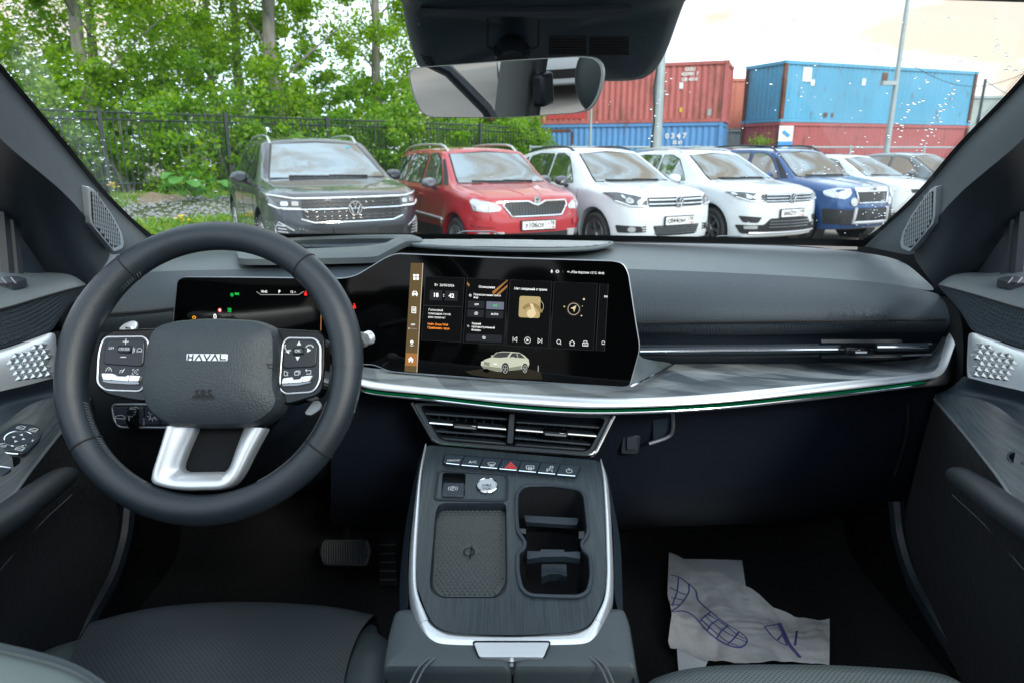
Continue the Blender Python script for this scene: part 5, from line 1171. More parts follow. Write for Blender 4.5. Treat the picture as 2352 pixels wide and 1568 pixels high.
def icon(pl, px, py, size, lines, m, parent, h=.0095, w=None, name='icon', fills=()):
    c = pl.px(px, py, h); w = w or size * .10; b = MB()
    for ln in lines:
        for (a, b_) in zip(ln[:-1], ln[1:]):
            A, B = Vector(a) * size, Vector(b_) * size; d = B - A
            if d.length < 1e-7: continue
            n = Vector((-d.y, d.x)).normalized() * w / 2; e = d.normalized() * w * .4
            q = [A - e + n, A - e - n, B + e - n, B + e + n]; b.add([c + pl.u * t.x + pl.v * t.y for t in q], [(0, 1, 2, 3)])
    for f in fills: b.poly([c + pl.u * x * size + pl.v * y * size for x, y in f])
    return b.build(name, m, parent, smooth=False)
dash_details()
# ================================================================== screen panel
def screens():
    A, B, C_ = at(911, 583, 1.15), at(1430, 888, 1.055), at(1410, 600, 1.085)
    n = (C_ - A).cross(B - A).normalized()
    if n.y > 0: n = -n
    pl = Plane(B, n, C_ - A)
    t = thing('display_panel', 'wide black glass panel joining the instrument display and the touchscreen', 'display', pl.px(940, 850))
    out = [(421, 637), (407, 645), (398, 735), (404, 830), (420, 842), (858, 836), (896, 853), (959, 857), (1133, 870), (1430, 888), (1446, 886), (1470, 799), (1460, 740), (1443, 628), (1432, 606), (1410, 600), (1133, 592), (911, 583), (888, 591), (819, 633), (790, 640), (520, 637)]
    uv = [pl.uv(pl.px(*p)) for p in out]; uv = rpoly(uv, .012, 4)
    k = len(uv); mb = MB().add([pl.xyz(a, b, 0) for a, b in uv] + [pl.xyz(a, b, -.014) for a, b in uv], [(j, k + j, k + (j + 1) % k, (j + 1) % k) for j in range(k)])
    mb.build('housing', I_gloss, t); g = link('screen_glass', holed(pl, uv, [], 0), I_screen, t, smooth=False)
    MB().tube([pl.xyz(a, b, -.001) for a, b in uv], .0013, 6, closed=True).build('bezel', I_silverd, t)
    H = [.0006]
    def quad(name, pts, m, k='E', h=None):
        H[0] += .000004; return MB().poly(pl.pts(zs(k, pts) if k else pts, h or H[0])).build(name, m, t, smooth=False)
    def tx(s, x, y, px_h, m=E_white, align='CENTER', bold=0.0, k='E', h=.0012):
        p = zq(k, x, y) if k else (x, y); sc = pl.scale(*p); size = px_h * _Z[k][2] / 1.7415 * sc * 1.04 if k else px_h * sc
        return text('screen_lettering', s, size, pl.mtx(pl.px(*p, h)), m, t, align, bold=size * bold)
    def ic(x, y, r, lines, m=E_white, fills=(), w=None, k='E', h=.0012):
        p = zq(k, x, y); size = r * _Z[k][2] / 1.7415 * pl.scale(*p); return icon(pl, *p, size, lines, m, t, h, (w or .16) * size, 'screen_icon', fills)
    # menu column
    quad('menu_column', [(424, 178), (508, 180), (466, 938), (380, 930)], E_brown); quad('menu_tile', [(390, 803), (470, 806), (466, 893), (384, 890)], E_tile)
    MB().tube(pl.pts(zs('E', [(508, 180), (466, 938)]), .0008), .0006, 5).build('menu_rule', E_glowline, t)
    for dx, dy in ((-11, -11), (11, -11), (-11, 11), (11, 11)): ic(460 + dx, 277 + dy, 9, [], E_white, [rrect(2, 2, .5)])
    ic(452, 392, 20, [], E_white, [[(-1, -.55), (-1, .1), (-.62, .9), (.62, .9), (1, .1), (1, -.55)], [(-.85, -.9), (-.85, -.5), (-.5, -.5), (-.5, -.9)], [(.5, -.9), (.5, -.5), (.85, -.5), (.85, -.9)]]); ic(452, 392, 20, [], E_brown, [[(-.55, .2), (-.42, .65), (.42, .65), (.55, .2)], [(-.6, -.35), (.6, -.35), (.6, -.2), (-.6, -.2)]], h=.0014)
    ic(445, 506, 20, [[(-.7, 1), (.7, 1), (.7, -1), (-.7, -1), (-.7, 1)]], E_white, [[(-.35, .55), (-.1, .55), (-.1, -.55), (-.35, -.55)], [(.1, .55), (.35, .55), (.35, -.55), (.1, -.55)]], w=.25)
    tx('OFF', 439, 608, 17, bold=.02); ic(412, 633, 7, [], E_white, [arc(.3 * math.cos(a), .3 * math.sin(a), .6, math.degrees(a) - 70, math.degrees(a) + 70) for a in (0, 2.1, 4.2)]); ic(446, 635, 22, [[(-1 + .3 * q, 0), (-.85 + .3 * q, 0)] for q in range(7)], E_grey)
    ic(431, 733, 19, [[(-.6, -.9), (0, -1.1), (.6, -.9)]], E_white, [arc(0, .35, .62, -30, 210) + [(0, -.75)]]); ic(431, 740, 6, [], E_brown, [arc(0, 1.2, .8, 0, 360)], h=.0014)
    ic(424, 848, 20, [], E_white, [[(-1, .05), (0, 1), (1, .05), (.8, .05), (.8, -.95), (.25, -.95), (.25, -.3), (-.25, -.3), (-.25, -.95), (-.8, -.95), (-.8, .05)]])
    # cards
    for q in ([(525, 270), (799, 282), (771, 728), (497, 716)], [(816, 283), (1100, 295), (1073, 746), (788, 733)], [(1116, 295), (1408, 307), (1380, 768), (1088, 752)], [(1423, 309), (1724, 321), (1696, 786), (1395, 770)], [(1741, 322), (1800, 325), (1774, 791), (1713, 787)]):
        quad('screen_card', q, E_card)
        P = pl.pts(zs('E', q), .0009); MB().tube(P, .0003, 4, closed=True).build('card_outline', E_line, t)
    tx('Вт  26/05/2026', 657, 334, 22); quad('clock_tile', [(558, 366), (643, 369), (640, 440), (553, 437)], E_btn); quad('clock_tile', [(664, 371), (752, 374), (749, 444), (660, 440)], E_btn)
    tx('18', 598, 403, 38, bold=.03); tx(':', 653, 402, 34, bold=.03); tx('42', 707, 408, 38, bold=.03)
    quad('card_rule', [(515, 472), (780, 482), (780, 485), (515, 475)], E_line)
    for i, s in enumerate(('Голосовой', 'помощник готов', 'вам помочь!')): tx(s, 546 - i, 504 + 25 * i, 19.5, align='LEFT')
    for i, s in enumerate(('Hello Great Wall', 'Прибавить звук')): tx(s, 541 - i, 602 + 26 * i, 20, E_or, 'LEFT', bold=.012)
    for q in ([(817, 310), (835, 330), (828, 345), (815, 325)], [(990, 380), (1095, 297), (1100, 300), (1000, 400)], [(1020, 395), (1098, 330), (1098, 345), (1035, 405)]): quad('card_glow', q, E_tile)
    tx('Освещение', 954, 347, 20, bold=.01)
    for i, s in enumerate(('Переключение света', 'фар')): tx(s, 861, 398 + 20 * i, 18, align='LEFT', bold=.008)
    ic(838, 404, 9, [arc(0, 0, .55, 0, 360)] + [[(.75 * math.cos(a), .75 * math.sin(a)), (1.1 * math.cos(a), 1.1 * math.sin(a))] for a in [k_ * math.pi / 4 for k_ in range(8)]], w=.2)
    for q, m in (([(824, 440), (938, 445), (935, 495), (820, 490)], E_btn), ([(952, 446), (1073, 451), (1071, 504), (949, 499)], E_btnon), ([(820, 502), (934, 508), (930, 557), (816, 552)], E_btn), ([(948, 510), (1069, 514), (1066, 566), (945, 561)], E_btn), ([(812, 671), (1060, 680), (1056, 731), (808, 722)], E_btn)): quad('screen_button', q, m)
    tx('OFF', 882, 468, 17, bold=.015); tx('AUTO', 1008, 536, 18, bold=.015)
    ic(1011, 475, 13, [arc(-.35, 0, .35, 90, 270) + [(-.2, -.35), (-.2, .35), (-.35, .35)], arc(.35, 0, .35, -90, 90) + [(.2, .35), (.2, -.35), (.35, -.35)], [(-.8, 0), (-1.1, 0)], [(.8, 0), (1.1, 0)], [(-.75, .4), (-1, .6)], [(.75, .4), (1, .6)], [(-.75, -.4), (-1, -.6)], [(.75, -.4), (1, -.6)]], E_green, w=.14)
    ic(880, 529, 13, [arc(.1, 0, .75, -90, 90) + [(.1, .75), (.1, -.75)]] + [[(-.1, .6 - .4 * q), (-.9, .5 - .4 * q)] for q in range(4)])
    ic(933, 697, 12, [arc(-.1, 0, .75, 90, 270) + [(-.1, -.75), (-.1, .75)]] + [[(.1, .6 - .4 * q), (.9, .5 - .4 * q)] for q in range(4)]); ic(825, 617, 8, [arc(-.1, 0, .75, 90, 270) + [(-.1, -.75), (-.1, .75)]] + [[(.1, .5), (.9, .5)], [(.1, -.5), (.9, -.5)]])
    for i, s in enumerate(('Задний', 'противотуманный', 'фонарь')): tx(s, 848 - i, 599 + 22 * i, 18, align='LEFT', bold=.008)
    tx('Нет сведений о треке', 1259, 361, 21, bold=.012)
    m_al = E_gold; al = emat('album_dark', (.30, .22, .09), .6); ab = emat('album_mid', (.46, .36, .17), .6)
    ic(1300, 483, 50, [arc(0, 0, 1, -80, 80)], E_gold, [arc(0, 0, .96, 0, 360)]) if False else ic(1303, 482, 46, [arc(0, 0, 1, -80, 80)], E_gold, w=.05)
    P = [pl.uv(p) for p in pl.pts(zs('E', [(1182, 408), (1330, 414), (1322, 563), (1174, 556)]), .0011)]; MB().poly([pl.xyz(a, b, .0011) for a, b in rpoly(P, .004)]).build('album_cover', ab, t, smooth=False)
    ic(1265, 532, 30, [], al, [arc(0, -.1, 2.6, 12, 150) + arc(0, -.1, 1.75, 150, 12)], h=.0013); ic(1262, 532, 30, [], E_gold, [arc(0, 0, 1, 0, 360), [(-.4, 2.4), (.35, 2.3), (1.2, 0), (.7, -.5)]], h=.0014)
    ic(1150, 709, 16, [[(-.9, 1), (-.9, -1)], [(.8, 1), (-.5, 0), (.8, -1), (.8, 1)]]); ic(1237, 715, 21, [arc(0, 0, 1, 0, 360)], E_white, [[(-.3, .5), (.5, 0), (-.3, -.5)]], w=.11); ic(1323, 719, 16, [[(.9, 1), (.9, -1)], [(-.8, 1), (.5, 0), (-.8, -1), (-.8, 1)]])
    ic(1559, 499, 40, [arc(0, 0, 1, 0, 360, 30)], E_glowline, w=.09); ic(1559, 499, 48, [arc(0, 0, 1, 20 * q, 20 * q + 8, 2) for q in range(18)], E_brown, w=.05); ic(1559, 497, 24, [], E_gold, [[(.75, 1), (-.9, .1), (-.1, -.15), (.15, -1)]])
    for x, y, r in ((1630, 431, 7), (1494, 482, 5), (1613, 546, 5), (1619, 479, 3)): ic(x, y, r, [], E_gold, [arc(0, 0, 1, 0, 360)])
    ic(1456, 727, 15, [arc(-.1, .1, .9, 0, 360), [(.5, -.6), (1, -1.1)]], w=.2); ic(1548, 735, 18, [[(-1, .1), (0, 1), (1, .1), (.75, .1), (.75, -.9), (-.75, -.9), (-.75, .1), (-1, .1)]], w=.17); ic(1640, 738, 18, [[(-1, .2), (1, .2), (1, -.9), (-1, -.9), (-1, .2)], [(-.6, .5), (-.6, .95), (.6, .95), (.6, .5)], [(-.5, -.4), (.5, -.4)]], w=.17)
    tx('по', 1783, 412, 20, bold=.02); ic(1765, 732, 11, [arc(0, 0, 1, 20, 160), arc(0, 0, 1, 200, 340)], w=.25)
    ic(1406, 237, 10, [arc(0, -.1, .75, 180, 360), [(0, -.85), (0, -1.2)]], E_white, [rrect(.8, 1.5, .35, cy=.35)], w=.2); ic(1445, 238, 10, [[(-.5, .9), (.5, .9), (.5, -.9), (-.5, -.9), (-.5, .9)], arc(0, 0, 1.1, -35, 35), arc(0, 0, 1.1, 145, 215)], w=.25); ic(1483, 240, 9, [[(-.5, .5), (.5, -.5), (0, -1), (0, 1), (.5, .5), (-.5, -.5)]], E_line, w=.2)
    tx('4G', 1522, 241, 12, bold=.02); [ic(1538 + 5 * q, 246 - 2 * q, 5, [], E_white, [[(-.3, -.8), (.3, -.8), (.3, -.2 + .7 * q), (-.3, -.2 + .7 * q)]]) for q in range(4)]
    tx('За бортом 12°C', 1638, 246, 21, bold=.008); tx('18:42', 1749, 250, 20, bold=.01)
    # picture of a pale car on the screen
    quad('picture_floor', [(800, 930), (960, 905), (1200, 900), (1330, 935), (1340, 985), (1000, 975), (850, 955)], E_floor)
    quad('picture_car_body', [(912, 888), (915, 868), (940, 848), (985, 832), (1020, 800), (1060, 793), (1130, 795), (1180, 800), (1215, 820), (1245, 848), (1250, 880), (1240, 905), (1180, 918), (1100, 925), (1030, 932), (930, 908)], E_carw)
    quad('picture_car_shade', [(914, 890), (1050, 905), (1055, 935), (930, 910)], E_card2); quad('picture_car_shade', [(1110, 905), (1195, 890), (1190, 918), (1110, 926)], E_card2)
    quad('picture_window', [(990, 832), (1025, 802), (1062, 797), (1120, 798), (1095, 832), (1040, 836)], E_carg); quad('picture_window', [(1112, 834), (1128, 803), (1160, 803), (1168, 836)], E_carg); quad('picture_window', [(1172, 836), (1164, 803), (1185, 806), (1222, 840)], E_carg)
    quad('picture_grille', [(935, 862), (975, 870), (970, 895), (930, 885)], E_card2); ic(1010, 880, 10, [], E_white, [[(-1, .3), (1.5, .6), (1.5, .1), (-.6, -.2)]]); ic(920, 866, 8, [], E_white, [[(-.6, .4), (.8, .1), (.8, -.3), (-.6, 0)]])
    for x, y, rx, ry in ((1082, 912, 27, 42), (1219, 912, 22, 37), (950, 925, 22, 14)):
        ic(x, y, 1, [], E_black, [[(rx * math.cos(a), ry * math.sin(a)) for a in [2 * math.pi * q / 24 for q in range(24)]]], h=.0013)
        if x > 960: ic(x, y + 2, 1, [[(rx * .66 * math.cos(a), ry * .7 * math.sin(a)) for a in [2 * math.pi * q / 24 for q in range(25)]]] + [[(0, 0), (rx * .62 * math.cos(a), ry * .66 * math.sin(a))] for a in (.3, 1.55, 2.8, 4.1, 5.3)], E_grey, w=4.5, h=.0014)
    ic(1135, 836, 9, [], E_carw, [rrect(2.6, 1.2, .4)], h=.0014); ic(992, 823, 8, [], E_carw, [rrect(2.2, 1, .4)], h=.0014)
    quad('picture_lamp_post', [(1309, 890), (1315, 890), (1315, 932), (1309, 932)], E_grey)
    # instrument side
    tx('18:42', 1325, 398, 16, k='D', bold=.01); tx('P', 1402, 399, 20, k='D', bold=.03); tx('12', 1464, 400, 16, k='D', bold=.01); tx('°C', 1480, 401, 10, k='D')
    MB().tube(pl.pts(zs('D', [(1288, 398), (1308, 413), (1500, 413), (1524, 398)]), .0009), .0006, 5).build('screen_rule', E_grey, t)
    belt = [[arc(0, .75, .28, 0, 360), [(-.35, .45), (.35, .45), (.75, -.7), (.4, -1), (-.4, -1), (-.75, -.7)]]]
    ic(1534, 406, 12, [], E_red, belt[0], k='D'); ic(1778, 470, 13, [], E_red, belt[0], k='D')
    ic(1164, 414, 7, [arc(0, 0, .7, 0, 360)] + [[(.95 * math.cos(a), .95 * math.sin(a)), (1.4 * math.cos(a), 1.4 * math.sin(a))] for a in [k_ * math.pi / 4 for k_ in range(8)]], E_green, w=.25, k='D'); ic(1189, 409, 10, [arc(-.35, 0, .35, 90, 270) + [(-.2, -.35), (-.2, .35)], arc(.35, 0, .35, -90, 90) + [(.2, .35), (.2, -.35)], [(-.8, 0), (-1.1, 0)], [(.8, 0), (1.1, 0)], [(-.75, .4), (-1, .6)], [(.75, .4), (1, .6)], [(-.75, -.4), (-1, -.6)], [(.75, -.4), (1, -.6)]], E_green, w=.2, k='D')
    ic(1103, 491, 10, [arc(0, 0, .9, 0, 360)], E_red, w=.3, k='D'); ic(1103, 491, 8, [], E_white, [arc(0, 0, .85, 0, 360)], k='D', h=.0011); ic(1103, 491, 8, [[(-.5, 0), (-.3, 0)], [(-.1, 0), (.1, 0)], [(.3, 0), (.5, 0)]], E_black, w=.2, k='D', h=.0013)
    ic(1152, 491, 10, [[(-.45, .9), (.45, .9), (.45, -.9), (-.45, -.9), (-.45, .9)], [(-.2, .4), (.2, .4)], [(-.2, -.4), (.2, -.4)]] + [[(sx * .85, y_), (sx * .85, y_ + .25)] for sx in (-1, 1) for y_ in (-.9, -.3, .3, .8)], E_green, w=.18, k='D')
    ic(974, 527, 10, [[(-.8, .2), (-.8, -.5), (.6, -.5), (.9, -.2), (.9, .3), (.5, .3), (.3, .6), (-.4, .6), (-.5, .2), (-.8, .2)]], E_amber, w=.3, k='D'); tx('0', 1079, 524, 36, k='D', bold=.02)
    quad('screen_edge_light', [(1610, 483), (1614, 483), (1612, 592), (1608, 592)], E_tile, 'D')
    return pl
screens()

# ================================================================== steering wheel
TW = R(25.0); WC = at(482, 846, .80); WN = Vector((0, -math.cos(TW), math.sin(TW)))
wpl = Plane(WC, WN); I_pod = mat('pod_black', (.007, .010, .014), .35)
wheel = thing('steering_wheel', 'black leather steering wheel with HAVAL badge and silver lower spoke', 'steering wheel', WC)
def wheel_build():
    Rc, ra, rb = .1695, .0182, .0180
    def rimpt(a, b, k=1.0): return wpl.xyz((Rc + ra * k * math.cos(b)) * math.cos(a), (Rc + ra * k * math.cos(b)) * math.sin(a), rb * k * math.sin(b))
    N = 96; rows = []
    for i in range(N + 1):
        a = 2 * math.pi * i / N; th = 1 + .10 * math.exp(-((math.degrees(a) - 158) / 22) ** 2) + .10 * math.exp(-((math.degrees(a) - 22) / 22) ** 2)
        rows.append([rimpt(a, 2 * math.pi * j / 20, th) for j in range(20)])
    rim = MB().loft(rows, True).build('rim', I_wheel, wheel)
    for deg in (50, 131, 213, 325):
        a = R(deg); MB().tube([rimpt(a, 2 * math.pi * j / 24, 1.015) for j in range(24)], .0012, 5, closed=True).build('leather_joint', I_seam, rim)
    b = MB()
    for a0, a1 in ((128, 167), (196, 245), (297, 345), (12, 48)):
        n = int((a1 - a0) / 1.35)
        for i in range(n):
            a = R(a0 + (a1 - a0) * i / n); p = rimpt(a, R(158), 1.01); q = rimpt(a + R(.8), R(176), 1.01); b.tube([p, q], .0010, 4)
    tag(b.build('stitching', I_stitchd, rim), kind='stuff')
    # hub cover
    hub = [(406, 738), (494, 731), (601, 737), (634, 752), (643, 775), (644, 833), (640, 885), (652, 925), (640, 950), (600, 978), (490, 983), (385, 979), (345, 945), (329, 900), (336, 833), (345, 784), (360, 752)]
    pil = pillow(wpl, hub, [(1.0, -.012), (1.0, .006), (.985, .016), (.94, .024), (.8, .030), (.5, .035), (.2, .0365)], .02, 5, href=.010); pil.build('airbag_cover', I_hub, wheel)
    # badge
    bp = Plane(wpl.xyz(0, 0, .0345), (WN + Vector((0, 0, .03))), (1, 0, -.012)); q = zs('P', [(932, 316), (1318, 318), (1314, 383), (930, 380)])
    slab(bp, zs('P', [(905, 305), (1348, 307), (1318, 390), (890, 388)]), -.004, .0005).build('badge_recess', I_soft, wheel)
    bd = slab(bp, q, 0, .003, .001).build('badge', I_silver, wheel, bevel=.0006); p = bp.px(*zq('P', 1123, 350), .0032); sc = bp.scale(480, 820)
    # letters drawn as strokes so they keep the wide badge style
    def stroke(x0, lines):
        icon(bp, *zq('P', x0, 350), 27 * .42517 / 1.7415 * sc, lines, I_hard, bd, .0034, .0016, 'badge_letter')
    stroke(968, [[(-.8, -.9), (-.7, .9)], [(.8, .9), (.7, -.9)], [(-.75, 0), (.75, 0)]]); stroke(1045, [[(-1.1, -.9), (.1, .9), (1.1, -.9)]]); stroke(1123, [[(-1, .9), (.0, -.9), (1.0, .9)]]); stroke(1198, [[(-1.1, -.9), (0, .9), (1.0, -.9)]]); stroke(1272, [[(-.9, .9), (-.8, -.7), (1.0, -.7)]])
    text('airbag_lettering', 'SRS', .0125, bp.mtx(bp.px(*zq('P', 1086, 690), .0012)), I_gloss, wheel, bold=.0003, spacing=1.1); text('airbag_lettering', 'AIRBAG', .0075, bp.mtx(bp.px(*zq('P', 1086, 725), .0012)), I_gloss, wheel, spacing=1.05)
    hornpl = Plane(wpl.xyz(0, 0, .026), WN); icon(hornpl, *zq('P', 1728, 430), .007, [[(-1, .5), (-.6, .3), (.5, .3), (1, .6), (1, -.6), (.5, -.3), (-.4, -.3), (-.6, .3)]], I_gloss, wheel, .002)
    # gloss housings, pads and buttons left and right
    for side in (0, 1):
        if side == 0:
            hs = [(228, 774), (255, 757), (380, 752), (400, 860), (345, 925), (300, 920), (240, 906), (216, 884), (220, 810)]
            pad = [(170, 160), (530, 155), (575, 205), (545, 560), (510, 665), (170, 655), (92, 590), (105, 330), (130, 220)]
        else:
            hs = [(600, 752), (735, 760), (747, 775), (746, 850), (738, 906), (655, 931), (600, 900)]
            pad = [(1880, 168), (2140, 172), (2192, 235), (2190, 560), (2130, 672), (1860, 690), (1805, 640), (1822, 400), (1838, 220)]
        h = slab(wpl, hs, -.022, .004, .010).build('spoke_housing', I_gloss, wheel, bevel=.003)
        pz = zs('P', pad); ringon(wpl, pz, .0062, .0011, I_silver, 'pad_trim', h, .012); slab(wpl, pz, 0, .007, .012).build('button_pad', I_pod, h, bevel=.0015)
        zz = lambda pts: zs('P', pts)
        if side == 0:
            slab(wpl, zz([(170, 180), (540, 178), (525, 440), (140, 415)]), .005, .0085, .006).build('rocker_pad', I_pod, h, bevel=.002); slab(wpl, zz([(280, 236), (412, 238), (408, 310), (278, 306)]), .006, .0105, .003).build('centre_button', I_gloss, h, bevel=.001); slab(wpl, zz([(292, 245), (402, 247), (400, 300), (290, 297)]), .006, .012, .003).build('centre_button', I_soft, h, bevel=.001)
            text('button_lettering', 'CRUISE', .0042, wpl.mtx(wpl.px(*zq('P', 343, 272), .0125)), I_icon, h); text('button_lettering', 'LIM', .0042, wpl.mtx(wpl.px(*zq('P', 224, 263), .0095)), I_icon, h); icon(wpl, *zq('P', 360, 202), .0032, [[(-1, 0), (1, 0)], [(0, -1), (0, 1)]], I_icon, h, .0092, .0009); icon(wpl, *zq('P', 337, 346), .0032, [[(-1, 0), (1, 0)]], I_icon, h, .0092, .0009)
            icon(wpl, *zq('P', 472, 282), .0055, [[(-1, .6), (-1, -.6)], [(-.7, .4), (-.7, -.4)], arc(.4, -.1, .55, 0, 180), [(-.2, -.3), (1, -.3)]], I_icon, h, .0092, .0007)
            keys = [[(130, 498), (238, 500), (225, 560), (145, 555)], [(232, 505), (260, 508), (272, 525), (362, 528), (376, 514), (390, 516), (382, 572), (228, 560)], [(396, 516), (494, 522), (478, 572), (388, 572)]]
            ics = ((200, 464), (323, 473), (449, 483)); low_ = [(145, 558), (478, 574), (485, 600), (400, 602), (200, 590), (140, 575)]
        else:
            slab(wpl, zz([(1880, 185), (2130, 188), (2165, 240), (2150, 440), (1830, 455), (1845, 230)]), .005, .0085, .006).build('rocker_pad', I_pod, h, bevel=.002); slab(wpl, zz([(1928, 255), (2035, 253), (2032, 325), (1926, 328)]), .006, .0105, .003).build('centre_button', I_gloss, h, bevel=.001); slab(wpl, zz([(1938, 264), (2025, 262), (2022, 315), (1936, 318)]), .006, .012, .003).build('centre_button', I_soft, h, bevel=.001)
            text('button_lettering', 'OK', .005, wpl.mtx(wpl.px(*zq('P', 1977, 289), .0125)), I_icon, h)
            for x, y, tri in ((1990, 217, [(-1, -.9), (1, -.9), (0, 1)]), (1976, 361, [(-1, .9), (0, -1), (1, .9)]), (1880, 294, [(.9, 1), (-.9, 0), (.9, -1)]), (2086, 282, [(-.9, 1), (.9, 0), (-.9, -1)])): icon(wpl, *zq('P', x, y), .0027, [], I_icon, h, .0092, name='icon', fills=[tri])
            icon(wpl, *zq('P', 1882, 262), .004, [arc(.5, .5, 1.3, 160, 290)], I_icon, h, .0092, .0014); icon(wpl, *zq('P', 2090, 252), .004, [arc(0, -.6, 1.2, 30, 150)], I_icon, h, .0092, .0016)
            keys = [[(1838, 545), (1908, 535), (1890, 590), (1825, 594)], [(1908, 535), (1924, 533), (1936, 558), (1996, 552), (2016, 528), (2032, 525), (2014, 582), (1892, 590)], [(2034, 524), (2116, 518), (2085, 570), (2018, 580)]]
            ics = ((1870, 497), (1974, 491), (2076, 484)); low_ = [(1826, 596), (2086, 572), (2108, 585), (1980, 612), (1835, 618)]
        for kq in keys: slab(wpl, zz(kq), .006, .0125, .001).build('silver_key', I_silver, h, bevel=.001)
        slab(wpl, zz(low_), .005, .010, .002).build('key_base', I_silverd, h, bevel=.001)
        shp = ([[(-1, -.5), (-.6, .5), (0, .8), (.6, .5), (1, -.5)], [(0, -.2), (.4, .3)]], [[(-.6, -.8), (-.6, 0), (0, .2)], [(0, -.6), (.5, .3)], [(.3, -.5), (.9, .7)]], [[(-.9, .4), (-.9, .8), (-.5, .8)], [(.5, .8), (.9, .8), (.9, .4)], [(.9, -.4), (.9, -.8), (.5, -.8)], [(-.5, -.8), (-.9, -.8), (-.9, -.4)], arc(0, 0, .4, 0, 360)]) if side == 0 else ([[(-.7, -.8), (-.7, .8), (.6, .2), (.2, -.2), (.6, -.8), (-.7, -.8)]], [[(-.9, .3), (-.9, -.8), (.5, -.8), (.5, .3), (-.9, .3)], [(-.5, .6), (.9, .6), (.9, -.5)]], [[(-.5, .9), (-.9, .5), (-.5, .1)], [(-.9, .5), (.9, .5), (.9, -.7), (-.6, -.7)]])
        for (x, y), sh in zip(ics, shp): icon(wpl, *zq('P', x, y), .0036, sh, I_icon, h, .0078, .0006)
    # lower silver spoke
    so = zs('D', [(828, 1068), (795, 1180), (752, 1325), (770, 1365), (890, 1392), (1020, 1394), (1130, 1384), (1196, 1330), (1270, 1190), (1332, 1080), (1200, 1072), (1160, 1180), (1128, 1272), (1098, 1300), (915, 1302), (884, 1284), (905, 1210), (962, 1078)])
    uv = [wpl.uv(wpl.px(a, b, .004)) for a, b in so]
    outer = uv[:10]; inner = [uv[17], uv[16], uv[15], uv[14], uv[14], uv[13], uv[13], uv[12], uv[11], uv[10]]
    oc = [Vector((a, b, 0)) for a, b in outer]; inn = [Vector((a, b, 0)) for a, b in inner]; oc = crom(oc, 48); inn = crom(inn, 48)
    rows = []
    for t, h in ((0, -.014), (0, .000), (.06, .005), (.25, .0075), (.55, .0045), (.85, -.003), (1, -.010), (1, -.02)): rows.append([wpl.xyz(*(o.lerp(i, t)).to_2d(), h) for o, i in zip(oc, inn)])
    MB().loft(rows).build('lower_spoke', I_silver, wheel, sub=1)
    slab(wpl, zs('D', [(860, 1040), (1300, 1040), (1200, 1250), (1100, 1310), (900, 1310), (870, 1280)]), -.05, -.022, .01).build('spoke_backing', I_dark, wheel); slab(wpl, zs('D', [(1290, 1075), (1425, 965), (1330, 1090), (1215, 1320), (1180, 1340)]), -.03, -.008, .004).build('spoke_side', I_gloss, wheel)
    # paddle behind the left spoke
    pp = Plane(wpl.xyz(0, 0, -.03), WN); slab(pp, zs('P', [(295, 80), (340, 35), (400, 8), (445, 8), (462, 30), (455, 85), (400, 110), (300, 100)]), -.003, .002, .006).build('shift_paddle', I_silver, wheel, bevel=.001); MB().tube(pp.pts(zs('P', [(360, 72), (415, 74)]), .003), .0012, 6).build('paddle_mark', I_bright, wheel)
    slab(pp, zs('P', [(2030, 880), (2120, 760), (2180, 755), (2200, 800), (2190, 840), (2100, 900)]), -.004, .003, .006).build('shift_paddle', I_silverd, wheel, bevel=.001)
    # column behind the wheel
    c0 = wpl.xyz(0, -.01, -.03); MB().tube([c0, c0 - WN * .07, c0 - WN * .24 + Vector((0, 0, -.01))], [.055, .068, .085], 20).build('column_shroud', I_soft, wheel, sub=1)
wheel_build()
def stalk():
    t = thing('control_stalk', 'grey wiper stalk with bright round tip right of the steering wheel', 'stalk', at(780, 820, .95))
    P = crom(P3([(600, 830, .98), (760, 800, .945), (815, 785, .93), (838, 778, .925)]), 12); MB().tube(P, [.007] * 7 + [.008, .0095, .011, .0115, .0105], 12).build('lever', I_silverd, t)
    c = at(845, 776, .915); MB().lathe([(.001, .004), (.0075, .004), (.0095, .001), (.0095, -.004)], 20, Matrix.Translation(c) @ Matrix.Rotation(R(150), 4, 'Z')).build('tip', I_silver, t)
stalk()

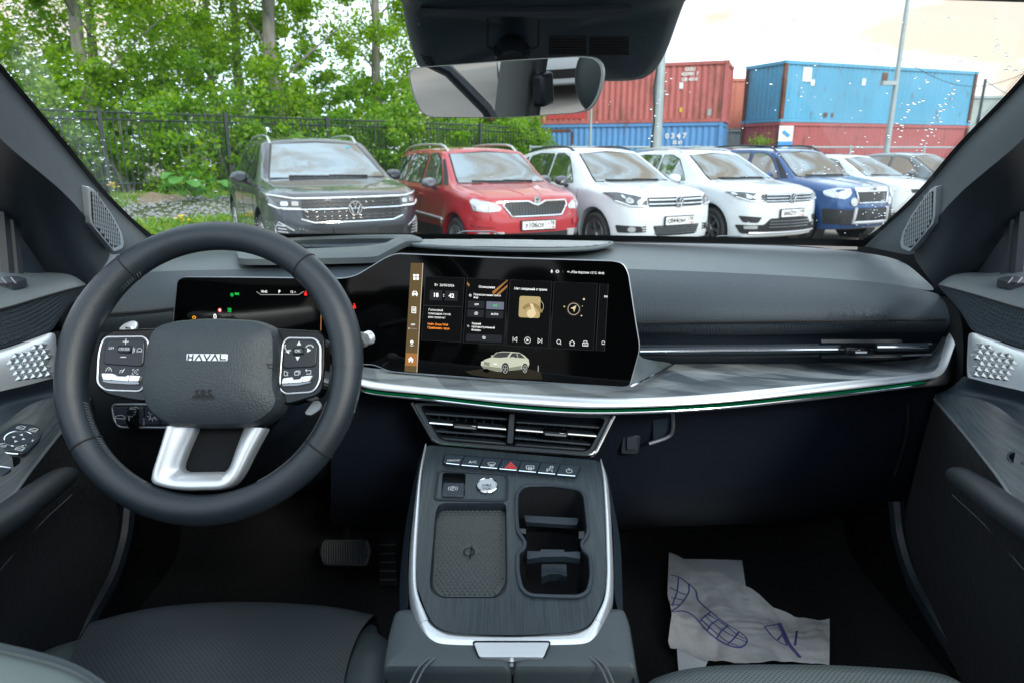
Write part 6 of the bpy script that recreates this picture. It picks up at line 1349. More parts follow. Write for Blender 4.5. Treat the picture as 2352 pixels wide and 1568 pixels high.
# ================================================================== centre console
def console():
    pa, pb = at(1180, 1030, .985), at(1180, 1460, .66); d = (pb - pa).normalized(); n = Vector((1, 0, 0)).cross(d).normalized()
    if n.z < 0: n = -n
    pl = Plane((pa + pb) / 2, n)
    t = thing('centre_console', 'dark brushed centre console with silver edges, cup holder and charging pad', 'console', pl.px(1170, 1300, -.2))
    U = lambda pts, h=0.0: [pl.uv(pl.px(*zq('G', *p), h)) for p in pts]
    outer = rpoly(U([(308, 118), (840, 168), (1372, 214), (1398, 520), (1408, 900), (1395, 1040), (1330, 1180), (1285, 1228), (1200, 1258), (900, 1275), (560, 1270), (440, 1255), (360, 1218), (310, 1130), (255, 980), (252, 800), (270, 500)]), .012, 4)
    cup = U([(905, 370), (1080, 368), (1240, 392), (1275, 430), (1290, 560), (1300, 660), (1255, 720), (1265, 760), (1310, 800), (1318, 930), (1295, 1020), (1240, 1048), (1080, 1046), (940, 1040), (890, 1000), (868, 900), (868, 780), (905, 760), (915, 715), (868, 650), (860, 540), (862, 420)]); cup = rpoly(cup, .008, 3)
    pad = rpoly(U([(395, 470), (790, 470), (800, 500), (806, 960), (790, 1020), (740, 1050), (400, 1050), (345, 1020), (330, 960), (368, 520)]), .008, 4)
    epb = rpoly(U([(412, 286), (552, 292), (546, 432), (402, 430)]), .004, 3)
    top = link('top_plate', holed(pl, outer, [cup, pad, epb], 0), I_woodc, t, smooth=False)
    MB().loft([[pl.xyz(a, b, 0) for a, b in outer], [pl.xyz(a, b, -.02) for a, b in outer]], True).build('plate_edge', I_hard, t)
    def well(loop, dep, name, m, shrink=.94, floor=None):
        cx = sum(a for a, b in loop) / len(loop); cy = sum(b for a, b in loop) / len(loop)
        rows = [[pl.xyz(a, b, 0) for a, b in loop], [pl.xyz(cx + (a - cx) * .985, cy + (b - cy) * .985, -.003) for a, b in loop], [pl.xyz(cx + (a - cx) * shrink, cy + (b - cy) * shrink, -dep) for a, b in loop]]
        m_ = MB().loft(rows, True); k = len(loop); o = len(m_.v) - k; m_.f.append(tuple(o + j for j in range(k))); return m_.build(name, m, t)
    w = well(cup, .085, 'cup_holder', I_dark); MB().tube([pl.xyz(a, b, .0015) for a, b in cup], .0028, 8, closed=True).build('cup_rim', I_soft, w)
    slab(pl, zs('G', [(905, 545), (1240, 562), (1230, 605), (915, 585)]), -.034, -.026, .002).build('cup_divider', I_soft, w, bevel=.002); slab(pl, zs('G', [(925, 762), (1005, 764), (1010, 752), (1150, 754), (1152, 768), (1250, 766), (1248, 808), (1150, 795), (1010, 798), (925, 812)]), -.018, -.008, .001).build('cup_bridge', I_soft, w, bevel=.001); slab(pl, zs('G', [(1012, 842), (1165, 842), (1170, 918), (1120, 900), (1060, 900), (1012, 920)]), -.045, -.03, .002).build('cup_tab', I_soft, w, bevel=.002)
    for q in ([(862, 625), (918, 628), (918, 660), (870, 650)], [(1240, 645), (1298, 640), (1290, 680), (1240, 690)]): slab(pl, zs('G', q), -.05, -.012, .001).build('cup_step', I_gloss, w)
    wp = well(pad, .014, 'charging_tray', I_hard, .97)
    # ribbed charging mat: small raised triangles
    base = Plane(pl.xyz(0, 0, -.0135), n); mat_uv = [base.uv(base.px(*zq('G', *p), 0)) for p in [(375, 485), (790, 485), (795, 960), (740, 1045), (400, 1045), (350, 985)]]
    MB().poly([base.xyz(a, b, .0008) for a, b in rpoly(mat_uv, .008)]).build('charging_mat', I_rubber, wp)
    us = [a for a, b in mat_uv]; vs = [b for a, b in mat_uv]; s = .0062; b = MB(); v = min(vs) + .004; r_ = 0
    def ins(x, y):
        c = False
        for k in range(len(mat_uv)):
            (x1, y1), (x2, y2) = mat_uv[k], mat_uv[k - 1]
            if (y1 > y) != (y2 > y) and x < (x2 - x1) * (y - y1) / (y2 - y1) + x1: c = not c
        return c
    cc = base.uv(base.px(*zq('G', 575, 765)))
    while v < max(vs):
        u = min(us) + (s / 2 if r_ % 2 else 0)
        while u < max(us):
            if ins(u, v) and ins(u + .004, v) and ins(u - .004, v) and (Vector((u, v)) - Vector(cc)).length > .012:
                A = [base.xyz(u + s * .46 * math.cos(a), v + s * .5 * math.sin(a), .001) for a in (R(90), R(210), R(330))]; b.add(A + [base.xyz(u, v, .0026)], [(0, 1, 3), (1, 2, 3), (2, 0, 3)])
            u += s
        v += s * .8; r_ += 1
    tag(b.build('mat_rib', I_rubber, wp, smooth=False), kind='stuff')
    icon(base, *zq('G', 572, 768), .010, [arc(0, 0, .7, 40, 400), [(.35, 1.15), (.15, -1.15)]], I_dark, wp, .003, .0016, 'charging_mark')
    # parking-brake switch
    e = well(epb, .008, 'brake_switch_well', I_gloss, .96); slab(pl, zs('G', [(418, 345), (546, 348), (540, 430), (404, 428)]), -.006, .003, .003).build('parking_brake_switch', I_soft, t, bevel=.0015)
    icon(pl, *zq('G', 474, 382), .006, [arc(0, 0, .7, 0, 360), [(-.2, -.4), (-.2, .4)], arc(-.05, .17, .25, -90, 90), arc(0, 0, 1.1, 145, 215), arc(0, 0, 1.1, -35, 35)], I_icon, t, .0034, .0008)
    sc = pl.px(*zq('G', 682, 370), 0); Mx = Matrix.Translation(sc) @ Matrix((pl.u, pl.n, -pl.v)).transposed().to_4x4()
    MB().lathe([(.0152, .0), (.0160, .0024), (.0146, .0038), (.0138, .0028)], 36, Mx).build('button_ring', I_bright, t); MB().lathe([(.0138, .0024), (.0126, .0034), (.001, .0034)], 36, Mx).build('start_button', mat('start_silver', (.50, .54, .57), .42, metal=.6), t)
    text('button_lettering', 'START', .0048, pl.mtx(pl.px(*zq('G', 680, 362), .0046)), I_hard, t, bold=.0001); text('button_lettering', 'STOP', .0048, pl.mtx(pl.px(*zq('G', 680, 384), .0046)), I_hard, t, bold=.0001); MB().tube(pl.pts(zs('G', [(645, 372), (716, 374)]), .0045), .0004, 4).build('button_rule', I_silverd, t)
    # raised surround of the switch island
    ringon(pl, zs('G', [(385, 275), (790, 300), (805, 330), (800, 460), (360, 452), (378, 330)]), .0, .0022, I_hard, 'switch_surround', t, .008)
    # row of seven keys
    kp = Plane(pl.xyz(0, 0, .006), n); xs0 = [425, 545, 660, 775, 893, 1010, 1128, 1250]; yt = lambda x: 176 + (x - 425) * .082; yb = lambda x: 226 + (x - 415) * .098
    slab(pl, zs('G', [(430, 168), (1240, 238), (1255, 250), (1225, 312), (1210, 312), (420, 235), (410, 225)]), -.004, .003, .006).build('key_tray', I_hard, t, bevel=.0015)
    for i in range(7):
        x0, x1 = xs0[i], xs0[i + 1]; sl = -26
        k = slab(pl, zs('G', [(x0 + 3, yt(x0)), (x1 - 3, yt(x1)), (x1 - 3 + sl, yb(x1 + sl)), (x0 + 3 + (sl if i else -12), yb(x0))]), 0, .0065, .002).build('climate_key', I_soft, t, bevel=.001)
        MB().tube(pl.pts(zs('G', [(x0 + (sl if i else 0) + 8, yb(x0) + 2), (x1 + sl - 6, yb(x1 + sl) + 2)]), .0068), .0008, 5).build('key_edge', I_bright, k)
        xm = (x0 + x1) / 2 - 8; ym = (yt(xm) + yb(xm)) / 2 + 6; q = zq('G', xm, ym)
        if i == 0: text('key_lettering', 'ON/OFF', .0055, pl.mtx(pl.px(*q, .0068)), I_icon, k)
        elif i == 1: text('key_lettering', 'A/C', .0078, pl.mtx(pl.px(*q, .0068)), I_icon, k)
        elif i == 3: icon(pl, *q, .0085, [[(-1, -.7), (1, -.7), (0, .9), (-1, -.7)], [(-.42, -.36), (.42, -.36), (0, .3), (-.42, -.36)]], I_iconr, k, .0069, .0008)
        else:
            sh = {2: [arc(0, -.9, 1.5, 50, 130), [(-.95, .25), (-.55, -.5), (.55, -.5), (.95, .25)]] + [[(x, -.1), (x, -1)] for x in (-.35, 0, .35)], 4: [[(-.9, -.5), (-.9, .6), (.9, .6), (.9, -.5), (-.9, -.5)]] + [[(x, .2), (x, -1)] for x in (-.35, 0, .35)], 5: [[(-.6, -1), (-.6, .1), (.1, .1), (.1, -.4), (-.6, -.4)], [(.2, .4), (.9, .4), (.9, 1), (.2, 1), (.2, .4)], [(.6, -.2), (.6, -1)]], 6: [arc(0, 0, .7, 120, 420), [(0, .2), (0, 1)]]}[i]
            icon(pl, *q, .0062, sh, I_icon, k, .0068, .0008)
    # silver side rails and rear bridge
    for pts_o, pts_i, nm in (([(303, 122), (268, 260), (238, 450), (210, 700), (200, 900), (205, 1040), (228, 1160), (250, 1228)], [(312, 118), (283, 300), (270, 500), (254, 800), (256, 980), (285, 1080), (308, 1130), (330, 1185)], 'silver_rail'),
                             ([(1378, 214), (1418, 330), (1440, 560), (1452, 800), (1455, 960), (1450, 1060), (1425, 1150), (1400, 1226)], [(1370, 214), (1386, 330), (1398, 520), (1406, 760), (1408, 900), (1395, 1040), (1362, 1120), (1328, 1182)], 'silver_rail'),
                             ([(250, 1230), (290, 1330), (345, 1395), (600, 1410), (830, 1412), (1060, 1408), (1330, 1397), (1370, 1330), (1400, 1228)], [(330, 1188), (358, 1218), (440, 1257), (560, 1272), (830, 1277), (1080, 1270), (1200, 1260), (1290, 1228), (1328, 1184)], 'silver_bridge')):
        o = crom([Vector((*pl.uv(pl.px(*zq('G', *p), -.006)), 0)) for p in pts_o], 40); i = crom([Vector((*pl.uv(pl.px(*zq('G', *p), .002)), 0)) for p in pts_i], 40)
        rows = [[pl.xyz(p.x, p.y, -.012) for p in i], [pl.xyz(p.x, p.y, .002) for p in i], [pl.xyz(*a.lerp(b_, .2).to_2d(), .0042) for a, b_ in zip(i, o)], [pl.xyz(*a.lerp(b_, .65).to_2d(), .002) for a, b_ in zip(i, o)], [pl.xyz(p.x, p.y, -.008) for p in o], [pl.xyz(p.x, p.y, -.03) for p in o]]
        MB().loft(rows).build(nm, I_silver, t, sub=1)
    slab(pl, zs('G', [(600, 1318), (1062, 1318), (1025, 1408), (636, 1408)]), -.002, .007, .003).build('lid_release', I_silver, t, bevel=.002); ringon(pl, zs('G', [(596, 1315), (1066, 1315), (1028, 1410), (632, 1410)]), .0045, .0012, I_seam, 'release_gap', t, .003)
    # side walls of the console down to the floor
    for pts, sg in (([(303, 122), (238, 450), (204, 760), (200, 950), (205, 1040), (180, 1200), (130, 1345), (60, 1560)], -1), ([(1378, 214), (1440, 560), (1453, 800), (1455, 960), (1462, 1060), (1500, 1200), (1530, 1330), (1580, 1568)], 1)):
        p = crom([pl.px(*zq('G', *q), -.012) for q in pts], 30); MB().loft([p, [q + Vector((sg * .012, 0, -.03)) for q in p], [q + Vector((sg * .02, .02, -.25)) for q in p], [q + Vector((sg * .02, .02, -.6)) for q in p]]).build('side_wall', I_soft, t)
    # armrest lid in two halves with stitched seams
    ap = Plane(pl.xyz(*pl.uv(pl.px(*zq('G', 830, 1410), -.01)), -.006), (0, -.10, 1))
    for pts, sx in (([(130, 1345), (165, 1325), (230, 1330), (290, 1370), (345, 1402), (600, 1418), (812, 1420), (828, 1440), (832, 1700), (60, 1700), (95, 1480)], -1), ([(1580, 1700), (840, 1700), (838, 1440), (852, 1420), (1060, 1414), (1330, 1402), (1385, 1365), (1450, 1318), (1510, 1325), (1540, 1420)], 1)):
        pillow(ap, zs('G', pts), [(1.0, -.05), (1.0, -.006), (.985, .0), (.95, .004), (.85, .007), (.4, .009)], .006).build('armrest_lid', I_seatl, t)
    for x0 in (330, 368): MB().tube(crom([ap.px(*zq('G', *p), .0075) for p in ((x0, 1412), (x0 - 70, 1480), (x0 - 130, 1600))], 12), .0012, 5).build('stitched_seam', I_stitchd, t)
    for x0 in (1300, 1335): MB().tube(crom([ap.px(*zq('G', *p), .0075) for p in ((x0, 1404), (x0 + 70, 1470), (x0 + 130, 1600))], 12), .0012, 5).build('stitched_seam', I_stitchd, t)
    MB().box(ap.px(*zq('G', 832, 1450), -.004), (.004, .02, .01)).build('lid_hinge', I_bright, t)
console()
# ================================================================== windscreen, pillars, roof edge
def PX(p):
    """(px, py, Y) or (px, py, None, x): point on the view ray at forward distance Y, or where it meets the plane x"""
    return onx(p[0], p[1], p[3]) if len(p) == 4 else at(*p)
def mir(p, f): return ((2352 - p[0],) + tuple(p[1:3]) + ((-p[3],) if len(p) == 4 else ())) if f else p
GL = [(345, 551, 1.47), (240, 450, 1.27), (140, 330, 1.08), (0, 165, .88), (-200, -70, .70)]
GR = [(1985, 566, 1.47), (2110, 450, 1.27), (2215, 330, 1.08), (2352, 190, .90), (2552, -50, .71)]
GC = [(1176, 551, 1.655), (1176, 430, 1.40), (1176, 300, 1.19), (1176, 150, 1.01), (1176, -60, .83)]
def glass_grid(nu=40, nv=24):
    L_, R_, C_ = crom(P3(GL), nv), crom(P3(GR), nv), crom(P3(GC), nv); rows = []
    for l, c, r in zip(L_, C_, R_):
        m = c * 2 - (l + r) / 2; row = []                       # quadratic through l, c, r
        for i in range(nu):
            u = i / (nu - 1); u = u
            q = l * (1 - u) ** 2 + m * 2 * u * (1 - u) + r * u * u; row.append(q)
        rows.append(row)
    return rows
GRID = glass_grid()
def G(u, v, off=0.0):
    nu, nv = len(GRID[0]) - 1, len(GRID) - 1; a, b = u * nu, v * nv; i, j = min(int(a), nu - 1), min(int(b), nv - 1); fa, fb = a - i, b - j
    p = (GRID[j][i] * (1 - fa) + GRID[j][i + 1] * fa) * (1 - fb) + (GRID[j + 1][i] * (1 - fa) + GRID[j + 1][i + 1] * fa) * fb
    if off:
        n = (GRID[j][i + 1] - GRID[j][i]).cross(GRID[j + 1][i] - GRID[j][i]).normalized(); n = -n if n.y > 0 else n; p = p + n * off
    return p
def windscreen_mat():
    m = bpy.data.materials.new('windscreen_glass'); m.use_nodes = True; nt = m.node_tree; nt.nodes.clear(); L = nt.links.new
    o = nt.nodes.new('ShaderNodeOutputMaterial'); t = nt.nodes.new('ShaderNodeBsdfTransparent'); t.inputs['Color'].default_value = (.93, .97, .955, 1)
    g = nt.nodes.new('ShaderNodeBsdfGlossy'); g.inputs['Roughness'].default_value = .01; mx = nt.nodes.new('ShaderNodeMixShader'); mx.inputs[0].default_value = .02
    tl = nt.nodes.new('ShaderNodeBsdfTranslucent'); tl.inputs['Color'].default_value = (.85, .9, .92, 1); m2 = nt.nodes.new('ShaderNodeMixShader'); m2.inputs[0].default_value = .004
    L(t.outputs[0], mx.inputs[1]); L(g.outputs[0], mx.inputs[2]); L(mx.outputs[0], m2.inputs[1]); L(tl.outputs[0], m2.inputs[2]); L(m2.outputs[0], o.inputs['Surface']); return m
def film_mat(name, lo, hi, scale):
    m = bpy.data.materials.new(name); m.use_nodes = True; nt = m.node_tree; nt.nodes.clear(); L = nt.links.new
    o = nt.nodes.new('ShaderNodeOutputMaterial'); t = nt.nodes.new('ShaderNodeBsdfTransparent'); d = nt.nodes.new('ShaderNodeBsdfTranslucent'); d.inputs['Color'].default_value = (.85, .88, .88, 1)
    n = nt.nodes.new('ShaderNodeTexNoise'); n.inputs['Scale'].default_value = scale; n.inputs['Detail'].default_value = 8; n.inputs['Roughness'].default_value = .7; tc = nt.nodes.new('ShaderNodeTexCoord'); L(tc.outputs['Object'], n.inputs['Vector'])
    mr = nt.nodes.new('ShaderNodeMapRange'); mr.inputs['From Min'].default_value = .35; mr.inputs['From Max'].default_value = .7; mr.inputs['To Min'].default_value = lo; mr.inputs['To Max'].default_value = hi; L(n.outputs['Fac'], mr.inputs['Value'])
    mx = nt.nodes.new('ShaderNodeMixShader'); L(mr.outputs['Result'], mx.inputs[0]); L(t.outputs[0], mx.inputs[1]); L(d.outputs[0], mx.inputs[2]); L(mx.outputs[0], o.inputs['Surface']); return m
def drop_mat():
    m = bpy.data.materials.new('water_drop'); m.use_nodes = True; nt = m.node_tree; nt.nodes.clear(); o = nt.nodes.new('ShaderNodeOutputMaterial'); g = nt.nodes.new('ShaderNodeBsdfGlass'); g.inputs['IOR'].default_value = 1.33; g.inputs['Roughness'].default_value = .0
    nt.links.new(g.outputs[0], o.inputs['Surface']); return m
def windscreen():
    t = thing('windscreen', 'rain-spotted windscreen with black dotted border', 'windscreen', at(1176, 551, 1.65))
    gl = MB().loft(GRID).build('glass', windscreen_mat(), t); bv = BVHTree.FromPolygons([v.co for v in gl.data.vertices], [p.vertices for p in gl.data.polygons])
    black = mat('frit_black', (.006, .006, .007), .5)
    def band(name, uv0, uv1, n=70, off=.0015): MB().loft([[G(*uv0(k / (n - 1)), off) for k in range(n)], [G(*uv1(k / (n - 1)), off) for k in range(n)]]).build(name, black, t)
    band('border_band', lambda k: (k, 0), lambda k: (k, .042)); band('border_band', lambda k: (0, k), lambda k: (.006 + .03 * max(0, .12 - k), k)); band('border_band', lambda k: (1, k), lambda k: (.994 - .05 * max(0, .12 - k), k)); band('border_band', lambda k: (k, 1), lambda k: (k, .985))
    b = MB()
    def dot(u, v, s):
        c = G(u, v, .0016); e = G(min(u + .001, 1), v, .0016) - c; f = G(u, min(v + .001, 1), .0016) - c; e.normalize(); f.normalize(); b.add([c + e * s, c + f * s, c - e * s, c - f * s], [(0, 1, 2, 3)])
    for k in range(420):
        u = .02 + .96 * k / 419
        for q, s in ((.0455, .0011), (.0505, .0008)): dot(u + (.0011 if q > .046 else 0), q, s)
    for k in range(200):
        v = .05 + .9 * k / 199; w0 = .03 * max(0, .12 - v); w1 = .05 * max(0, .12 - v)
        for q, s in ((.0076, .0011), (.0096, .0008)): dot(w0 + q, v + (.002 if q > .008 else 0), s); dot(1 - w1 - q, v + (.002 if q > .008 else 0), s)
    # dotted patch edge beside the sensor cover
    for k in range(60):
        v = .70 + .24 * k / 59
        for sgn, px0, px1 in ((-1, 965, 905), (1, 1515, 1585)): pass
    tag(b.build('border_dots', black, t, smooth=False), kind='stuff')
    def hit(px, py):
        h, n, i, d = bv.ray_cast(Vector((0, 0, CH)), ray(px, py).normalized()); return (h, n) if h is not None else (None, None)
    # rain drops
    b = MB(); spots = []
    rr = random.Random(5)
    for _ in range(110): spots.append((rr.uniform(20, 330), rr.uniform(20, 500), rr.uniform(1.2, 2.6)))
    for _ in range(120): spots.append((rr.uniform(1700, 2300), rr.uniform(30, 550), rr.uniform(1.0, 2.4)))
    for _ in range(130): spots.append((rr.uniform(340, 1700), rr.uniform(20, 530), rr.uniform(.5, 1.3)))
    for (x0, y0, x1, y1, n, r0) in ((1535, 165, 1492, 330, 14, 2.6), (2195, 190, 2080, 420, 24, 2.6), (2130, 190, 2045, 330, 18, 2.8), (2175, 215, 2060, 470, 26, 2.4), (2010, 380, 1790, 395, 9, 3.0), (1900, 385, 1985, 330, 8, 3.0), (2000, 430, 2080, 530, 34, 2.4), (1990, 470, 2060, 545, 30, 2.2), (320, 330, 500, 440, 8, 3.2), (20, 20, 120, 170, 18, 3.0), (150, 230, 270, 440, 30, 2.6), (370, 430, 440, 500, 16, 1.4), (560, 500, 720, 540, 26, 1.6), (2280, 100, 2340, 170, 10, 2.6), (340, 345, 470, 370, 4, 4.0)):
        for k in range(n):
            u = k / max(n - 1, 1); spots.append((x0 + (x1 - x0) * u + rr.gauss(0, 7), y0 + (y1 - y0) * u + rr.gauss(0, 7), r0 * rr.uniform(.5, 1.1)))
    for px, py, r in spots:
        h, n = hit(px, py)
        if h is None: continue
        n = -n if n.y < 0 else n; e = n.orthogonal().normalized(); f = n.cross(e); r *= .0008; st = rr.uniform(.9, 1.5)
        g = Vector((1, 0, 0)); e = (g - n * g.dot(n)).normalized(); f = n.cross(e); rows = []
        for a, hh in ((1, .0), (.92, .32), (.7, .58), (.38, .74)): rows.append([h + n * (.0006 + r * hh) + (e * math.cos(q) * st + f * math.sin(q)) * r * a for q in [2 * math.pi * j / 8 for j in range(8)]])
        m = MB().loft(rows, True); m.f.append(tuple(24 + j for j in range(8))); m.f.append(tuple(reversed(range(8)))); b.add(m.v, m.f)
    tag(b.build('raindrop', drop_mat(), t, ang=80), kind='stuff')
    # dusty areas the wipers do not reach
    def film(name, poly, m):
        bm = bmesh.new(); vs = [bm.verts.new((x, y, 0)) for x, y in poly]; bm.faces.new(vs); bmesh.ops.triangulate(bm, faces=bm.faces)
        for _ in range(5):
            es = [e for e in bm.edges if e.calc_length() > 60]
            if not es: break
            bmesh.ops.subdivide_edges(bm, edges=es, cuts=1); bmesh.ops.triangulate(bm, faces=bm.faces)
        for v in bm.verts:
            h, n = hit(v.co.x, v.co.y); v.co = h + (n if n.y > 0 else -n) * .002 if h is not None else at(v.co.x, v.co.y, 1.2)
        me = bpy.data.meshes.new(name); bm.to_mesh(me); bm.free(); link(name, me, m, t, smooth=False)
    f1 = film_mat('dust_film', .01, .06, 18); f2 = film_mat('dust_film_soft', .01, .05, 10)
    film('dust_film', [(1790, 168), (1860, 250), (1930, 370), (1985, 470), (1995, 548), (2075, 520), (2190, 370), (2320, 215), (2340, 60), (2100, 30), (1900, 60)], f2)
    film('dust_film', [(160, 250), (205, 300), (260, 380), (310, 440), (300, 500), (240, 440), (150, 320), (60, 220), (20, 120), (60, 60)], f1)
    film('dust_film', [(560, 505), (640, 512), (760, 542), (700, 545), (545, 540)], f1)
    # thin grey outlines near the lower edge
    for (x0, x1, y) in ((1050, 1145, 534), (1640, 1712, 545)):
        P = [hit(x, yy)[0] for x, yy in ((x0, y + 6), (x0 + 14, y), (x1 - 14, y), (x1, y + 6))]; n = Vector((0, 1, .5)).normalized(); MB().tube([p + n * .004 for p in P], .0016, 6).build('edge_outline', I_silverd, t)
    return bv
BVG = windscreen()

def pillars():
    for f, lab, tlab in ((0, 'fabric-covered left windscreen pillar with speaker grille', ''), (1, 'fabric-covered right windscreen pillar with speaker grille', '')):
        g = [mir(p, 0) for p in (GR if f else GL)]
        t = thing('pillar_trim', lab, 'pillar', PX(g[0]), group='windscreen pillars')
        r1 = [(255, 590, 1.33), (202, 508, 1.20), (143, 442, 1.10), (79, 387, 1.00), (0, 320, .90), (-200, 120, .70)]
        rm = [(318, 575, 1.40), (222, 478, 1.235), (145, 385, 1.09), (70, 300, .97), (0, 235, .88), (-200, 20, .69)]
        r2 = [(200, 660, None, -.745), (150, 590, None, -.75), (95, 520, None, -.755), (30, 460, None, -.76), (-40, 400, None, -.765), (-260, 250, None, -.77)]
        r3 = [(195, 690, None, -.80), (120, 640, None, -.80), (60, 560, None, -.80), (10, 500, None, -.80), (-60, 450, None, -.80), (-280, 300, None, -.80)]
        edge = crom([PX(p) for p in g], 24); rows = [[p + Vector((0, .012, -.002)) for p in edge], edge] + [crom([PX(mir(p, f)) for p in r], 24) for r in (rm, r1, r2, r3)]
        MB().loft(rows[:4]).build('cover', I_fabric, t, sub=2); MB().loft([[p + Vector((0, .004, -.002)) for p in rows[3]]] + rows[4:]).build('shaded_cover', I_hard, t, sub=1)  # lower cover is black: shade on the pillar's lower face put into its colour
        # tweeter grille
        o = zs('N', [(848, 592), (905, 622), (1085, 868), (1170, 1030), (1197, 1135), (1185, 1190), (1105, 1222), (1040, 1150), (880, 960), (862, 880)])
        if f: o = [(2352 - x, y) for x, y in o]
        # plane lies just proud of the cover
        bvp = BVHTree.FromPolygons([p for r in rows for p in r], [q for q in MB().loft(rows).f])
        H_ = []
        for x, y in o:
            h = bvp.ray_cast(Vector((0, 0, CH)), ray(x, y).normalized())[0]; H_.append(h if h is not None else at(x, y, 1.25))
        c = sum(H_, Vector()) / len(H_); u_, s_, vt = np.linalg.svd(np.array([list(p - c) for p in H_])); n = Vector(vt[2]); n = -n if (Vector((0, 0, CH)) - c).dot(n) < 0 else n
        pl = Plane(c + n * .010, n)
        k = slab(pl, o, -.012, .003, .004).build('speaker_frame', I_silver, t, bevel=.0015)
        cen = (sum(x for x, y in o) / len(o), sum(y for x, y in o) / len(o)); inn = [(cen[0] + (x - cen[0]) * .84, cen[1] + (y - cen[1]) * .88) for x, y in o]
        slab(pl, inn, .002, .0036, .004).build('speaker_base', I_seam, k)
        uv = [pl.uv(pl.px(*p, .0045)) for p in inn]; xs = [a for a, b in uv]; ys = [b for a, b in uv]; b = MB(); s = .0085; y = min(ys) + s / 2; r_ = 0
        def ins(x, y):
            c_ = False
            for q in range(len(uv)):
                (x1, y1), (x2, y2) = uv[q], uv[q - 1]
                if (y1 > y) != (y2 > y) and x < (x2 - x1) * (y - y1) / (y2 - y1) + x1: c_ = not c_
            return c_
        while y < max(ys):
            x = min(xs) + (s / 2 if r_ % 2 else 0)
            while x < max(xs):
                if ins(x, y):
                    for a in (90, 18, 162, 54, 126, 0, 180):
                        dx, dy = math.cos(R(a)), math.sin(R(a)); L_ = s * (.5 if a in (0, 180) else .62); w = .0007; b.add([pl.xyz(x - dy * w, y - s * .35 + dx * w, .0045), pl.xyz(x + dy * w, y - s * .35 - dx * w, .0045), pl.xyz(x + dx * L_ + dy * w, y - s * .35 + dy * L_ - dx * w, .0045), pl.xyz(x + dx * L_ - dy * w, y - s * .35 + dy * L_ + dx * w, .0045)], [(0, 1, 2, 3)])
                x += s
            y += s * .8; r_ += 1
        tag(b.build('speaker_mesh', I_silver, k, smooth=False), kind='stuff')
    # roof edge above the windscreen
    r0 = [(-500, 4, .66), (-200, -1, .72), (600, -6, .83), (1176, -12, .86), (1650, -8, .84), (2352, 12, .74), (2700, 24, .67)]
    a = crom(P3(r0), 40); rows = [[p + Vector((0, .03, .012)) for p in a], a, [p + Vector((0, -.02, .004)) for p in a], [p + Vector((0, -.10, .035)) for p in a]]
    tag(MB().loft(rows).build('roof_lining', I_fabric, sub=1), kind='structure')
pillars()
def rear_roof():
    # glass roof panel over the seats, lined roof and rear wall added behind the camera to dim the cabin
    t = []
    rows = [[Vector((x, y, 1.80 - .10 * (x / .7) ** 2 + .02 * math.cos(y))) for x in [-.7 + 1.4 * k / 12 for k in range(13)]] for y in (-.18, -.5, -.9, -1.3, -1.5)]
    rows += [[Vector((p.x, -1.75, 1.45)) for p in rows[-1]], [Vector((p.x, -1.9, .6)) for p in rows[-1]]]
    tag(MB().loft(rows).build('roof_lining', I_fabric, sub=1), kind='structure')
    g = bpy.data.materials.get('windscreen_glass'); rows = [[Vector((x, y, 1.815 - .10 * (x / .7) ** 2)) for x in [-.62 + 1.24 * k / 12 for k in range(13)]] for y in (-.2, .1, .35, .58)]
    gt = thing('roof_window', 'clear glass roof panel above the front seats', 'roof window', (0, .2, 1.81)); MB().loft(rows).build('pane', g, gt)
    for x in (-.64, .64): MB().tube([Vector((x, y, 1.80 - .10 * (x / .7) ** 2)) for y in (-.22, .1, .35, .6)], .02, 8).build('side_rail', I_fabric, gt)
rear_roof()

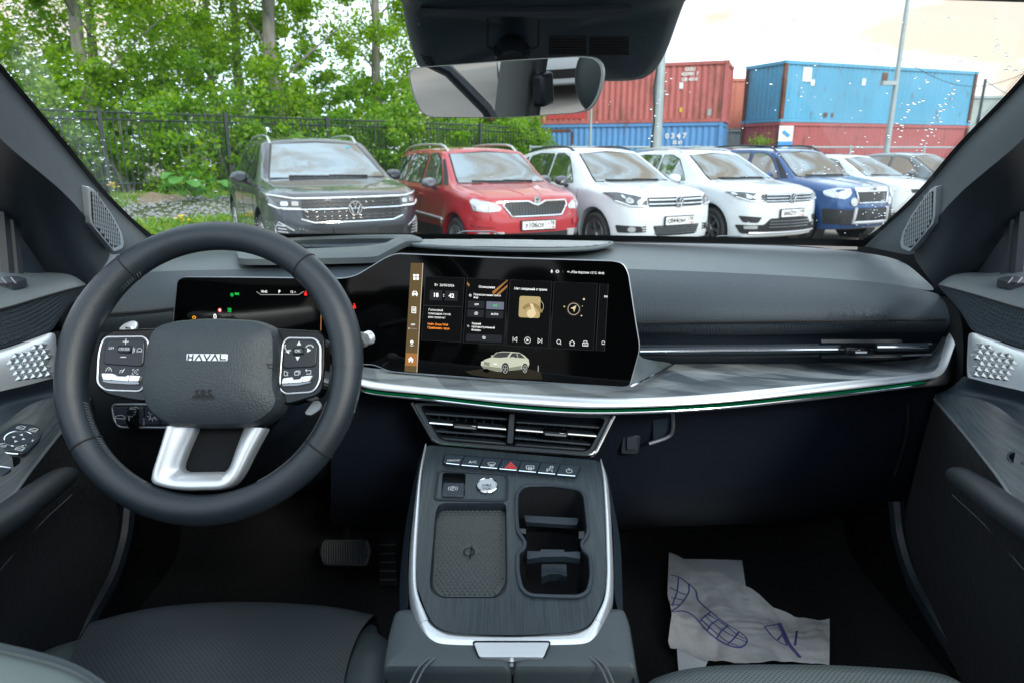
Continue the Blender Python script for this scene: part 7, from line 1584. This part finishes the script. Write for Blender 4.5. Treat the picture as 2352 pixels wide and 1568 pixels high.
# ================================================================== sensor cover and mirror
def overhead():
    t = thing('sensor_cover', 'black plastic sensor cover at the top of the windscreen', 'sensor cover', at(1240, 20, .95))
    q = zs('B', [(165, 0), (200, 180), (240, 320), (285, 415), (420, 440), (800, 450), (1200, 475), (1460, 489), (1650, 480), (1740, 440), (1820, 315), (1895, 110), (1935, 0), (1990, -160), (1100, -190), (100, -160)])
    Ys = (.96, 1.0, 1.04, 1.08, 1.08, 1.09, 1.09, 1.09, 1.08, 1.07, 1.03, .98, .95, .88, .90, .90)
    o = crom([at(x, y, Y) for (x, y), Y in zip(q, Ys)], 72, True); c = sum(o, Vector()) / len(o); d = Vector((0, -1, -.35)).normalized()
    def ring(s, h): return [c + (p - c) * s + d * h for p in o]
    m = MB().loft([[p - d * .03 for p in o], o, ring(.985, .018), ring(.95, .034), ring(.86, .048), ring(.6, .055), ring(.25, .057)], True); m.f.append(tuple(len(m.v) - 72 + j for j in range(72))); cov = m.build('cover', I_soft, t)
    bv = BVHTree.FromPolygons([Vector(v) for v in m.v], m.f)
    def on(x, y, off):
        px, py = zq('B', x, y); r = ray(px, py).normalized(); h, n, i, dd = bv.ray_cast(Vector((0, 0, CH)), r); return (h - r * off) if h is not None else at(px, py, .95)
    for k in range(7):
        y = 236 + 17 * k
        for x0, x1 in ((1090, 1325), (1345, 1590)): MB().tube([on(x0 + (x1 - x0) * j / 8, y + (x0 - 1090) * .006, .0005) for j in range(9)], .0016, 5).build('vent_slot', I_seam, t)
    for k in range(4): MB().tube([on(285 + 10 * k + 70 * j / 4, 345 + 17 * k + 22 * j / 4, .0005) for j in range(5)], .0014, 5).build('vent_slot', I_seam, t)
    MB().tube([on(*p, .0002) for p in ((705, 80), (705, 290), (725, 305), (1000, 305), (1025, 290), (1028, 80))], .0012, 5).build('cover_gap', I_seam, t)
    P = [on(x, 60 + 22 * math.sin(math.pi * (x - 300) / 1300), .003) for x in range(300, 1601, 65)]; MB().tube(P, .007, 8).build('cover_lip', I_hard, t)
    # mirror
    mt = thing('rear_view_mirror', 'frameless rear-view mirror below the sensor cover', 'mirror', at(1163, 200, .87))
    M0 = at(1163, 200, .87); inc = (M0 - Vector((0, 0, CH))).normalized(); outd = Vector((-.56, -.81, -.16)).normalized(); n = (outd - inc).normalized(); pl = Plane(M0, n)
    o = zs('B', [(202, 470), (212, 440), (240, 425), (420, 411), (870, 376), (1290, 353), (1385, 360), (1435, 400), (1443, 470), (1425, 560), (1398, 630), (1355, 690), (1280, 713), (900, 738), (640, 743), (340, 740), (285, 715), (245, 640), (218, 560)])
    uv = rpoly([pl.uv(pl.px(*p)) for p in o], .006, 3); k = len(uv); cx = sum(a for a, b in uv) / k; cy = sum(b for a, b in uv) / k
    R_ = lambda s, h: [pl.xyz(cx + (a - cx) * s, cy + (b - cy) * s, h) for a, b in uv]
    m = MB().loft([R_(.955, .0), R_(.985, .0), R_(1.0, -.003), R_(.985, -.014), R_(.9, -.022), R_(.5, -.03)], True); m.f.append(tuple(len(m.v) - k + j for j in range(k))); m.build('housing', mat('mirror_edge', (.30, .33, .34), .3, metal=.6), mt)
    MB().poly(R_(.966, .0012)).build('mirror_glass', mat('mirror_silver', (.80, .83, .82), .0, metal=1), mt, smooth=False)
    s0 = pl.xyz(0, .02, -.025); MB().tube([s0, s0 + Vector((.0, .05, .03)), on(860, 290, -.01)], [.022, .017, .026], 12).build('stalk', I_gloss, mt)
    b = [on(x, y, .004) for x, y in ((752, 250), (965, 245), (965, 372), (752, 372))]; MB().prism(b, Vector((0, .03, 0))).build('bracket_cover', I_gloss, mt, bevel=.004)
overhead()

# ================================================================== doors
def door(f):
    t = thing('door_panel', ('left' if not f else 'right') + ' front door panel with faceted silver trim and dark wood armrest', 'door', PX(mir((60, 900, None, -.7), f)), group='front door panels')
    Q = lambda L: [PX(mir(p, f)) for p in L]
    def S(name, rows, m, n=22, sub=2): return MB().loft([crom(Q(r), n) for r in rows]).build(name, m, t, sub=sub)
    S('upper_pad', [[(-420, 640, None, -.80), (-200, 632, None, -.80), (0, 624, None, -.80), (82, 628, None, -.80), (128, 624, None, -.80), (168, 627, None, -.80), (196, 650, None, -.785)],
                    [(-420, 690, None, -.755), (-200, 665, None, -.755), (0, 643, None, -.755), (82, 640, None, -.755), (128, 632, None, -.76), (166, 632, None, -.765), (196, 652, None, -.77)],
                    [(-420, 740, None, -.725), (-200, 705, None, -.725), (0, 674, None, -.725), (82, 660, None, -.725), (128, 648, None, -.73), (168, 642, None, -.735), (197, 655, None, -.745)],
                    [(-420, 800, None, -.712), (-200, 755, None, -.712), (0, 711, None, -.712), (60, 694, None, -.712), (110, 679, None, -.715), (160, 665, None, -.72), (197, 656, None, -.73)]], I_leather)
    S('textured_panel', [[(-420, 800, None, -.7125), (-200, 755, None, -.7125), (0, 711, None, -.7125), (60, 694, None, -.7125), (110, 679, None, -.7155), (160, 665, None, -.7205), (199, 657, None, -.7305)],
                         [(-420, 850, None, -.722), (-200, 800, None, -.722), (0, 750, None, -.722), (60, 730, None, -.722), (105, 712, None, -.724), (148, 690, None, -.728), (185, 672, None, -.738)],
                         [(-420, 900, None, -.735), (-200, 850, None, -.735), (0, 800, None, -.735), (37, 788, None, -.735), (80, 774, None, -.736), (120, 759, None, -.738), (140, 720, None, -.75)]], I_weave)
    MB().tube(crom(Q([(-420, 800, None, -.7105), (-200, 755, None, -.7105), (0, 711, None, -.7105), (60, 694, None, -.7105), (110, 679, None, -.7135), (160, 665, None, -.7185), (196, 656, None, -.7285)]), 24), .0016, 5).build('panel_seam', I_seam, t)
    S('door_end', [[(150, 700, None, -.75), (140, 760, None, -.755), (140, 850, None, -.76), (150, 960, None, -.76), (170, 1100, None, -.76)], [(205, 665, None, -.80), (190, 760, None, -.80), (190, 850, None, -.80), (200, 960, None, -.80), (220, 1100, None, -.80)]], I_dark, 10, 1)
    # silver trim with facets
    S('silver_trim', [[(-420, 903, None, -.730), (-200, 853, None, -.730), (0, 803, None, -.730), (60, 783, None, -.730), (119, 763, None, -.733), (128, 766, None, -.738)],
                      [(-420, 912, None, -.722), (-200, 862, None, -.722), (0, 812, None, -.722), (60, 793, None, -.722), (118, 775, None, -.724), (129, 785, None, -.732)],
                      [(-420, 960, None, -.715), (-200, 910, None, -.715), (0, 858, None, -.715), (60, 842, None, -.715), (121, 828, None, -.718), (131, 828, None, -.728)],
                      [(-420, 1000, None, -.712), (-200, 950, None, -.712), (0, 898, None, -.712), (60, 884, None, -.712), (121, 868, None, -.716), (131, 866, None, -.726)]], I_silver)
    a, b_, c_ = Q([(0, 830, None, -.719), (118, 800, None, -.721), (60, 880, None, -.7125)]); n = (b_ - a).cross(c_ - a).normalized(); n = -n if n.y > 0 else n
    if n.x * (1 if not f else -1) < 0: n = -n
    pl = Plane(a + n * .0005, n, (0, 1, 0)); s = 17.0; fm = mat('facet_silver', (.62, .66, .68), .22, metal=.9)
    for r_ in range(6):
        for k in range(6):
            x = 22 + k * s + (s / 2 if r_ % 2 else 0) - (r_ - 2) * 2; y = 806 + r_ * 13.0 - (x - 20) * .14
            if y < 812 - (x - 20) * .36 + 4 or y > 884 - (x - 20) * .22 or x > 110 or x < 18 + (abs(r_ - 2.5) * 3): continue
            for up in (1, -1):
                tri = [(x, y - up * 7), (x - 8, y + up * 6), (x + 8, y + up * 6)] if up == 1 else [(x + 8.5, y + 6), (x + .5, y - 7), (x + 16.5, y - 7)]
                P = [pl.px(*mir((u, v), f)[:2]) if False else onplane(2352 - u if f else u, v, pl.p0, pl.n) for u, v in tri]; ce = sum(P, Vector()) / 3 + n * .0035
                MB().add([p for p in P] + [ce], [(0, 1, 3), (1, 2, 3), (2, 0, 3)]).build('facet', fm, t, smooth=False)
    S('mid_panel', [[(-420, 1000, None, -.713), (-200, 950, None, -.713), (0, 898, None, -.713), (60, 884, None, -.713), (121, 868, None, -.717), (140, 862, None, -.735)],
                    [(-420, 1040, None, -.735), (-200, 990, None, -.735), (0, 930, None, -.735), (60, 915, None, -.735), (121, 898, None, -.735), (165, 892, None, -.745)],
                    [(-420, 1200, None, -.70), (-200, 1080, None, -.70), (0, 980, None, -.70), (52, 940, None, -.705), (128, 912, None, -.715), (205, 903, None, -.73)]], I_soft)
    # wood-look armrest top
    S('armrest_top', [[(-420, 1200, None, -.699), (-200, 1080, None, -.699), (0, 978, None, -.699), (52, 938, None, -.704), (110, 914, None, -.713), (205, 902, None, -.729)],
                      [(-420, 1330, None, -.66), (-200, 1190, None, -.66), (0, 1050, None, -.66), (70, 1000, None, -.668), (130, 960, None, -.685), (206, 908, None, -.722)],
                      [(-420, 1430, None, -.615), (-200, 1300, None, -.615), (0, 1165, None, -.615), (70, 1078, None, -.635), (140, 990, None, -.67), (206, 914, None, -.715)]], I_woodd)
    edge = [(-420, 1432, None, -.613), (-200, 1302, None, -.613), (0, 1167, None, -.613), (70, 1080, None, -.633), (140, 992, None, -.668), (206, 916, None, -.713)]
    MB().tube(crom(Q(edge), 24), .0022, 6).build('armrest_trim', I_silverd, t)
    S('side_panel', [edge, [(-420, 1445, None, -.625), (-200, 1315, None, -.625), (0, 1185, None, -.625), (80, 1095, None, -.65), (150, 1005, None, -.685), (210, 935, None, -.725)],
                     [(-420, 1560, None, -.66), (-200, 1420, None, -.66), (0, 1290, None, -.66), (90, 1180, None, -.69), (165, 1060, None, -.71), (220, 960, None, -.74)],
                     [(-420, 1800, None, -.70), (-200, 1650, None, -.70), (0, 1500, None, -.70), (120, 1380, None, -.71), (200, 1250, None, -.73), (260, 1120, None, -.75)],
                     [(-420, 2300, None, -.70), (-200, 2000, None, -.70), (0, 1800, None, -.70), (120, 1600, None, -.71), (220, 1420, None, -.73), (285, 1235, None, -.75)]], mat('door_cloth', (.007, .009, .011), .95, bump=1, bscale=90, kind='voronoi'))
    # padded pull cushion with stitching
    P = crom(Q([(-420, 1420, None, -.60), (-200, 1310, None, -.60), (0, 1198, None, -.60), (80, 1140, None, -.612), (140, 1098, None, -.632), (172, 1084, None, -.652)]), 26); MB().tube(P, [.021] * 18 + [.0205, .020, .0195, .0185, .017, .0145, .010, .004], 16, flat=.85).build('armrest_cushion', I_seat, t, sub=1)
    for dy in (0, 9):
        P = crom(Q([(-420, 1452 + dy, None, -.586), (-200, 1338 + dy, None, -.586), (0, 1222 + dy, None, -.586), (80, 1162 + dy, None, -.598), (140, 1118 + dy * .7, None, -.618), (176, 1092 + dy * .4, None, -.644)]), 90); b = MB()
        for i in range(0, 88, 2): b.tube([P[i], P[i + 1]], .0009, 4)
        tag(b.build('stitching', I_stitch, t), kind='stuff')
    MB().tube(crom(Q([(0, 1308, None, -.655), (90, 1205, None, -.685), (165, 1135, None, -.70)]), 10), .0009, 4).build('cloth_seam', I_stitchd, t)
    # window frame, glass, sill vent
    for x, w, yt in ((14, .010, 470), (34, .012, 490)):
        a, c = Q([(x - 14, yt, None, -.80), (x, 630, None, -.80)]); MB().tube([a, c], w, 6).build('window_frame', I_hard, t)
    S('corner_panel', [[(30, 470, None, -.812), (110, 540, None, -.81), (200, 640, None, -.80)], [(32, 632, None, -.812), (120, 632, None, -.81), (198, 668, None, -.80)]], I_soft, 8, 1)
    sp = Plane(PX(mir((20, 636, None, -.765), f)), (0, 0, 1)); q = [(-60, 640), (40, 634), (62, 640), (30, 648), (-60, 655)]
    if f: q = [(2352 - x, y) for x, y in q]
    sp.p0.z -= .002
    slab(sp, q, -.01, .002, .004).build('demister_frame', I_hard, t, bevel=.001)
    for k in range(4):
        x = -40 + 22 * k; a = [onplane(2352 - u if f else u, v, sp.p0 + Vector((0, 0, .003)), sp.n) for u, v in ((x, 638), (x + 10, 650))]; MB().tube(a, .0012, 5).build('demister_fin', I_silverd, t)
    # kerb-side sill and door seal
    MB().tube(crom(Q([(295, 1150, None, -.74), (285, 1235, None, -.74), (255, 1330, None, -.735), (205, 1420, None, -.73), (120, 1560, None, -.73)]), 20), .014, 8).build('door_seal', I_hard, t)
    if not f:
        # mirror adjuster and window switches
        wp = Plane(PX((45, 1010, None, -.665)), (.30, -.25, .92)); z = lambda p: zs('K', p)
        slab(wp, z([(140, 500), (300, 515), (350, 560), (330, 640), (215, 750), (150, 760), (-60, 740), (-60, 640)]), -.004, .002, .006).build('mirror_switch_plate', I_hard, t, bevel=.001)
        slab(wp, z([(150, 510), (290, 525), (330, 560), (310, 640), (205, 740), (-60, 720), (-60, 640)]), .001, .004, .005).build('mirror_switch', I_soft, t, bevel=.001)
        cc = z([(158, 632)])[0]; c = wp.px(*cc, .0045); sc = wp.scale(*cc) * 28; MB().tube([c + (wp.u * math.cos(a) + wp.v * math.sin(a) * .9) * sc for a in [2 * math.pi * k / 32 for k in range(32)]], .0011, 6, closed=True).build('adjuster_ring', I_bright, t)
        for x, y, tri in ((182, 598, [(-1, -.8), (1, -.8), (0, 1)]), (198, 636, [(-.8, 1), (1, 0), (-.8, -1)]), (130, 656, [(-1, .8), (0, -1), (1, .8)]), (112, 618, [(.8, 1), (-1, 0), (.8, -1)])): icon(wp, *z([(x, y)])[0], .0022, [], I_icon, t, .0046, name='icon', fills=[tri])
        for x, y in ((175, 540), (278, 560), (22, 686), (165, 716)): icon(wp, *z([(x, y)])[0], .0045, [[(-1, -.6), (-1, .2), (-.2, .8), (.9, .8), (.9, -.6), (-1, -.6)], [(-1, 0), (.9, 0)]], I_icon, t, .0046, .0007)
        MB().tube([wp.px(*p, .003) for p in z([(-40, 742), (110, 758), (152, 760)])], .0012, 5).build('switch_trim', I_bright, t)
        slab(wp, z([(-60, 770), (160, 785), (175, 810), (90, 900), (-60, 950)]), -.002, .0015, .004).build('switch_well', I_gloss, t); slab(wp, z([(-60, 850), (80, 870), (95, 880), (40, 930), (-60, 960)]), 0, .008, .003).build('window_switch', I_soft, t, bevel=.002); MB().tube([wp.px(*p, .0085) for p in z([(-60, 856), (90, 876)])], .0011, 5).build('switch_edge', I_bright, t)
    else:
        wp = Plane(PX((2330, 1060, None, .655)), (-.30, -.25, .92)); z = lambda p: zs('M', p)
        slab(wp, z([(540, 430), (620, 428), (700, 480), (700, 620), (640, 580), (560, 510), (522, 450)]), -.004, .003, .006).build('switch_bezel', I_soft, t, bevel=.001); slab(wp, z([(552, 440), (615, 438), (690, 490), (690, 600), (635, 560), (570, 505), (535, 455)]), .001, .0036, .004).build('switch_well', I_gloss, t); slab(wp, z([(590, 480), (640, 490), (660, 530), (620, 525)]), 0, .008, .003).build('window_switch', I_soft, t, bevel=.002)
door(0); door(1)

# ================================================================== seats, floor, pedal, paper
def seats():
    z0 = .963
    def ZP(px, py, dz=0.0): return onz(px, py, z0 + dz)
    d = thing('driver_seat', 'driver seat with perforated black leather cushion and pale shoulder bolster', 'seat', ZP(560, 1500, -.3))
    fr = [(207, 1424), (300, 1400), (415, 1384), (560, 1378), (747, 1388), (859, 1409)]
    L_ = [(207, 1424), (185, 1465), (164, 1507), (140, 1568), (110, 1700), (80, 1900)]; R_ = [(859, 1409), (838, 1430), (822, 1455), (805, 1500), (789, 1568), (750, 1900)]
    top = crom([ZP(*p) for p in fr], 24); l = crom([ZP(*p) for p in L_], 12); r = crom([ZP(*p) for p in R_], 12)
    rows = [[p + Vector((0, .02, -.14)) for p in top], [p + Vector((0, .028, -.05)) for p in top], [p + Vector((0, .014, -.012)) for p in top], top]
    for i in range(1, 12):
        row = []
        for j in range(24):
            u = j / 23; base = l[i].lerp(r[i], u); t0 = top[j] - l[0].lerp(r[0], u); k = max(0, 1 - i / 6.0); row.append(base + t0 * k + Vector((0, 0, .012 * math.sin(math.pi * u) * min(1, i / 3))))
        rows.append(row)
    MB().loft(rows).build('cushion_centre', I_perf, d, sub=1)
    drop = [Vector((0, 0, -.035 * max(0, 1 - i / 3.0))) for i in range(12)]
    rb = [(860, 1410), (880, 1424), (905, 1446), (911, 1480), (905, 1568), (880, 1900)]; o = crom([ZP(*p) for p in rb], 12); rr_ = r
    MB().loft([[p + Vector((-.004, 0, -.01)) for p in rr_], [p + Vector((.006, 0, .006)) + q for p, q in zip(rr_, drop)], [a.lerp(b, .55) + Vector((0, 0, .012)) + q for a, b, q in zip(rr_, o, drop)], [p + q for p, q in zip(o, drop)], [p + Vector((.012, 0, -.05)) for p in o], [p + Vector((.01, 0, -.25)) for p in o]]).build('side_bolster', I_seatl, d, sub=1)
    lb = [(205, 1423), (150, 1440), (75, 1486), (40, 1530), (0, 1600), (-60, 1900)]; o = crom([ZP(*p) for p in lb], 12)
    MB().loft([[p + Vector((.004, 0, -.01)) for p in l], [p + Vector((-.006, 0, .006)) + q for p, q in zip(l, drop)], [a.lerp(b, .55) + Vector((0, 0, .012)) + q for a, b, q in zip(l, o, drop)], [p + q for p, q in zip(o, drop)], [p + Vector((-.012, 0, -.05)) for p in o], [p + Vector((-.01, 0, -.25)) for p in o]]).build('side_bolster', I_seatl, d, sub=1)
    for ln, off in ((rb, -.006), (rb, -.012)):
        P = crom([ZP(*p) for p in ln], 80); b = MB()
        for i in range(26, 78, 2): b.tube([P[i] + Vector((off, 0, .0045 - off * .15)), P[i + 1] + Vector((off, 0, .0045 - off * .15))], .0006, 4)
        tag(b.build('stitching', I_stitch, d), kind='stuff')
    P = crom([ZP(*p) for p in lb], 60); b = MB()
    for i in range(26, 58, 2): b.tube([P[i] + Vector((.004, 0, -.004)), P[i + 1] + Vector((.004, 0, -.004))], .0007, 4)
    tag(b.build('stitching', I_stitch, d), kind='stuff')
    # backrest shoulder close to the camera
    r0 = [(-420, 1436, .47), (-150, 1440, .46), (0, 1467, .445), (158, 1503, .43), (240, 1543, .415), (290, 1585, .40), (315, 1680, .385), (320, 1900, .36)]
    r1 = [(-420, 1500, .40), (-150, 1505, .395), (0, 1530, .385), (120, 1568, .378), (190, 1605, .37), (230, 1650, .36), (250, 1740, .35), (255, 1950, .33)]
    r2 = [(-420, 1750, .32), (-150, 1760, .315), (0, 1780, .31), (90, 1800, .305), (140, 1830, .30), (170, 1870, .295), (185, 1950, .29), (190, 2100, .28)]
    a, b_, c_ = (crom(P3(x), 30) for x in (r0, r1, r2)); rows = [[p + Vector((0, .05, -.25)) for p in a], [p + Vector((0, .02, -.05)) for p in a], a, b_, c_, [p + Vector((0, -.05, -.12)) for p in c_], [p + Vector((0, -.03, -.4)) for p in c_]]
    MB().loft(rows).build('backrest', mat('seat_leather_pale', (.14, .17, .16), .5, bump=.2, bscale=700), d, sub=2)
    P = crom([x.lerp(y, .45) + Vector((0, 0, .004)) for x, y in zip(a, b_)], 60); MB().tube(P, .0022, 5).build('backrest_seam', I_seatl, d)
    p = thing('passenger_seat', 'front passenger seat cushion of perforated leather with window light painted in', 'seat', ZP(1850, 1600, -.3))
    fr = [(1440, 1640), (1488, 1568), (1502, 1553), (1585, 1529), (1709, 1520), (1904, 1521), (2041, 1528), (2150, 1537), (2200, 1552), (2223, 1568), (2290, 1650)]
    top = crom([ZP(*q) for q in fr], 40); c = sum(top, Vector()) / 40
    back = [Vector((q.x, min(q.y, .62) - .30, z0)) for q in top]
    MB().loft([[q + Vector((0, .01, -.2)) for q in top], [q + Vector((0, .022, -.05)) for q in top], [q + Vector((0, .012, -.012)) for q in top], top, [a_.lerp(b_, .3) + Vector((0, 0, .01)) for a_, b_ in zip(top, back)], back]).build('cushion_centre', I_perf_lit, p, sub=1)
seats()
def floor_things():
    FZ = .60
    b = MB(); rows = []
    for y in (-1.2, 0, .6, 1.0, 1.3, 1.45, 1.52, 1.58, 1.60, 1.62):
        z = FZ + (0 if y < 1.5 else (y - 1.5) ** 2 * 20.0 if y < 1.6 else .55); rows.append([Vector((x, y, z + .012 * math.sin(x * 9))) for x in [-.86 + 1.72 * k / 20 for k in range(21)]])
    rows.append([Vector((p.x, 1.64, 1.30)) for p in rows[-1]])
    b.loft(rows); tag(b.build('floor', I_carpet, sub=1), kind='structure')
    for sx in (-1, 1): tag(MB().add([(sx * .84, -.2, FZ - .02), (sx * .84, 1.66, FZ - .02), (sx * .84, 1.66, 1.39), (sx * .84, 1.0, 1.39), (sx * .84, -.2, 1.25)], [(0, 1, 2, 3, 4)]).build('wall_side', I_dark, smooth=False), kind='structure')
    # brake pedal
    pl = Plane(at(794, 1268, 1.34), (0, -.80, .60)); t = thing('brake_pedal', 'ribbed black brake pedal in the driver footwell', 'pedal', at(794, 1268, 1.34))
    slab(pl, zs('I', [(1785, 490), (2040, 490), (2055, 560), (2030, 640), (1785, 636), (1765, 560)]), -.012, .0, .008).build('pad', I_rubber, t, bevel=.003)
    for k in range(20):
        x = 1785 + 13 * k; MB().tube(pl.pts(zs('I', [(x, 500 if 0 < k < 19 else 530), (x, 628 if 0 < k < 19 else 600)]), .001), .0022, 5).build('rib', I_hard, t)
    c = pl.px(794, 1262, -.012); MB().tube([c, c + Vector((0, .05, .06)), c + Vector((0, .09, .30))], .011, 8).build('arm', I_dark, t)
    # dead-pedal and accelerator hints
    a = thing('accelerator_pedal', 'narrow black accelerator pedal beside the console', 'pedal', at(890, 1290, 1.40)); pa = Plane(at(890, 1290, 1.40), (0, -.8, .6)); slab(pa, [(868, 1230), (905, 1232), (915, 1345), (872, 1345)], -.012, 0, .006).build('pad', I_dark, a, bevel=.003)
    for k in range(5): MB().tube(pa.pts([(872, 1250 + 20 * k), (908, 1250 + 20 * k)], .001), .0018, 5).build('rib', I_hard, a)
    # paper mats on the passenger side
    pm = bpy.data.materials.new('kraft_paper'); M_paper = mat('paper_white', (.84, .85, .88), .45, var=.05, vscale=9); M_dirty = mat('paper_dirty', (.80, .78, .77), .45, var=.2, vscale=9); M_ink = mat('ink_violet', (.13, .12, .36), .7)
    F = Plane((0, 1.3, FZ + .02), (0, 0, 1))
    w = thing('paper_sheet', 'clean white paper sheet lying under the printed floor mat', 'paper', F.px(1630, 1330)); 
    def sheet(poly, h, amp, name, m, parent, seed):
        bm = bmesh.new(); vs = [bm.verts.new((*F.uv(F.px(*p)), 0)) for p in poly]; bm.faces.new(vs); bmesh.ops.triangulate(bm, faces=bm.faces)
        for _ in range(6):
            es = [e for e in bm.edges if e.calc_length() > .011]
            if not es: break
            bmesh.ops.subdivide_edges(bm, edges=es, cuts=1); bmesh.ops.triangulate(bm, faces=bm.faces)
        from mathutils import noise
        for v in bm.verts:
            q = Vector((v.co.x * 9 + seed, v.co.y * 9, 0)); z = amp * (noise.noise(q * .8) + .55 * abs(noise.noise(Vector((q.x * 2.6, q.y * 1.1, 3)))) + .22 * abs(noise.noise(Vector((q.x * 1.4 + q.y, q.y * 5.2, 7)))) + .06 * abs(noise.noise(q * 9)))
            v.co = F.xyz(v.co.x, v.co.y, h + z)
        me = bpy.data.meshes.new(name); bm.to_mesh(me); bm.free(); o = link(name, me, m, parent, ang=180); return o, BVHTree.FromPolygons([v.co for v in me.vertices], [p.vertices for p in me.polygons])
    sheet(zs('H', [(418, 606), (787, 616), (800, 720), (815, 830), (700, 860), (400, 700)]), .004, .004, 'sheet', M_paper, w, 3)
    sheet(zs('H', [(425, 1100), (600, 1175), (560, 1260), (435, 1250)]), .004, .004, 'sheet_corner', M_paper, w, 4)
    mt = thing('paper_floor_mat', 'crumpled dirty paper floor mat printed with a violet shoe outline', 'paper mat', F.px(1700, 1430))
    o, bv = sheet(zs('H', [(380, 600), (398, 600), (540, 690), (700, 770), (830, 822), (960, 890), (1150, 958), (1268, 968), (1266, 1230), (870, 1230), (580, 1190), (430, 1118), (388, 1130), (376, 1090), (395, 950), (372, 820)]), .016, .022, 'sheet', M_dirty, mt, 2.3)
    def draw(pts, r=.0017):
        P = []
        for p in crom([Vector((*q, 0)) for q in pts], max(12, len(pts) * 6)):
            px, py = zq('H', p.x, p.y); rr = ray(px, py).normalized(); h = bv.ray_cast(Vector((0, 0, CH)), rr)[0]
            if h is not None: P.append(h - rr * .001)
        if len(P) > 2: MB().tube(P, r, 4, flat=.5).build('printed_line', M_ink, mt)
    draw([(392, 690), (435, 700), (480, 730), (530, 775), (545, 830), (610, 890), (700, 960), (780, 1010), (815, 1045), (805, 1078), (765, 1092), (710, 1078), (650, 1045), (595, 1000), (550, 950), (510, 910), (460, 890), (400, 895)])
    draw([(435, 705), (428, 780), (400, 860)]); draw([(492, 740), (490, 790), (440, 860), (390, 895)]); draw([(390, 760), (450, 790), (490, 800)]); draw([(380, 855), (440, 855)]); draw([(395, 815), (460, 828)])
    draw([(615, 893), (575, 925), (552, 950)]); draw([(660, 935), (615, 965), (595, 1000)]); draw([(712, 968), (670, 1005), (648, 1040)]); draw([(770, 1005), (740, 1045), (705, 1075)]); draw([(580, 915), (650, 975), (740, 1030), (810, 1060)]); draw([(595, 905), (670, 950), (760, 1020), (805, 1045)]); draw([(560, 935), (620, 990), (700, 1055), (770, 1085)])
    draw([(912, 975), (960, 968), (995, 958)]); draw([(912, 975), (955, 1030), (1000, 1065), (1040, 1080)]); draw([(995, 958), (1020, 1010), (1050, 1075), (1110, 1148)], .004); draw([(990, 962), (1012, 1012), (1042, 1075)], .004)
    draw([(985, 1050), (1020, 1010)]); draw([(1085, 1080), (1095, 1000)], .0012); draw([(1078, 1082), (1088, 1000)], .0012)
floor_things()

# ================================================================== what the mirror looks back at
def behind():
    t = thing('pillar_trim', 'grey side pillar with seat belt behind the driver door', 'pillar', (-.78, -.30, .6), group=None)
    a = crom([Vector(p) for p in ((-.80, -.20, 1.0), (-.79, -.24, 1.25), (-.74, -.28, 1.55), (-.66, -.32, 1.78))], 14)
    w = Vector((-.01, -.20, .0)); rows = [[p + Vector((-.04, .03, 0)) for p in a], a, [p + w * .5 + Vector((.02, 0, 0)) for p in a], [p + w for p in a], [p + w + Vector((-.05, -.03, 0)) for p in a]]
    MB().loft(rows).build('cover', mat('pillar_grey', (.16, .17, .165), .85), t, sub=1)
    be = mat('belt_webbing', (.05, .052, .055), .8); P = [p + w * .45 + Vector((.045, 0, 0)) for p in a]; MB().loft([[p + Vector((0, .024, 0)) for p in P], [p + Vector((.004, -.024, 0)) for p in P]]).build('seat_belt', be, t, solid=.002)
    MB().box(a[7] + w * .5 + Vector((.05, 0, -.02)), (.05, .07, .10)).build('belt_guide', I_hard, t, bevel=.012)
    h = hatch(Vector((-4.3, -6.6, 0)), 'white car seen in the rear-view mirror behind the driver side', P_white2); h.t.rotation_euler = (0, 0, R(152)); h.t['group'] = 'cars seen in the mirror'
    hr = MB(); c = Vector((-.47, -.36, 1.44)); rows = []
    for i in range(9):
        th = math.pi * (i + .5) / 9; rows.append([c + Vector((.13 * math.sin(th) ** .6 * math.copysign(abs(math.cos(a)) ** .7, math.cos(a)), .05 * math.sin(th) ** .7 * math.sin(a), .11 * math.cos(th))) for a in [2 * math.pi * k / 18 for k in range(18)]])
    hr.loft(rows, True, True); hr.build('headrest', I_seatl, bpy.data.objects['driver_seat'], sub=1)
    for dx in (-.04, .04): MB().tube([c + Vector((dx, 0, -.10)), c + Vector((dx, .01, -.22))], .006, 8).build('headrest_post', I_bright, bpy.data.objects['driver_seat'])
    dp = bpy.data.objects['door_panel']; MB().tube([Vector((-.76, .20, 1.60)), Vector((-.70, .12, 1.54)), Vector((-.62, .08, 1.44)), Vector((-.60, .06, 1.38))], .016, 8).build('window_frame', I_hard, dp)
    for k, (x, y) in enumerate(((-10.5, -10), (-13, -8.5))): shrub(0, 0, 1.8, 1.6, 1600, ['green bush behind the car, nearer in the mirror', 'green bush behind the car, farther left in the mirror'][k], xy=(x, y), base=0)
behind()
